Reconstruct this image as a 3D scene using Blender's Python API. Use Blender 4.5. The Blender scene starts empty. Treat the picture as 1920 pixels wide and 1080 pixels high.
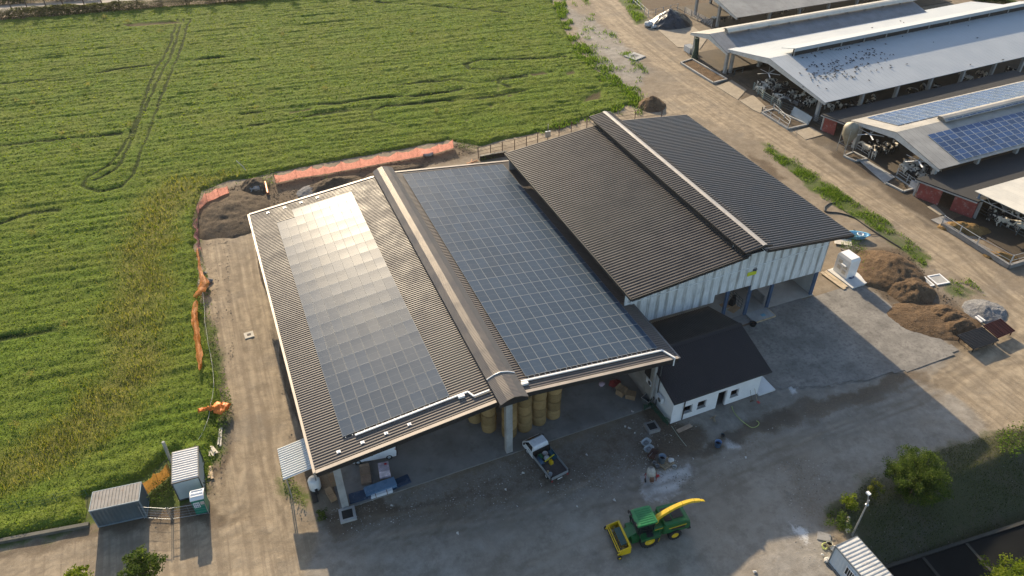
import bpy, math, random
import numpy as np
from mathutils import Vector, Matrix
random.seed(7); RNG = np.random.default_rng(11)
SC = bpy.context.scene; COL = SC.collection
PI = math.pi
def R(d): return math.radians(d)
# ------------------------------------------------------------------ camera
FOC, PITCH, YAW, ROLL, CH = 1383.42, R(38.23986), R(22.52964), R(-0.33016), 57.0
_f = Vector((math.sin(YAW)*math.cos(PITCH), math.cos(YAW)*math.cos(PITCH), -math.sin(PITCH)))
_r = Vector((math.cos(YAW), -math.sin(YAW), 0.0)); _u = _r.cross(_f)
_r2 = math.cos(ROLL)*_r + math.sin(ROLL)*_u; _u2 = math.cos(ROLL)*_u - math.sin(ROLL)*_r
cam = bpy.data.cameras.new('camera'); camo = bpy.data.objects.new('camera', cam); COL.objects.link(camo)
cam.sensor_width = 36; cam.lens = FOC/1920*36; cam.clip_start = 0.5; cam.clip_end = 6000
camo.matrix_world = Matrix(((_r2.x, _u2.x, -_f.x, 0), (_r2.y, _u2.y, -_f.y, 0), (_r2.z, _u2.z, -_f.z, CH), (0, 0, 0, 1)))
SC.camera = camo
def ray(px, py):
    return (px-960)/FOC*_r2 - (py-540)/FOC*_u2 + _f
def at(px, py, z=0.0):
    """surveyed ground position (metres) of a place measured in the photograph, at height z"""
    d = ray(px, py); t = (z-CH)/d.z
    return Vector((d.x*t, d.y*t, z))
def onY(px, py, y):
    d = ray(px, py); t = y/d.y
    return Vector((d.x*t, y, CH+d.z*t))
# ------------------------------------------------------------------ light
SUN_AZ, SUN_EL = 0.0496, R(23.0)
w = bpy.data.worlds.new('World'); SC.world = w; w.use_nodes = True
nt = w.node_tree; nt.nodes.clear()
sky = nt.nodes.new('ShaderNodeTexSky'); sky.sky_type = 'NISHITA'; sky.sun_disc = False
sky.sun_elevation = SUN_EL; sky.sun_rotation = SUN_AZ; sky.air_density = 1.0; sky.dust_density = 1.5; sky.ozone_density = 1.0
bg = nt.nodes.new('ShaderNodeBackground'); bg.inputs['Strength'].default_value = 0.125
wo = nt.nodes.new('ShaderNodeOutputWorld')
nt.links.new(sky.outputs[0], bg.inputs[0]); nt.links.new(bg.outputs[0], wo.inputs[0])
sl = bpy.data.lights.new('sun', 'SUN'); sl.energy = 5.0; sl.angle = R(0.55); sl.color = (1.0, 0.81, 0.56)
so = bpy.data.objects.new('sun', sl); COL.objects.link(so)
sd = Vector((math.sin(SUN_AZ)*math.cos(SUN_EL), math.cos(SUN_AZ)*math.cos(SUN_EL), math.sin(SUN_EL)))
so.rotation_euler = sd.to_track_quat('Z', 'Y').to_euler(); so.location = (0, 0, 120)
SC.view_settings.view_transform = 'Standard'; SC.view_settings.look = 'None'
SC.view_settings.exposure = 0.82; SC.view_settings.gamma = 1.0
# ------------------------------------------------------------------ materials
MATS = {}
class NG:
    def __init__(s, name):
        s.m = bpy.data.materials.new(name); s.m.use_nodes = True; s.t = s.m.node_tree; s.t.nodes.clear()
        s.out = s.t.nodes.new('ShaderNodeOutputMaterial'); MATS[name] = s.m
    def n(s, typ, **kw):
        x = s.t.nodes.new('ShaderNode'+typ)
        for k, v in kw.items():
            if k.startswith('i_'):
                key = k[2:]; key = int(key) if key.isdigit() else key.replace('_', ' ')
                x.inputs[key].default_value = v
            else: setattr(x, k, v)
        return x
    def l(s, a, b): s.t.links.new(a, b)
    def val(s, x, sock):
        if hasattr(x, 'links') or hasattr(x, 'is_linked'): s.l(x, sock)
        else: sock.default_value = x
    def math(s, op, a, b=0.0, c=None, clamp=False):
        x = s.n('Math', operation=op, use_clamp=clamp); s.val(a, x.inputs[0]); s.val(b, x.inputs[1])
        if c is not None: s.val(c, x.inputs[2])
        return x.outputs[0]
    def mix(s, f, a, b):
        x = s.n('Mix', data_type='RGBA'); s.val(f, x.inputs[0])
        for v, k in ((a, 6), (b, 7)):
            if isinstance(v, tuple): x.inputs[k].default_value = (*v[:3], 1)
            else: s.l(v, x.inputs[k])
        return x.outputs[2]
    def noise(s, scale, detail=4, rough=.55, vec=None, out=0):
        x = s.n('TexNoise'); x.inputs['Scale'].default_value = scale; x.inputs['Detail'].default_value = detail; x.inputs['Roughness'].default_value = rough
        if vec is not None: s.l(vec, x.inputs['Vector'])
        return x.outputs[out]
    def ramp(s, f, lo, hi):
        x = s.n('MapRange', interpolation_type='SMOOTHSTEP'); s.l(f, x.inputs[0]); x.inputs[1].default_value = lo; x.inputs[2].default_value = hi
        return x.outputs[0]
    def coord(s, which='Object', scale=None):
        o = s.n('TexCoord').outputs[which]
        if scale:
            m = s.n('Mapping'); m.inputs['Scale'].default_value = scale; s.l(o, m.inputs[0]); return m.outputs[0]
        return o
    def bump(s, h, strength=.3, dist=.05):
        x = s.n('Bump'); x.inputs['Strength'].default_value = strength; x.inputs['Distance'].default_value = dist; s.l(h, x.inputs['Height']); return x.outputs[0]
    def bsdf(s, col, rough=.7, metal=0.0, normal=None, spec=.5, emit=None):
        b = s.n('BsdfPrincipled')
        if isinstance(col, tuple): b.inputs['Base Color'].default_value = (*col[:3], 1)
        else: s.l(col, b.inputs['Base Color'])
        s.val(rough, b.inputs['Roughness']); b.inputs['Metallic'].default_value = metal; b.inputs['Specular IOR Level'].default_value = spec
        if normal is not None: s.l(normal, b.inputs['Normal'])
        return b
    def done(s, b): s.l(b.outputs[0], s.out.inputs[0]); return s.m
def M(name, col, rough=.6, metal=0.0, var=.25, scale=1.5, dirt=None, bump=0.0, spec=.5, coord='Object', rnd=0.0):
    """painted / plain surface with uneven tone and patches of dirt"""
    if name in MATS: return MATS[name]
    g = NG(name); v = g.coord(coord)
    nz = g.ramp(g.noise(scale, 5, .6, v), .3, .7)
    lo = tuple(c*(1-var) for c in col); hi = tuple(min(1, c*(1+var*.5)) for c in col)
    c = g.mix(nz, lo, hi)
    if dirt:
        d = g.ramp(g.noise(scale*2.3, 6, .7, v), .5, .75); c = g.mix(g.math('MULTIPLY', d, dirt[1]), c, dirt[0])
    if rnd:
        oi = g.n('ObjectInfo'); k = g.math('MULTIPLY_ADD', oi.outputs['Random'], rnd*2, 1-rnd)
        hs = g.n('HueSaturation'); g.l(k, hs.inputs['Value']); g.l(c, hs.inputs['Color']); c = hs.outputs[0]
    nrm = g.bump(g.noise(scale*9, 4, .6, v), bump, .03) if bump else None
    r = g.math('MULTIPLY_ADD', nz, .15, rough-.07)
    return g.done(g.bsdf(c, r, metal, nrm, spec))
# ------------------------------------------------------------------ object helpers
def tag(o, label=None, cat=None, group=None, kind=None):
    if label: o['label'] = label
    if cat: o['category'] = cat
    if group: o['group'] = group
    if kind: o['kind'] = kind
    return o
def thing(name, label, cat, loc=(0, 0, 0), rz=0.0, group=None):
    o = bpy.data.objects.new(name, None); COL.objects.link(o); o.location = loc; o.rotation_euler = (0, 0, rz)
    o.empty_display_size = .3
    return tag(o, label, cat, group)
def link(name, me, parent=None):
    o = bpy.data.objects.new(name, me); COL.objects.link(o)
    if parent is not None: o.parent = parent
    return o
def copy_tree(o, parent=None):
    c = o.copy(); COL.objects.link(c)
    if parent is not None: c.parent = parent
    for ch in list(o.children): copy_tree(ch, c)
    return c
class MB:
    """collects shapes, then links them as one mesh object"""
    def __init__(s, org=(0, 0, 0)): s.v = []; s.f = []; s.mi = []; s.sm = []; s.o = Vector(org); s.cur = 0
    def add(s, vs, fs, smooth=False):
        b = len(s.v); s.v += [tuple(Vector(p)-s.o) for p in vs]
        for f in fs: s.f.append(tuple(i+b for i in f)); s.mi.append(s.cur); s.sm.append(smooth)
        return s
    def box(s, c, d, rz=0.0, M3=None, taper=1.0):
        x, y, z = d[0]/2, d[1]/2, d[2]/2; t = taper
        p = [Vector(q) for q in ((-x, -y, -z), (x, -y, -z), (x, y, -z), (-x, y, -z), (-x*t, -y*t, z), (x*t, -y*t, z), (x*t, y*t, z), (-x*t, y*t, z))]
        m = M3 if M3 is not None else Matrix.Rotation(rz, 3, 'Z')
        return s.add([m@q+Vector(c) for q in p], [(0, 3, 2, 1), (4, 5, 6, 7), (0, 1, 5, 4), (1, 2, 6, 5), (2, 3, 7, 6), (3, 0, 4, 7)])
    def bx(s, x0, x1, y0, y1, z0, z1): return s.box(((x0+x1)/2, (y0+y1)/2, (z0+z1)/2), (x1-x0, y1-y0, z1-z0))
    def beam(s, a, b, w, h, up=(0, 0, 1)):
        a = Vector(a); b = Vector(b); d = (b-a); L = d.length; d.normalize(); u = Vector(up)
        sx = d.cross(u)
        if sx.length < 1e-4: sx = d.cross(Vector((1, 0, 0)))
        sx.normalize(); u2 = sx.cross(d)
        m = Matrix((d, sx, u2)).transposed()
        return s.box((a+b)/2, (L, w, h), M3=m)
    def tube(s, pts, r, n=8, cap=True):
        pts = [Vector(p) for p in pts]; k = len(pts); rs = r if isinstance(r, (list, tuple)) else [r]*k
        vs = []; prev = None
        for i, p in enumerate(pts):
            d = (pts[min(i+1, k-1)]-pts[max(i-1, 0)]).normalized()
            if prev is None:
                a = d.cross(Vector((0, 0, 1)))
                if a.length < 1e-3: a = d.cross(Vector((1, 0, 0)))
            else: a = prev-d*prev.dot(d)
            a.normalize(); prev = a; b = d.cross(a)
            for j in range(n):
                t = 2*PI*j/n; vs.append(p+(a*math.cos(t)+b*math.sin(t))*rs[i])
        fs = [(i*n+j, i*n+(j+1) % n, (i+1)*n+(j+1) % n, (i+1)*n+j) for i in range(k-1) for j in range(n)]
        s.add(vs, fs, n > 5)
        if cap:
            s.add(vs[:n], [tuple(range(n))[::-1]]); s.add(vs[-n:], [tuple(range(n))])
        return s
    def lathe(s, prof, c=(0, 0, 0), n=20, axis=(0, 0, 1), smooth=True, caps=True):
        ax = Vector(axis).normalized(); a = ax.orthogonal().normalized(); b = ax.cross(a); vs = []; k = len(prof)
        for r, h in prof:
            for j in range(n):
                t = 2*PI*j/n; vs.append(Vector(c)+ax*h+(a*math.cos(t)+b*math.sin(t))*r)
        s.add(vs, [(i*n+j, i*n+(j+1) % n, (i+1)*n+(j+1) % n, (i+1)*n+j) for i in range(k-1) for j in range(n)], smooth)
        if caps and prof[0][0] > 1e-4: s.add(vs[:n], [tuple(range(n))[::-1]])
        if caps and prof[-1][0] > 1e-4: s.add(vs[-n:], [tuple(range(n))])
        return s
    def quad(s, a, b, c, d): return s.add([a, b, c, d], [(0, 1, 2, 3)])
    def prism(s, poly, z0, z1):
        n = len(poly); vs = [(p[0], p[1], z0) for p in poly]+[(p[0], p[1], z1) for p in poly]
        ar = sum(poly[i][0]*poly[(i+1) % n][1]-poly[(i+1) % n][0]*poly[i][1] for i in range(n))
        fs = [tuple(range(n))[::-1], tuple(range(n, 2*n))]+[(i, (i+1) % n, (i+1) % n+n, i+n) for i in range(n)]
        if ar < 0: fs = [f[::-1] for f in fs]
        return s.add(vs, fs)
    def extrude(s, prof, d):
        """closed 3-D outline pushed along d"""
        n = len(prof); d = Vector(d); vs = [Vector(p) for p in prof]; vs += [p+d for p in vs[:n]]
        return s.add(vs, [tuple(range(n))[::-1], tuple(range(n, 2*n))]+[(i, (i+1) % n, (i+1) % n+n, i+n) for i in range(n)])
    def ribbed(s, a, b, along, pitch, h, flat=.5, thick=.06):
        """ribbed sheet: lower edge starts at a, upper edge at b, ribs run a->b and repeat along 'along'"""
        a = Vector(a); b = Vector(b); al = Vector(along); L = al.length; e = al.normalized(); sl_ = (b-a).normalized()
        nrm = sl_.cross(e);
        if nrm.z < 0: nrm = -nrm
        n = max(1, int(round(L/pitch))); p = L/n; prof = []
        for i in range(n):
            x = i*p; prof += [(x, 0), (x+p*flat, 0), (x+p*(flat+.1), h), (x+p*.9, h)]
        prof.append((L, 0)); k = len(prof)
        vs = [a+e*x+nrm*y for x, y in prof]+[b+e*x+nrm*y for x, y in prof]
        s.add(vs, [(i, i+1, i+1+k, i+k) for i in range(k-1)])
        t = -nrm*thick; q = [a+t, a+al+t, b+al+t, b+t]; q2 = [a, a+al, b+al, b]
        s.add(q+q2, [(0, 1, 2, 3), (0, 1, 5, 4), (1, 2, 6, 5), (2, 3, 7, 6), (3, 0, 4, 7)])
        return s
    def build(s, name, mats, parent=None):
        me = bpy.data.meshes.new(name); me.from_pydata(s.v, [], s.f)
        for m in (mats if isinstance(mats, (list, tuple)) else [mats]): me.materials.append(m)
        me.polygons.foreach_set('material_index', s.mi); me.polygons.foreach_set('use_smooth', s.sm); me.update()
        return link(name, me, parent)
def npmesh(name, V, F, mats, mi=None, smooth=False, attrs=None, uv=None):
    """V (n,3) F (m,k) numpy -> mesh"""
    me = bpy.data.meshes.new(name); n = len(V); m, k = F.shape
    me.vertices.add(n); me.vertices.foreach_set('co', V.astype(np.float32).ravel())
    me.loops.add(m*k); me.loops.foreach_set('vertex_index', F.astype(np.int32).ravel())
    me.polygons.add(m); me.polygons.foreach_set('loop_start', np.arange(0, m*k, k, dtype=np.int32))
    for mt in (mats if isinstance(mats, (list, tuple)) else [mats]): me.materials.append(mt)
    if mi is not None: me.polygons.foreach_set('material_index', mi.astype(np.int32))
    me.polygons.foreach_set('use_smooth', np.full(m, smooth))
    me.update(calc_edges=True)
    for nm, arr in (attrs or {}).items():
        if arr.ndim == 2:
            a = me.attributes.new(nm, 'FLOAT_COLOR', 'POINT'); a.data.foreach_set('color', arr.astype(np.float32).ravel())
        else:
            a = me.attributes.new(nm, 'FLOAT', 'POINT'); a.data.foreach_set('value', arr.astype(np.float32))
    if uv is not None:
        l = me.uv_layers.new(name='UVMap'); l.data.foreach_set('uv', uv[F.ravel()].astype(np.float32).ravel())
    return me
# ------------------------------------------------------------------ numpy noise and masks
def vnoise(x, y, scale, seed=0):
    r = np.random.default_rng(seed).random((256, 256)); x = x*scale; y = y*scale
    xi = np.floor(x).astype(int); yi = np.floor(y).astype(int); fx = x-xi; fy = y-yi
    fx = fx*fx*(3-2*fx); fy = fy*fy*(3-2*fy); g = lambda a, b: r[a % 256, b % 256]
    return (g(xi, yi)*(1-fx)+g(xi+1, yi)*fx)*(1-fy)+(g(xi, yi+1)*(1-fx)+g(xi+1, yi+1)*fx)*fy
def fbm(x, y, scale, seed=0, oct=4):
    t = 0; a = .5; s = 0
    for i in range(oct): t = t+a*vnoise(x, y, scale*2**i, seed+i*17); s += a; a *= .55
    return t/s
def sdist(X, Y, poly):
    """signed distance to polygon, positive inside"""
    P = np.array([(p[0], p[1]) for p in poly]); n = len(P); d = np.full(X.shape, 1e9); ins = np.zeros(X.shape, bool)
    for i in range(n):
        a = P[i]; b = P[(i+1) % n]; e = b-a; t = np.clip(((X-a[0])*e[0]+(Y-a[1])*e[1])/(e@e+1e-12), 0, 1)
        d = np.minimum(d, (X-a[0]-e[0]*t)**2+(Y-a[1]-e[1]*t)**2)
        if a[1] != b[1]:
            c = ((a[1] > Y) != (b[1] > Y)) & (X < (b[0]-a[0])*(Y-a[1])/(b[1]-a[1])+a[0]); ins ^= c
    return np.where(ins, 1, -1)*np.sqrt(d)
def ldist(X, Y, line):
    P = np.array([(p[0], p[1]) for p in line]); d = np.full(X.shape, 1e9)
    for a, b in zip(P[:-1], P[1:]):
        e = b-a; t = np.clip(((X-a[0])*e[0]+(Y-a[1])*e[1])/(e@e+1e-12), 0, 1)
        d = np.minimum(d, (X-a[0]-e[0]*t)**2+(Y-a[1]-e[1]*t)**2)
    return np.sqrt(d)
def px(*pts): return [at(*p) for p in pts]
def smooth01(t): t = np.clip(t, 0, 1); return t*t*(3-2*t)
def zone(X, Y, polys, wd=1.0):
    m = np.zeros(X.shape)
    for p in polys: m = np.maximum(m, smooth01(sdist(X, Y, p)/wd*.5+.5))
    return m
# ================================================================== GROUND
def road_material():
    g = NG('dirt_ground'); v = g.coord('Object')
    a1 = g.n('VertexColor', layer_name='m1'); s1 = g.n('SeparateColor'); g.l(a1.outputs[0], s1.inputs[0])
    a2 = g.n('VertexColor', layer_name='m2'); s2 = g.n('SeparateColor'); g.l(a2.outputs[0], s2.inputs[0])
    nb = g.noise(.11, 6, .6, v); nm = g.noise(.9, 6, .65, v); nf = g.noise(6, 5, .7, v); nff = g.noise(22, 3, .7, v)
    mixn = g.math('ADD', g.math('MULTIPLY', nm, .55), g.math('MULTIPLY', nf, .45))
    def msk(s, k=1.3, n=mixn): return g.ramp(g.math('ADD', s, g.math('MULTIPLY', g.math('SUBTRACT', n, .5), k*1.5)), .22, .80)
    fine = g.ramp(nf, .25, .75); mid = g.ramp(nm, .3, .72); big = g.ramp(nb, .35, .68)
    base = g.mix(mid, (.21, .168, .118), (.285, .235, .172))
    pale = g.mix(mid, (.265, .212, .145), (.395, .322, .226)); grey = g.mix(mid, (.215, .200, .175), (.325, .302, .265))
    brown = g.mix(fine, (.062, .044, .028), (.135, .098, .064)); green = g.mix(fine, (.045, .07, .014), (.10, .13, .03))
    c = g.mix(msk(a1.outputs[1]), base, grey)
    c = g.mix(g.math('MULTIPLY', big, .55), c, (.165, .135, .10))
    c = g.mix(msk(s1.outputs[0]), c, pale)
    c = g.mix(g.math('MULTIPLY', msk(s1.outputs[1], 1.4), .88), c, brown)
    c = g.mix(msk(s1.outputs[2], 1.3), c, green)
    c = g.mix(g.math('MULTIPLY', msk(s2.outputs[0], 1.35), .92), c, (.60, .60, .59))
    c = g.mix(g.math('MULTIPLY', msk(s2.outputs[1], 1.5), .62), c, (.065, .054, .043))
    c = g.mix(g.math('MULTIPLY', s2.outputs[2], .78), c, (.105, .084, .060)); c = g.mix(g.math('MULTIPLY', a2.outputs[1], .55), c, (.39, .325, .235))
    blot = g.ramp(g.noise(.33, 8, .76, v), .47, .62); c = g.mix(g.math('MULTIPLY', blot, .36), c, (.125, .10, .072)); wet = g.ramp(g.noise(.07, 5, .7, g.coord('Object', (1, 1.7, 1))), .5, .68); c = g.mix(g.math('MULTIPLY', wet, .35), c, (.15, .14, .125))
    sk = g.noise(1.7, 4, .6, g.coord('Object', (1.0, .045, 1.0))); sk2 = g.math('MULTIPLY', g.math('MULTIPLY', g.ramp(sk, .46, .60), msk(s1.outputs[0])), .5); c = g.mix(sk2, c, (.175, .138, .098))
    # scattered stones and stray straw
    vo = g.n('TexVoronoi', feature='F1'); vo.inputs['Scale'].default_value = 2.6; g.l(v, vo.inputs['Vector'])
    st = g.math('LESS_THAN', vo.outputs['Distance'], .085); sel = g.math('GREATER_THAN', g.noise(.6, 3, .6, v), .56)
    c = g.mix(g.math('MULTIPLY', g.math('MULTIPLY', st, sel), .7), c, (.42, .39, .34))
    k = g.math('MULTIPLY_ADD', nff, .5, .75); hs = g.n('HueSaturation'); g.l(k, hs.inputs['Value']); g.l(c, hs.inputs['Color'])
    h = g.math('ADD', g.math('MULTIPLY', nf, .5), g.math('ADD', nm, g.math('MULTIPLY', nff, .25)))
    return g.done(g.bsdf(hs.outputs[0], .92, 0, g.bump(h, .55, .10), .2))
GM = road_material()
P_ROAD = [px((1092, -12), (1150, -12), (1205, 60), (1290, 118), (1345, 165), (1480, 245), (1560, 320), (1700, 392), (1775, 440), (1905, 548), (1990, 600), (2000, 780), (1862, 806), (1745, 705), (1806, 664), (1838, 600), (1822, 560), (1745, 492), (1600, 388), (1440, 270), (1240, 130), (1150, 60)),
          px((850, 275), (905, 288), (1130, 232), (1225, 215), (1300, 215), (1430, 268), (1300, 175), (1200, 192), (1010, 247), (900, 272)),
          px((385, 450), (430, 432), (500, 430), (520, 520), (540, 640), (552, 760), (535, 860), (560, 960), (605, 992), (565, 1100), (-80, 1110), (-80, 1030), (0, 1014), (170, 990), (390, 968), (398, 900), (424, 760), (404, 640), (388, 520))]
P_YARD = [px((556, 955), (650, 955), (960, 855), (1250, 772), (1430, 700), (1565, 548), (1605, 530), (1806, 664), (1745, 705), (1862, 806), (1740, 852), (1650, 882), (1562, 960), (1556, 1010), (1620, 1110), (560, 1110), (605, 990))]
P_BROWN = [px((-60, 1040), (160, 992), (275, 968), (330, 935), (400, 960), (480, 958), (400, 985), (160, 1008), (-60, 1060)), px((396, 700), (408, 760), (402, 900), (425, 900), (432, 760), (410, 690)), px((372, 380), (440, 348), (520, 338), (700, 305), (850, 268), (905, 286), (700, 335), (470, 405), (482, 425), (400, 436)),
           px((1590, 470), (1700, 465), (1765, 545), (1835, 590), (1845, 650), (1790, 655), (1640, 548)),
           px((498, 480), (516, 480), (552, 640), (590, 810), (560, 820), (530, 640)),
           px((1200, 765), (1310, 800), (1335, 840), (1300, 865), (1215, 850)), px((1290, 862), (1400, 800), (1560, 735), (1740, 690), (1745, 708), (1560, 775), (1400, 835), (1330, 868)),
           px((600, 960), (700, 930), (760, 960), (640, 1000)),
           px((1440, 50), (1330, 150), (1470, 225), (1560, 250), (1560, 290), (1630, 330), (1720, 400), (1800, 430), (1930, 500), (1990, 380), (1700, 200)), px((1190, 0), (1240, 40), (1340, 20), (1330, -30), (1180, -30)),
           px((1405, 285), (1440, 300), (1475, 340), (1450, 345))]
P_DARK = [px((508, 600), (530, 620), (575, 760), (605, 850), (572, 850), (540, 740)), px((1225, 1075), (1255, 1060), (1262, 1045), (1238, 1038), (1225, 1052)), px((560, 860), (600, 850), (610, 930), (585, 930)), px((1420, 800), (1480, 770), (1500, 785), (1440, 815)), px((1295, 855), (1385, 815), (1400, 835), (1310, 868)),  # first polygon paints the eave shadow wider along the barn's left side
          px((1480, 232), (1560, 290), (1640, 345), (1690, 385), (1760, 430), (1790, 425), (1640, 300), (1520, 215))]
P_WHITE = [px((1202, 890), (1255, 882), (1300, 880), (1312, 900), (1270, 925), (1215, 945), (1205, 915)), px((1282, 895), (1292, 875), (1305, 885), (1310, 905)), px((1466, 722), (1478, 722), (1498, 742), (1488, 746)), px((1345, 845), (1365, 835), (1385, 845), (1365, 858)), px((1490, 985), (1520, 1000), (1515, 1035), (1500, 1020))]
P_GRASS = [px((1060, -10), (1095, -10), (1150, 60), (1215, 135), (1200, 190), (1140, 150), (1100, 100), (1085, 50)), px((1150, -10), (1195, -10), (1215, 35), (1195, 45)), px((1425, 268), (1445, 275), (1560, 350), (1660, 410), (1755, 490), (1735, 500), (1640, 430), (1530, 365)), px((1780, 520), (1830, 540), (1850, 555), (1790, 550)),
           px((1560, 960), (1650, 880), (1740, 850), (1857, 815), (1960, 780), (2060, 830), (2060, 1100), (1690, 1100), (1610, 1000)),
           px((526, 880), (560, 900), (575, 945), (545, 930)), px((395, 380), (372, 400), (380, 560), (405, 650), (425, 760), (405, 850), (380, 930), (330, 960), (270, 960), (160, 990), (-60, 1040), (-60, 960), (300, 860), (380, 760), (350, 560))]
P_DARK.append(P_GRASS[4])  # shade of the bank painted into the ground colour
P_GREY = P_YARD + [px((1050, 0), (1150, 60), (1215, 130), (1190, 190), (1130, 140)), px((540, 350), (600, 340), (640, 350), (560, 385))]
RUTS = [px((420, 440), (432, 600), (445, 750), (452, 880), (415, 990)), px((462, 440), (478, 600), (492, 750), (500, 880), (545, 985)), px((440, 450), (455, 600), (470, 750), (478, 900), (480, 980), (420, 1010)),
        px((505, 480), (530, 640), (540, 760), (532, 840)), px((-40, 1062), (300, 1030), (560, 1012), (900, 965), (1250, 905), (1500, 832), (1750, 722), (1905, 622)), px((-40, 1092), (300, 1062), (700, 1020), (1000, 975), (1300, 915), (1550, 840), (1800, 730), (1925, 660)),
        px((1115, 0), (1200, 90), (1300, 165), (1450, 255), (1600, 362), (1750, 455), (1850, 540), (1890, 620), (1850, 690)), px((1130, 0), (1215, 75), (1330, 160), (1500, 265), (1650, 370), (1780, 452), (1900, 570)), px((1765, 690), (1830, 655), (1870, 600), (1850, 555), (1800, 520)), px((1600, 800), (1720, 740), (1830, 690), (1920, 680)),
        px((860, 285), (1000, 258), (1130, 226)), px((560, 985), (700, 985), (1000, 930), (1100, 880)), px((1000, 1080), (1200, 1000), (1400, 900), (1600, 800)), px((1385, 640), (1480, 640), (1600, 690)), px((410, 960), (440, 930), (450, 890)), px((400, 975), (450, 950), (470, 900))]
P_SWEEP = px((-80, 1050), (300, 1010), (600, 1002), (1000, 962), (1250, 885), (1480, 805), (1640, 722), (1740, 708), (1862, 806), (1640, 888), (1500, 965), (1420, 1100), (-80, 1120))
P_TINT = [px((640, 965), (950, 862), (1200, 782), (1235, 860), (1150, 930), (960, 952), (700, 990)), px((1330, 850), (1420, 815), (1470, 770), (1560, 740), (1500, 790), (1400, 870)), px((1440, 860), (1560, 860), (1570, 980), (1480, 960))]
def dirt_masks(X, Y):
    n = X.shape[0]; m1 = np.zeros((n, 4)); m2 = np.zeros((n, 4)); 
    wob = (fbm(X, Y, .35, 5)-.5)*3.0; wob2 = (fbm(X, Y, .35, 9)-.5)*3.0; Xw = X+wob; Yw = Y+wob2
    m1[:, 0] = zone(Xw, Yw, P_ROAD, 1.6)*.9; m1[:, 1] = zone(Xw, Yw, P_BROWN, 1.2); m1[:, 2] = zone(Xw, Yw, P_GRASS[1:], 1.2); m1[:, 3] = zone(Xw, Yw, P_GREY, 2.0)
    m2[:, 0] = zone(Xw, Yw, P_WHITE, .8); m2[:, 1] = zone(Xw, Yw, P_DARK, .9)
    ru = np.zeros(n)
    li = np.zeros(n); rr = random.Random(4)
    for i, l in enumerate(RUTS):
        dx = abs(l[-1].x-l[0].x); dy = abs(l[-1].y-l[0].y); ox, oy = (0, 1) if dx > dy else (1, 0)
        for off in (-1.35, -.95, -.5, 0, .38, .8, 1.2):
            f = ldist(X+off*ox+wob*.10, Y+off*oy+wob2*.10, l); st = rr.uniform(.15, 1.0); wd = rr.uniform(.16, .30); e = np.exp(-(f/wd)**2)*st*(.25+.75*vnoise(X, Y, .22, i*7+int(off*10)+40))
            if rr.random() < .6: ru = np.maximum(ru, e)
            else: li = np.maximum(li, e)
    m2[:, 3] = np.maximum(li, .62*zone(Xw, Yw, [P_SWEEP], 3.5)*(.55+.9*(fbm(X, Y, .09, 15)-.3)))
    m1[:, 1] = np.maximum(m1[:, 1], .52*zone(Xw, Yw, P_TINT, 2.5))
    m2[:, 2] = ru
    return m1, m2
def bank(X, Y):
    return -np.clip((24.3-Y)*.62, 0, 3.2)*smooth01((X-41.2)/2.0)
def build_ground():
    st = .3; x0, x1, y0, y1 = -46, 192, 8, 232
    xs = np.arange(x0, x1+.01, st); ys = np.arange(y0, y1+.01, st); X, Y = np.meshgrid(xs, ys); X = X.ravel(); Y = Y.ravel()
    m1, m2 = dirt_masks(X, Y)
    Z = -.09*fbm(X, Y, .5, 3)-.05*m2[:, 2]-.012+bank(X, Y)
    nx, ny = len(xs), len(ys); i = np.arange(nx*ny).reshape(ny, nx)
    F = np.stack([i[:-1, :-1], i[:-1, 1:], i[1:, 1:], i[1:, :-1]], -1).reshape(-1, 4)
    V = np.stack([X, Y, Z], 1); cx = X[F].mean(1); cy = Y[F].mean(1)
    road = np.max([sdist(cx, cy, p) for p in P_ROAD], 0) > 0; yard = (sdist(cx, cy, P_YARD[0]) > 0) & ~road
    for nm, sel in (('ground', ~road & ~yard), ('dirt_road', road), ('farmyard', yard)):
        f = F[sel]; used, inv = np.unique(f.ravel(), return_inverse=True); v = V[used]; a1 = m1[used]; a2 = m2[used]; f = inv.reshape(-1, 4)
        if nm == 'ground':      # the rest of the sheet, out to the horizon
            B = 3000; z = -.08; n = len(v)
            ev = np.array([(-B, -B, z), (B, -B, z), (B, y0, z), (-B, y0, z), (-B, y1, z), (B, y1, z), (B, B, z), (-B, B, z), (x0, y0, z), (x0, y1, z), (x1, y0, z), (x1, y1, z)])
            ef = np.array([(0, 1, 2, 3), (4, 5, 6, 7), (3, 8, 9, 4), (10, 2, 5, 11)])+n
            v = np.vstack([v, ev]); f = np.vstack([f, ef]); e = np.zeros((12, 4)); e[:, 2] = .8; a1 = np.vstack([a1, e]); a2 = np.vstack([a2, np.zeros((12, 4))])
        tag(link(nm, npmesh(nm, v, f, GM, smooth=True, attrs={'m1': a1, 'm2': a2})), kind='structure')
build_ground()
# ================================================================== CROP FIELD
def leaf_material(name, cols, trans=.5, rough=.75):
    g = NG(name); a = g.n('Attribute', attribute_name='rnd'); r = g.n('ValToRGB'); g.l(a.outputs['Fac'], r.inputs[0])
    el = r.color_ramp.elements
    while len(el) < len(cols): el.new(.5)
    for i, c in enumerate(cols): el[i].position = i/(len(cols)-1); el[i].color = (*c, 1)
    b = g.bsdf(r.outputs[0], rough, 0, None, .12); t = g.n('BsdfTranslucent')
    h = g.n('HueSaturation'); h.inputs['Value'].default_value = 1.5; h.inputs['Saturation'].default_value = 1.1; g.l(r.outputs[0], h.inputs['Color']); g.l(h.outputs[0], t.inputs[0])
    mx = g.n('MixShader'); mx.inputs[0].default_value = trans; g.l(b.outputs[0], mx.inputs[1]); g.l(t.outputs[0], mx.inputs[2]); g.l(mx.outputs[0], g.out.inputs[0])
    return g.m
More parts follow.
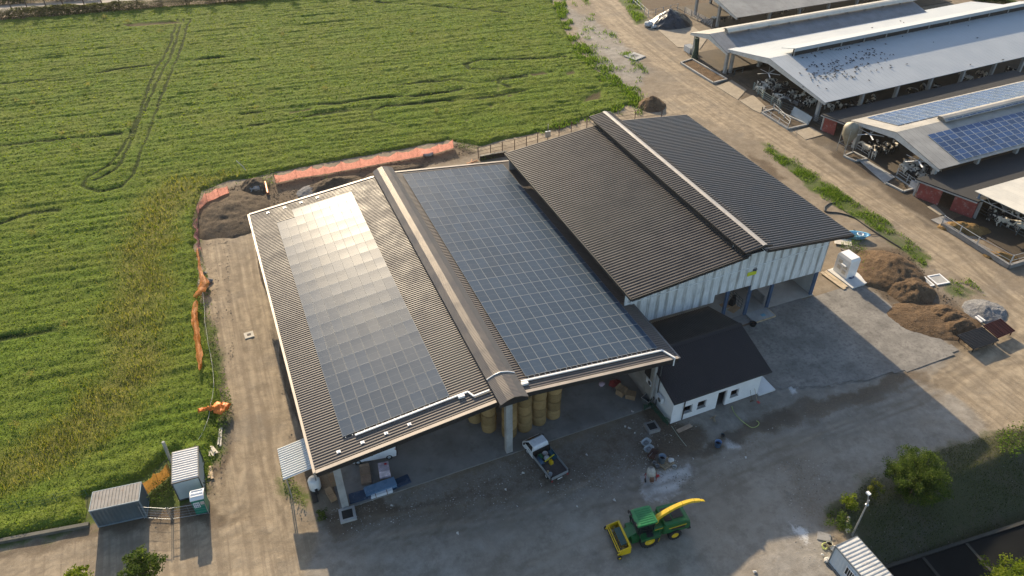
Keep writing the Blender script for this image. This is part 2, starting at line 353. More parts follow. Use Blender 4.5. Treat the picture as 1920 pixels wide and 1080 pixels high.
LM_CROP = leaf_material('crop_leaf', [(.056, .092, .009), (.125, .180, .017), (.182, .235, .028), (.245, .275, .046)])
LM_WEED = leaf_material('weed_leaf', [(.042, .066, .008), (.092, .116, .014), (.165, .165, .030), (.24, .22, .065)])
LM_GRASS = leaf_material('verge_leaf', [(.030, .060, .008), (.065, .120, .014), (.11, .18, .024), (.19, .24, .06)])
LM_DRY = leaf_material('dark_grass_leaf', [(.012, .022, .005), (.026, .042, .008), (.055, .072, .014), (.13, .13, .035)])  # tones lowered to carry the bank's shade; hedges share them
FIELD = px((1040, -40), (1036, 0), (1062, 60), (1090, 110), (1140, 150), (1196, 190), (1130, 214), (1010, 248), (900, 273), (864, 268), (840, 264), (660, 296), (515, 322), (470, 335), (432, 338), (378, 358), (366, 400), (366, 480), (376, 560), (392, 640), (404, 700), (416, 770), (406, 840), (390, 905), (330, 850), (262, 900), (164, 930), (160, 985), (0, 1012), (-60, 1028))+[Vector((-44, 92, 0)), Vector((-64, 209, 0)), Vector((10, 199.3, 0)), Vector((86, 190, 0))]
WEEDY = px((440, 330), (330, 338), (255, 400), (212, 490), (200, 600), (186, 690), (130, 770), (40, 840), (-60, 890), (-60, 950), (60, 915), (180, 845), (275, 770), (315, 640), (312, 520), (335, 430), (400, 362))
BRIGHT = px((395, 345), (350, 380), (345, 480), (362, 600), (372, 760), (330, 800), (230, 860), (0, 940), (-60, 960), (-60, 1040), (160, 985), (330, 880), (410, 900), (425, 760), (385, 560), (368, 420))
TRACKS = [px((333, 38), (320, 80), (290, 140), (262, 215), (225, 290), (205, 312), (165, 335), (155, 350), (185, 362), (230, 352), (248, 330), (275, 262), (300, 190), (332, 110), (356, 38)), px((343, 38), (318, 110), (285, 180), (255, 240), (238, 290), (215, 322), (178, 340))]
FURROWS = [px((745, 160), (850, 152), (900, 158), (1000, 140), (1032, 136)), px((455, 216), (560, 202), (640, 196), (700, 186), (780, 182), (870, 168)), px((740, 235), (700, 226), (696, 212), (720, 202), (800, 195), (900, 185), (990, 172)), px((470, 238), (520, 230), (590, 218), (690, 205)), px((955, 165), (935, 158), (940, 148), (985, 145)), px((930, 136), (880, 130), (872, 122), (900, 115), (1000, 112), (1060, 108)), px((0, 275), (120, 262), (225, 254)), px((0, 160), (100, 150), (250, 128), (420, 108)), px((0, 640), (40, 632), (110, 620)), px((0, 422), (60, 402), (110, 398)), px((380, 214), (300, 224)), px((640, 0), (800, 12), (950, 25))]
BARE = [px((985, 140), (1020, 134), (1035, 138), (1000, 144)), px((1060, 135), (1078, 130), (1080, 140), (1062, 143)), px((930, 165), (936, 160), (937, 172), (931, 175)), px((950, 178), (962, 176), (962, 183), (950, 184)), px((915, 198), (926, 196), (924, 205), (916, 204)), px((1120, 148), (1138, 146), (1142, 156), (1124, 156)), px((1100, 180), (1128, 170), (1130, 185), (1090, 195)), px((540, 210), (590, 200), (585, 208), (545, 214)), px((872, 223), (884, 221), (884, 226), (874, 226)), px((220, 46), (330, 40), (350, 44), (240, 52))]
CA, SA = math.cos(R(-7)), math.sin(R(-7))
def crop_height(X, Y):
    u = X*CA+Y*SA; v = -X*SA+Y*CA
    sd_ = sdist(X, Y, FIELD); wd = zone(X+(fbm(X, Y, .2, 31)-.5)*6, Y, [WEEDY], 3.0); br = zone(X, Y, [BRIGHT], 2.0)
    rows = fbm(u*.13+2.5*fbm(u, v, .08, 45, 2), v*1.05+1.6*fbm(u*.5, v, .11, 46, 3), 1.0, 41, 4); cl = fbm(X, Y, .9, 43, 3); big = fbm(u*.3, v, .06, 47, 3)
    h = .24+.50*np.clip(rows-.28, 0, 1)+.34*(cl-.4)+.045*np.sin(v*2*PI/1.5+5*big)*(.3+big)+.10*(fbm(X, Y, 2.2, 49, 2)-.5)
    h = h*(1-wd)+wd*(.14+.5*np.clip(fbm(X, Y, .7, 51, 4)-.25, 0, 1)); h = h+br*.55*np.clip(fbm(X, Y, .5, 57, 3)-.25, 0, 1)
    cut = np.zeros(X.shape)
    for l in TRACKS: cut = np.maximum(cut, np.exp(-(ldist(X+(fbm(X, Y, .25, 77)-.5)*.9, Y, l)/.40)**2)*(.6+.4*vnoise(X, Y, .4, 3)))
    wv = (fbm(X, Y, .3, 61)-.5)*1.4
    for l in FURROWS: cut = np.maximum(cut, np.exp(-(ldist(X, Y+wv, l)/.62)**2)*(.5+.5*smooth01(vnoise(X, Y, .22, 5)*1.6-.2)))
    bare = zone(X+wv, Y+wv, BARE, .8); cut = np.maximum(cut, bare)
    edge = smooth01((sd_+(fbm(X, Y, .6, 67)-.45)*1.6)/.9)
    return np.clip(h*(1-.93*cut), .0, 1.6)*edge, sd_, wd, br, cut, bare
def field_material():
    g = NG('crop_canopy'); v = g.coord('Object'); a = g.n('Attribute', attribute_name='weed'); c_ = g.n('Attribute', attribute_name='cut')
    n1 = g.ramp(g.noise(3.2, 5, .65, v), .3, .7); n2 = g.ramp(g.noise(.12, 4, .6, v), .35, .7)
    c = g.mix(n1, (.052, .090, .012), (.145, .210, .031)); c2 = g.mix(n1, (.075, .085, .018), (.21, .20, .055))
    c = g.mix(a.outputs['Fac'], c, c2); c = g.mix(g.math('MULTIPLY', n2, .4), c, (.16, .165, .040))
    c = g.mix(g.ramp(g.math('ADD', c_.outputs['Fac'], g.math('MULTIPLY', g.math('SUBTRACT', n1, .5), .5)), .55, 1.0), c, (.085, .068, .038))
    ra = g.n('Attribute', attribute_name='rut'); c = g.mix(g.ramp(ra.outputs['Fac'], .25, .7), c, (.026, .044, .009))
    return g.done(g.bsdf(c, .95, 0, g.bump(g.noise(7, 4, .7, v), .8, .15), .06))
def build_field():
    st = .26; xs = np.arange(-62, 88, st); ys = np.arange(50, 211, st); X, Y = np.meshgrid(xs, ys); nx, ny = len(xs), len(ys)
    S = sdist(X.ravel(), Y.ravel(), FIELD); keep = (S > -.5)
    # only what lies near the picture
    keep &= (X.ravel() > -30-.17*(Y.ravel()-45)*1.0-6)
    idx = np.full(nx*ny, -1); idx[keep] = np.arange(keep.sum()); i = idx.reshape(ny, nx)
    F = np.stack([i[:-1, :-1], i[:-1, 1:], i[1:, 1:], i[1:, :-1]], -1).reshape(-1, 4); F = F[(F >= 0).all(1)]
    x = X.ravel()[keep]; y = Y.ravel()[keep]; h, s, wd, br, cut, bare = crop_height(x, y)
    V = np.stack([x, y, h*.8-.14+.16*smooth01(s/.6)], 1)
    o = link('crop_field', npmesh('crop_field', V, F, field_material(), smooth=True, attrs={'weed': np.clip(wd-br*.4, 0, 1), 'cut': bare, 'rut': np.clip(cut-bare, 0, 1)}))
    tag(o, 'broad green crop field with wheel tracks behind the solar roofed barn', 'field', kind='stuff')
build_field()
def leaf_quads(x, y, z, size, tilt=.9, asp=1.0, seed=1):
    r = np.random.default_rng(seed); n = len(x); az = r.random(n)*2*PI; tl = (r.random(n)-.3)*tilt; ro = r.random(n)*2*PI
    nx = np.sin(tl)*np.cos(az); ny = np.sin(tl)*np.sin(az); nz = np.cos(tl); N = np.stack([nx, ny, nz], 1)
    T = np.stack([np.cos(ro), np.sin(ro), np.zeros(n)], 1); T -= N*(T*N).sum(1)[:, None]; T /= np.linalg.norm(T, axis=1)[:, None]+1e-9; B = np.cross(N, T)
    C = np.stack([x, y, z], 1); s = size[:, None]*.5; a = T*s*asp; b = B*s
    V = np.stack([C-a, C-b*.6, C+a, C+b*.6], 1).reshape(-1, 3); F = np.arange(n*4).reshape(-1, 4)
    return V, F, np.repeat(r.random(n), 4)
def blade_quads(x, y, z, h, wd, seed=1, lean=.5):
    """upright tapering blades"""
    r = np.random.default_rng(seed); n = len(x); az = r.random(n)*2*PI; le = (r.random(n))*lean; ax = np.cos(az); ay = np.sin(az); pa = az+PI/2+(r.random(n)-.5)
    C = np.stack([x, y, z], 1); W = np.stack([np.cos(pa), np.sin(pa), np.zeros(n)], 1)*wd[:, None]*.5
    U = np.stack([ax*le*h, ay*le*h, h], 1); V = np.stack([C-W, C+W, C+U*.98+W*.35, C+U-W*.35], 1).reshape(-1, 3)
    return V, np.arange(n*4).reshape(-1, 4), np.repeat(r.random(n), 4)
def sample_poly(poly, dens, seed=1):
    P = np.array([(p[0], p[1]) for p in poly]); lo = P.min(0); hi = P.max(0); r = np.random.default_rng(seed); n = int((hi-lo).prod()*dens)
    x = lo[0]+r.random(n)*(hi[0]-lo[0]); y = lo[1]+r.random(n)*(hi[1]-lo[1]); k = sdist(x, y, poly) > 0
    return x[k], y[k]
def field_leaves():
    parts = []; wp = []
    for k, (ya, yb, dn, sz) in enumerate(((48, 72, 42, .15), (72, 95, 30, .18), (95, 125, 18, .23), (125, 211, 9, .32))):
        band = [(-64, ya), (92, ya), (92, yb), (-64, yb)]; x, y = sample_poly(band, dn, 100+k)
        ok = (sdist(x, y, FIELD) > .1) & (x > -34-.17*(y-45)); x, y = x[ok], y[ok]
        h, s, wd, br, cut, bare = crop_height(x, y); r = np.random.default_rng(k+5)
        ok = (r.random(len(x)) > cut*.97+bare*.6) & (h > .05); x, y, h, wd, br = x[ok], y[ok], h[ok], wd[ok], br[ok]
        z = h*.8+.01+r.random(len(x))*.09; iw = (r.random(len(x)) < wd*(1-br*.7)*(.25+.9*smooth01(fbm(x, y, .22, 71, 4)*2.2-.6)))
        size = sz*(.6+.8*r.random(len(x)))
        parts.append(leaf_quads(x[~iw], y[~iw], z[~iw], size[~iw], 1.5, 1.0, k+20)); wp.append(blade_quads(x[iw], y[iw], z[iw]-.12, .18+.34*r.random(iw.sum())+sz*.4, size[iw]*.42, k+30, .9))
    WD = [(196, 34), (300, 60), (63, 195), (166, 160), (405, 162), (587, 127), (609, 167), (119, 252), (143, 275), (244, 236), (530, 66), (122, 612), (62, 440), (30, 190), (240, 42), (480, 205), (240, 475), (155, 250), (770, 60), (820, 210), (60, 705), (30, 800)]
    for q, (a, b) in enumerate(WD):
        c = at(a, b, .4); r = np.random.default_rng(q); n = 46; k = .22+.00035*c.y*1.5; wp.append(leaf_quads(c.x+r.normal(0, k, n), c.y+r.normal(0, k, n), .45+r.random(n)*(.35+k), np.full(n, .16+.0009*c.y), 1.8, .9, q))
        wp[-1] = (wp[-1][0], wp[-1][1], .72+.28*wp[-1][2])
    def join(ps):
        off = 0; Vs = []; Fs = []; As = []
        for V, F, A in ps: Vs.append(V); Fs.append(F+off); As.append(A); off += len(V)
        return np.vstack(Vs), np.vstack(Fs), np.hstack(As)
    for nm, ps, mt, lb in (('crop_leaves', parts, LM_CROP, 'leafy green canopy of the crop rows in the field'), ('field_weeds', wp, LM_WEED, 'yellowish tall grass along the edge of the crop field')):
        V, F, A = join(ps)
        tag(link(nm, npmesh(nm, V, F, mt, attrs={'rnd': A})), lb, 'plants', kind='stuff')
field_leaves()
def verge(name, label, polys, dens, h, wd, mat, seed, cover=.45, sc=.35, leaf=False):
    Vs = []; Fs = []; As = []; off = 0
    for i, p in enumerate(polys):
        x, y = sample_poly(p, dens, seed+i); r = np.random.default_rng(seed+i); s = sdist(x, y, p)
        k = (fbm(x, y, sc, seed, 4)+np.clip(s, 0, 1.2)*.12-(r.random(len(x)))*.25) > cover; x, y = x[k], y[k]
        hh = h*(.4+.9*r.random(len(x)))*(.5+fbm(x, y, sc, seed, 3))
        if leaf: V, F, A = leaf_quads(x, y, hh*r.random(len(x))+.03, wd*(.6+.8*r.random(len(x))), 1.6, 1.0, seed+i)
        else: V, F, A = blade_quads(x, y, bank(x, y)-.04, hh, np.full(len(x), wd), seed+i, .9)
        Vs.append(V); Fs.append(F+off); As.append(A); off += len(V)
    return tag(link(name, npmesh(name, np.vstack(Vs), np.vstack(Fs), mat, attrs={'rnd': np.hstack(As)})), label, 'grass', kind='stuff')
verge('grass_strip', 'bright green grass strip along the right hand dirt road', [P_GRASS[2], P_GRASS[3], px((1785, 530), (1815, 520), (1850, 552), (1800, 545)), px((1425, 285), (1440, 268), (1500, 300), (1600, 372), (1590, 385))], 75, .20, .08, LM_GRASS, 300, .44, .5)
verge('grass_strip', 'patchy grass and weeds on the gravel beside the far dirt track', [P_GRASS[0], P_GRASS[1], px((1195, 150), (1225, 195), (1205, 215), (1130, 222), (1150, 190))], 30, .35, .13, LM_GRASS, 330, .60, .3)
verge('grass_strip', 'ragged weedy edge where the crop meets the gravel margin', [px((1034, -10), (1056, -10), (1080, 60), (1120, 110), (1165, 150), (1208, 188), (1190, 200), (1135, 160), (1085, 122), (1052, 50)), px((1000, 255), (1130, 220), (1195, 196), (1190, 188), (1120, 210), (1000, 246))], 40, .45, .16, LM_GRASS, 345, .42, .4)
verge('ditch_grass', 'rough grass with shade in its colour on the bank behind the big round bush', [P_GRASS[4]], 110, .08, .045, LM_DRY, 350, .40, .22)
verge('verge_weeds', 'leafy weeds along the net fence beside the left dirt track', [px((395, 348), (360, 390), (360, 480), (372, 600), (384, 700), (396, 760), (372, 830), (385, 925), (402, 880), (428, 762), (405, 650), (382, 560), (370, 470), (374, 400), (420, 345)), px((300, 880), (325, 850), (330, 940), (275, 955), (262, 905)), px((388, 560), (402, 600), (418, 680), (438, 762), (428, 830), (412, 880), (408, 800), (418, 760), (402, 680)), px((376, 470), (392, 520), (400, 580), (385, 560))], 60, .9, .16, LM_GRASS, 370, .36, .6, True)
verge('verge_weeds', 'weeds growing by the small corrugated lean-to roof', [px((526, 880), (545, 880), (575, 950), (560, 952), (535, 925))], 90, .7, .15, LM_GRASS, 390, .30, .6, True)
verge('verge_weeds', 'weeds beside the white gable barn and dark soil heap', [px((1572, 465), (1590, 440), (1620, 445), (1625, 480), (1640, 520), (1615, 515), (1605, 480))], 70, .8, .16, LM_GRASS, 395, .36, .6, True)
verge('verge_weeds', 'weeds on the bank behind the pink net fence', [px((515, 322), (440, 345), (500, 355), (530, 340)), px((850, 262), (905, 270), (890, 288), (862, 280)), px((610, 332), (625, 345), (605, 350)), px((900, 300), (950, 285), (945, 293), (905, 305))], 40, .8, .2, LM_GRASS, 397, .36, .5, True)
verge('verge_weeds', 'leafy bushes at the right road edge beyond the shadow', [px((1857, 818), (1890, 800), (1960, 780), (1990, 830), (1900, 860), (1870, 850))], 60, 1.2, .2, LM_GRASS, 399, .33, .5, True)

def loose_stones(name, label, polys, dens, smin, smax, cols, seed):
    Vs = []; Fs = []; As = []; off = 0; r = np.random.default_rng(seed)
    base = np.array([(1, 0, 0), (.3, .9, 0), (-.8, .6, 0), (-.9, -.5, 0), (.2, -.9, 0), (0, 0, .75)]); fc = np.array([(0, 1, 5), (1, 2, 5), (2, 3, 5), (3, 4, 5), (4, 0, 5)])
    for i, p in enumerate(polys):
        x, y = sample_poly(p, dens, seed+i); k = fbm(x, y, .35, seed+i, 4) > .40+.22*r.random(len(x)); x, y = x[k], y[k]; n = len(x); s = smin+(smax-smin)*r.random(n)**4; a = r.random(n)*6.28; z = bank(x, y)-.05
        B = base[None]*(1+.35*(r.random((n, 6, 3))-.5)); X = (B[..., 0]*np.cos(a)[:, None]-B[..., 1]*np.sin(a)[:, None])*s[:, None]+x[:, None]; Y = (B[..., 0]*np.sin(a)[:, None]+B[..., 1]*np.cos(a)[:, None])*s[:, None]*.8+y[:, None]; Z = B[..., 2]*s[:, None]+z[:, None]
        Vs.append(np.stack([X, Y, Z], -1).reshape(-1, 3)); Fs.append((fc[None]+np.arange(n)[:, None, None]*6).reshape(-1, 3)+off); As.append(np.repeat(r.random(n), 6)); off += n*6
    g = NG(name); at_ = g.n('Attribute', attribute_name='rnd'); rp = g.n('ValToRGB'); g.l(at_.outputs['Fac'], rp.inputs[0]); el = rp.color_ramp.elements
    while len(el) < len(cols): el.new(.5)
    for i, c in enumerate(cols): el[i].position = i/(len(cols)-1); el[i].color = (*c, 1)
    g.done(g.bsdf(rp.outputs[0], .9, 0, None, .2)); tag(link(name, npmesh(name, np.vstack(Vs), np.vstack(Fs), g.m, attrs={'rnd': np.hstack(As)})), label, 'gravel', kind='stuff')
loose_stones('loose_gravel', 'loose stones and crumbs scattered over the farmyard gravel', P_TINT+[px((600, 960), (700, 935), (740, 975), (640, 1010)), px((1200, 770), (1320, 800), (1400, 860), (1300, 930), (1200, 900)), px((1480, 960), (1560, 990), (1580, 1060), (1500, 1080))], 34, .02, .085, [(.15, .13, .11), (.22, .20, .17), (.30, .28, .25), (.50, .48, .44)], 500)
loose_stones('loose_gravel', 'loose crumbs along the left dirt track and right road edge', [px((385, 450), (430, 440), (440, 700), (420, 920), (395, 930), (424, 760), (404, 640)), px((505, 440), (525, 520), (560, 760), (545, 860), (530, 760), (515, 600)), px((1750, 500), (1840, 560), (1850, 640), (1800, 665), (1780, 600))], 22, .02, .09, [(.15, .12, .085), (.22, .175, .12), (.32, .265, .185), (.40, .34, .26)], 520)
loose_stones('loose_soil', 'crumbs of soil round the heaps', P_BROWN[2:5], 26, .03, .14, [(.06, .043, .028), (.085, .062, .04), (.13, .095, .062), (.20, .16, .11)], 540)
# ================================================================== BUILDINGS: materials
BROWN = M('brown_roof_steel', (.128, .108, .092), .52, .0, .16, .5, ((.17, .15, .13), .35))
BROWN2 = M('dark_roof_steel', (.027, .022, .022), .5, .2, .15, .6)
TRIM = M('beige_trim', (.36, .31, .255), .5, .1, .15, .8)
DARKTRIM = M('dark_fascia', (.022, .020, .019), .6, 0, .2, 1)
CONC = M('concrete', (.36, .36, .345), .85, 0, .22, .7, ((.24, .235, .22), .6), .25)
CONCD = M('old_concrete', (.25, .245, .235), .9, 0, .3, .5, ((.13, .12, .10), .7), .3)
FLOORC = M('barn_floor_concrete', (.22, .215, .20), .9, 0, .3, .25, ((.10, .085, .06), .6), .2)
WHITEW = M('white_wall', (.80, .80, .79), .85, 0, .07, .5, ((.55, .54, .52), .35), .1)
WHITEP = M('white_paint', (.80, .80, .78), .4, 0, .08, .8)
STEELBL = M('blue_grey_steel', (.12, .19, .30), .5, .2, .2, 1)
GALV = M('galvanised_steel', (.42, .44, .45), .4, .6, .2, 2)
DARK = M('dark_void', (.02, .02, .02), .8, 0, .2, 1)
BLACKR = M('black_rubber', (.022, .022, .023), .8, 0, .25, 3)
REDW = M('flaking_red_wall', (.26, .06, .05), .85, 0, .25, .8, ((.42, .38, .35), .55), .2)
def clad_material():
    g = NG('weathered_white_cladding'); v = g.coord('Object')
    w1 = g.n('TexWave', wave_type='BANDS', bands_direction='X'); w1.inputs['Scale'].default_value = .27; w1.inputs['Distortion'].default_value = 2.2; w1.inputs['Detail'].default_value = 3; w1.inputs['Detail Scale'].default_value = .6
    m = g.n('Mapping'); m.inputs['Scale'].default_value = (1, 1, .12); g.l(v, m.inputs[0]); g.l(m.outputs[0], w1.inputs[0])
    st = g.noise(1.6, 5, .7, m.outputs[0]); fine = g.noise(7, 4, .7, m.outputs[0])
    d = g.math('MULTIPLY', g.ramp(w1.outputs[1], .50, .95), g.ramp(st, .3, .62))
    c = g.mix(g.ramp(fine, .3, .7), (.62, .63, .62), (.80, .81, .80)); c = g.mix(g.math('MULTIPLY', d, .85), c, (.25, .235, .205)); c = g.mix(g.math('MULTIPLY', g.ramp(g.noise(.5, 5, .7, v), .5, .75), .35), c, (.34, .33, .30))
    return g.done(g.bsdf(c, .65, 0, None, .3))
CLAD = clad_material()
# ================================================================== HAY BARN (solar roofed)
HX0, HX1, HY0, HY1, HE = -.30, 35.0, 42.0, 85.3, 7.0
HO = (17.4, 63.0, 0)
def zl(x): return HE+(x-HX0)*.1085
def zr(x): return HE+(HX1-x)*.111
hb = thing('hay_barn', 'large open fronted barn with brown ribbed roof halves covered in solar panels', 'barn', HO)
m = MB(HO); m.ribbed((HX0, HY0+.25, zl(HX0)), (16.05, HY0+.25, zl(16.05)), (0, HY1-HY0-.45, 0), .31, .068, .45, .12); m.build('roof', BROWN, hb)
m = MB(HO); m.ribbed((HX1, HY0+.25, zr(HX1)), (18.4, HY0+.25, zr(18.4)), (0, HY1-HY0-.45, 0), .31, .068, .45, .12); rr = m.build('roof', BROWN, hb)
# raised curved ridge vent
m = MB(HO); y0, y1 = 41.2, 85.9; prof = [(15.95, 9.16), (16.6, 9.52), (17.25, 9.70), (17.95, 9.55), (18.62, 9.22)]
for (xa, za), (xb, zb) in zip(prof[:-1], prof[1:]):
    A, B = ((xa, y0, za), (xb, y0, zb)); m.ribbed(A, B, (0, y1-y0, 0), .17, .022, .5, .03)
vent = m.build('ridge_vent', M('brown_vent_steel', (.17, .145, .12), .38, .25, .12, .5), hb)
m = MB(HO)
for x, zz in ((16.12, 8.7), (18.3, 8.75)): m.bx(x-.03, x+.03, y0+.6, y1-.6, zz-.3, 9.2)
m.build('vent_side', DARKTRIM, hb)
m = MB(HO); m.tube([(15.96, 44.55, 9.22), (16.6, 44.5, 9.58), (17.25, 44.45, 9.77), (17.95, 44.4, 9.62), (18.6, 44.35, 9.28)], .06, 6); m.build('vent_strip', M('pale_strip', (.75, .75, .74), .35, .1, .05, 1), hb)
# verge flashings: pale strip over a deep dark face, front and back, and the eaves gutter
m = MB(HO)
for a, b, z in ((HX0, 15.9, zl), (18.7, HX1, zr)):
    m = MB(HO); m.beam((a, HY0+.12, z(a)+.07), (b, HY0+.12, z(b)+.07), .34, .05); m.build('verge_flashing', TRIM, hb)
    m = MB(HO); m.beam((a, HY1-.1, z(a)+.08), (b, HY1-.1, z(b)+.08), .32, .10); m.build('verge_flashing', TRIM, hb)
m = MB(HO)
for a, b, z in ((HX0, 15.9, zl), (18.7, HX1, zr)): m.beam((a, HY0+.0, z(a)-.22), (b, HY0+.0, z(b)-.22), .08, .50)
m.extrude([(15.9, HY0-.6, 8.6), (18.7, HY0-.6, 8.6), (18.6, HY0-.6, 9.12), (17.25, HY0-.6, 9.6), (15.95, HY0-.6, 9.06)], (0, .08, 0)); m.build('fascia', DARKTRIM, hb)
m = MB(HO); m.bx(HX0-.24, HX0-.02, HY0+.05, HY1, HE-.16, HE+.05); m.bx(HX0-.20, HX0-.06, HY0+.1, HY1-.05, HE+.05, HE+.07); m.build('gutter', TRIM, hb)
m = MB(HO); m.bx(HX1+.02, HX1+.2, HY0, HY1, HE-.14, HE+.04); m.build('gutter', M('grey_gutter', (.16, .155, .15), .5, .3, .15, 1), hb)
# concrete frame
for yy in (43.15, 53.6, 64.2, 74.8, 84.8):
    m = MB(HO)
    for a, b, z in ((.3, 17.5, zl), (17.5, 34.6, zr)):
        m.beam((a, yy, z(a)-.65), (b, yy, z(b)-.62), .42, .6)
    m.build('roof_beam', CONC, hb)
for x in (1.4, 17.5, 33.25):
    for yy in (43.15, 53.6, 64.2, 74.8, 84.8):
        top = (zl(x) if x < 18 else zr(x))-.9
        hw = .14 if (x > 30 and yy < 44) else .32; x_ = 33.45 if hw < .2 else x
        m = MB(HO); m.bx(x_-hw, x_+hw, yy-hw*.8+.1, yy+hw*.8+.1, -.1, top)
        if yy < 44 and hw > .2: m.bx(x-.36, x+.36, yy-.17, yy+.37, top-.02, top+.35)
        m.build('post', CONC, hb)
m = MB(HO); m.prism([(.9, 42.9), (33.6, 42.75), (33.6, 85.0), (.9, 85.0)], -.15, .05); m.build('floor_slab', FLOORC, hb)
m = MB(HO); m.bx(33.42, 33.6, 43.5, 85.0, .05, 6.5); m.build('side_wall', M('side_wall_concrete', (.27, .26, .24), .9, 0, .2, .5, ((.15, .13, .1), .5)), hb)
for a, b in ((43.9, 44.9), (46.2, 47.4)):
    m = MB(HO); m.bx(33.36, 33.41, a, b, 3.0, 5.2); m.build('wall_opening', DARK, hb)
m = MB(HO); m.bx(.8, 33.4, 84.7, 84.9, .05, 3.6); m.build('back_wall', CONCD, hb)
# roof anchor brackets and the cable trunking along the panels
for i, xx in enumerate((1.9, 4.0, 6.1, 8.2)):
    for yy in (43.25, 84.25):
        m = MB(HO); z = zl(xx)+.055; m.box((xx, yy, z+.06), (.34, .30, .03)); m.box((xx-.13, yy, z+.02), (.06, .26, .09)); m.box((xx+.13, yy, z+.02), (.06, .26, .09)); m.box((xx+.02, yy-.02, z+.10), (.10, .10, .06)); m.build('roof_anchor', WHITEP, hb)
m = MB(HO); zt = lambda x: zl(x)+.2
m.beam((3.6, 44.25, zt(3.6)), (14.0, 44.25, zt(14.0)), .16, .12); m.beam((14.0, 44.25, zt(14)), (14.3, 43.5, zt(14.3)), .14, .12); m.beam((14.3, 43.5, zt(14.3)), (15.8, 43.5, zt(15.8)), .14, .12); m.box((13.3, 44.0, zt(13.3)+.02), (.6, .3, .22))
m.build('cable_trunking', WHITEP, hb)
m = MB(HO); zt = lambda x: zr(x)+.2
m.beam((18.8, 43.35, zt(18.8)), (33.9, 43.35, zt(33.9)), .17, .13); m.beam((33.9, 43.35, zt(33.9)), (34.5, 42.0, zt(34.5)), .15, .12); m.beam((34.5, 42.0, zt(34.5)), (34.4, 41.9, zt(34.5)-.9), .12, .12); m.box((19.0, 43.0, zt(19)-.02), (.7, .28, .24))
m.build('cable_trunking', WHITEP, hb)
m = MB(HO); m.tube([(33.7, 42.7, 6.4), (33.7, 42.7, .1)], .06, 8); m.build('downpipe', M('dark_pipe', (.07, .075, .08), .5), hb)
# ================================================================== SOLAR ARRAYS
def panel_material(name, cell, line, frame, rough, lines=12, dust=.0, var=.3, fw=.016, spec=.42):
    g = NG(name); uv = g.n('UVMap'); s = g.n('SeparateXYZ'); g.l(uv.outputs[0], s.inputs[0]); u, v = s.outputs[0], s.outputs[1]
    fu = g.math('FRACT', u); fv = g.math('FRACT', v)
    e = g.math('MAXIMUM', g.math('GREATER_THAN', g.math('ABSOLUTE', g.math('SUBTRACT', fu, .5)), .5-fw), g.math('GREATER_THAN', g.math('ABSOLUTE', g.math('SUBTRACT', fv, .5)), .5-fw*.62))
    mid = g.math('LESS_THAN', g.math('ABSOLUTE', g.math('SUBTRACT', fv, .5)), .006)
    bus = g.math('LESS_THAN', g.math('ABSOLUTE', g.math('SUBTRACT', g.math('FRACT', g.math('MULTIPLY', fu, lines)), .5)), .09)
    cv = g.math('LESS_THAN', g.math('ABSOLUTE', g.math('SUBTRACT', g.math('FRACT', g.math('MULTIPLY', fv, lines)), .5)), .03)
    wn = g.n('TexWhiteNoise', noise_dimensions='2D'); fl = g.n('VectorMath', operation='FLOOR'); g.l(uv.outputs[0], fl.inputs[0]); g.l(fl.outputs[0], wn.inputs[0])
    o = g.coord('Object'); nz = g.noise(1.3, 5, .65, o); st = g.n('Mapping'); st.inputs['Scale'].default_value = (1.2, 9, 1); g.l(o, st.inputs[0]); smear = g.noise(1.2, 5, .7, st.outputs[0])
    c = g.mix(wn.outputs[0], tuple(x*(1-var) for x in cell), tuple(x*(1+var) for x in cell))
    c = g.mix(g.math('MULTIPLY', g.math('MAXIMUM', bus, cv), .35), c, line); c = g.mix(g.math('MULTIPLY', g.ramp(nz, .4, .75), dust), c, (.30, .27, .22)); c = g.mix(mid, c, line); c = g.mix(e, c, frame)
    r = g.math('MULTIPLY_ADD', g.ramp(smear, .3, .7), .07, rough)
    b = g.bsdf(c, r, 0, g.bump(smear, .08, .02), spec)
    return g.done(b)
PV_GREY = panel_material('grey_solar_glass', (.034, .058, .094), (.14, .17, .195), (.29, .31, .32), .30, 12, .06, .12, .018, .095)
PV_BLUE = panel_material('blue_solar_glass', (.022, .052, .135), (.14, .19, .28), (.44, .48, .52), .22, 6, .04, .3, .028, .4)
def panel_geo(wd, ln, sag, ij, n=6):
    us = np.array([0, .016, .5, .984, 1.0]); vs = np.linspace(0, 1, n); U, W = np.meshgrid(us, vs); U = U.ravel(); W = W.ravel()
    z = -sag*(1-(2*W-1)**2); V = np.stack([(U-.5)*wd, W*ln, z], 1); k = len(us)
    i = np.arange(k*n).reshape(n, k); F = np.stack([i[:-1, :-1], i[:-1, 1:], i[1:, 1:], i[1:, :-1]], -1).reshape(-1, 4); nv = len(V)
    rim = np.concatenate([i[0, :], i[1:, -1], i[-1, -2::-1], i[-2:0:-1, 0]]); top = V[rim].copy(); low = top.copy(); low[:, 2] -= .04
    V2 = np.vstack([V, top, low]); r = len(rim); a = nv+np.arange(r); b = np.roll(a, -1); l1 = nv+r+np.arange(r); l2 = np.roll(l1, -1)
    F2 = np.vstack([F, np.stack([a, l1, l2, b], 1), ]); uv = np.vstack([np.stack([U, W], 1)*.9998+.0001, np.full((2*r, 2), .001)])+np.array(ij)
    return V2, F2, uv
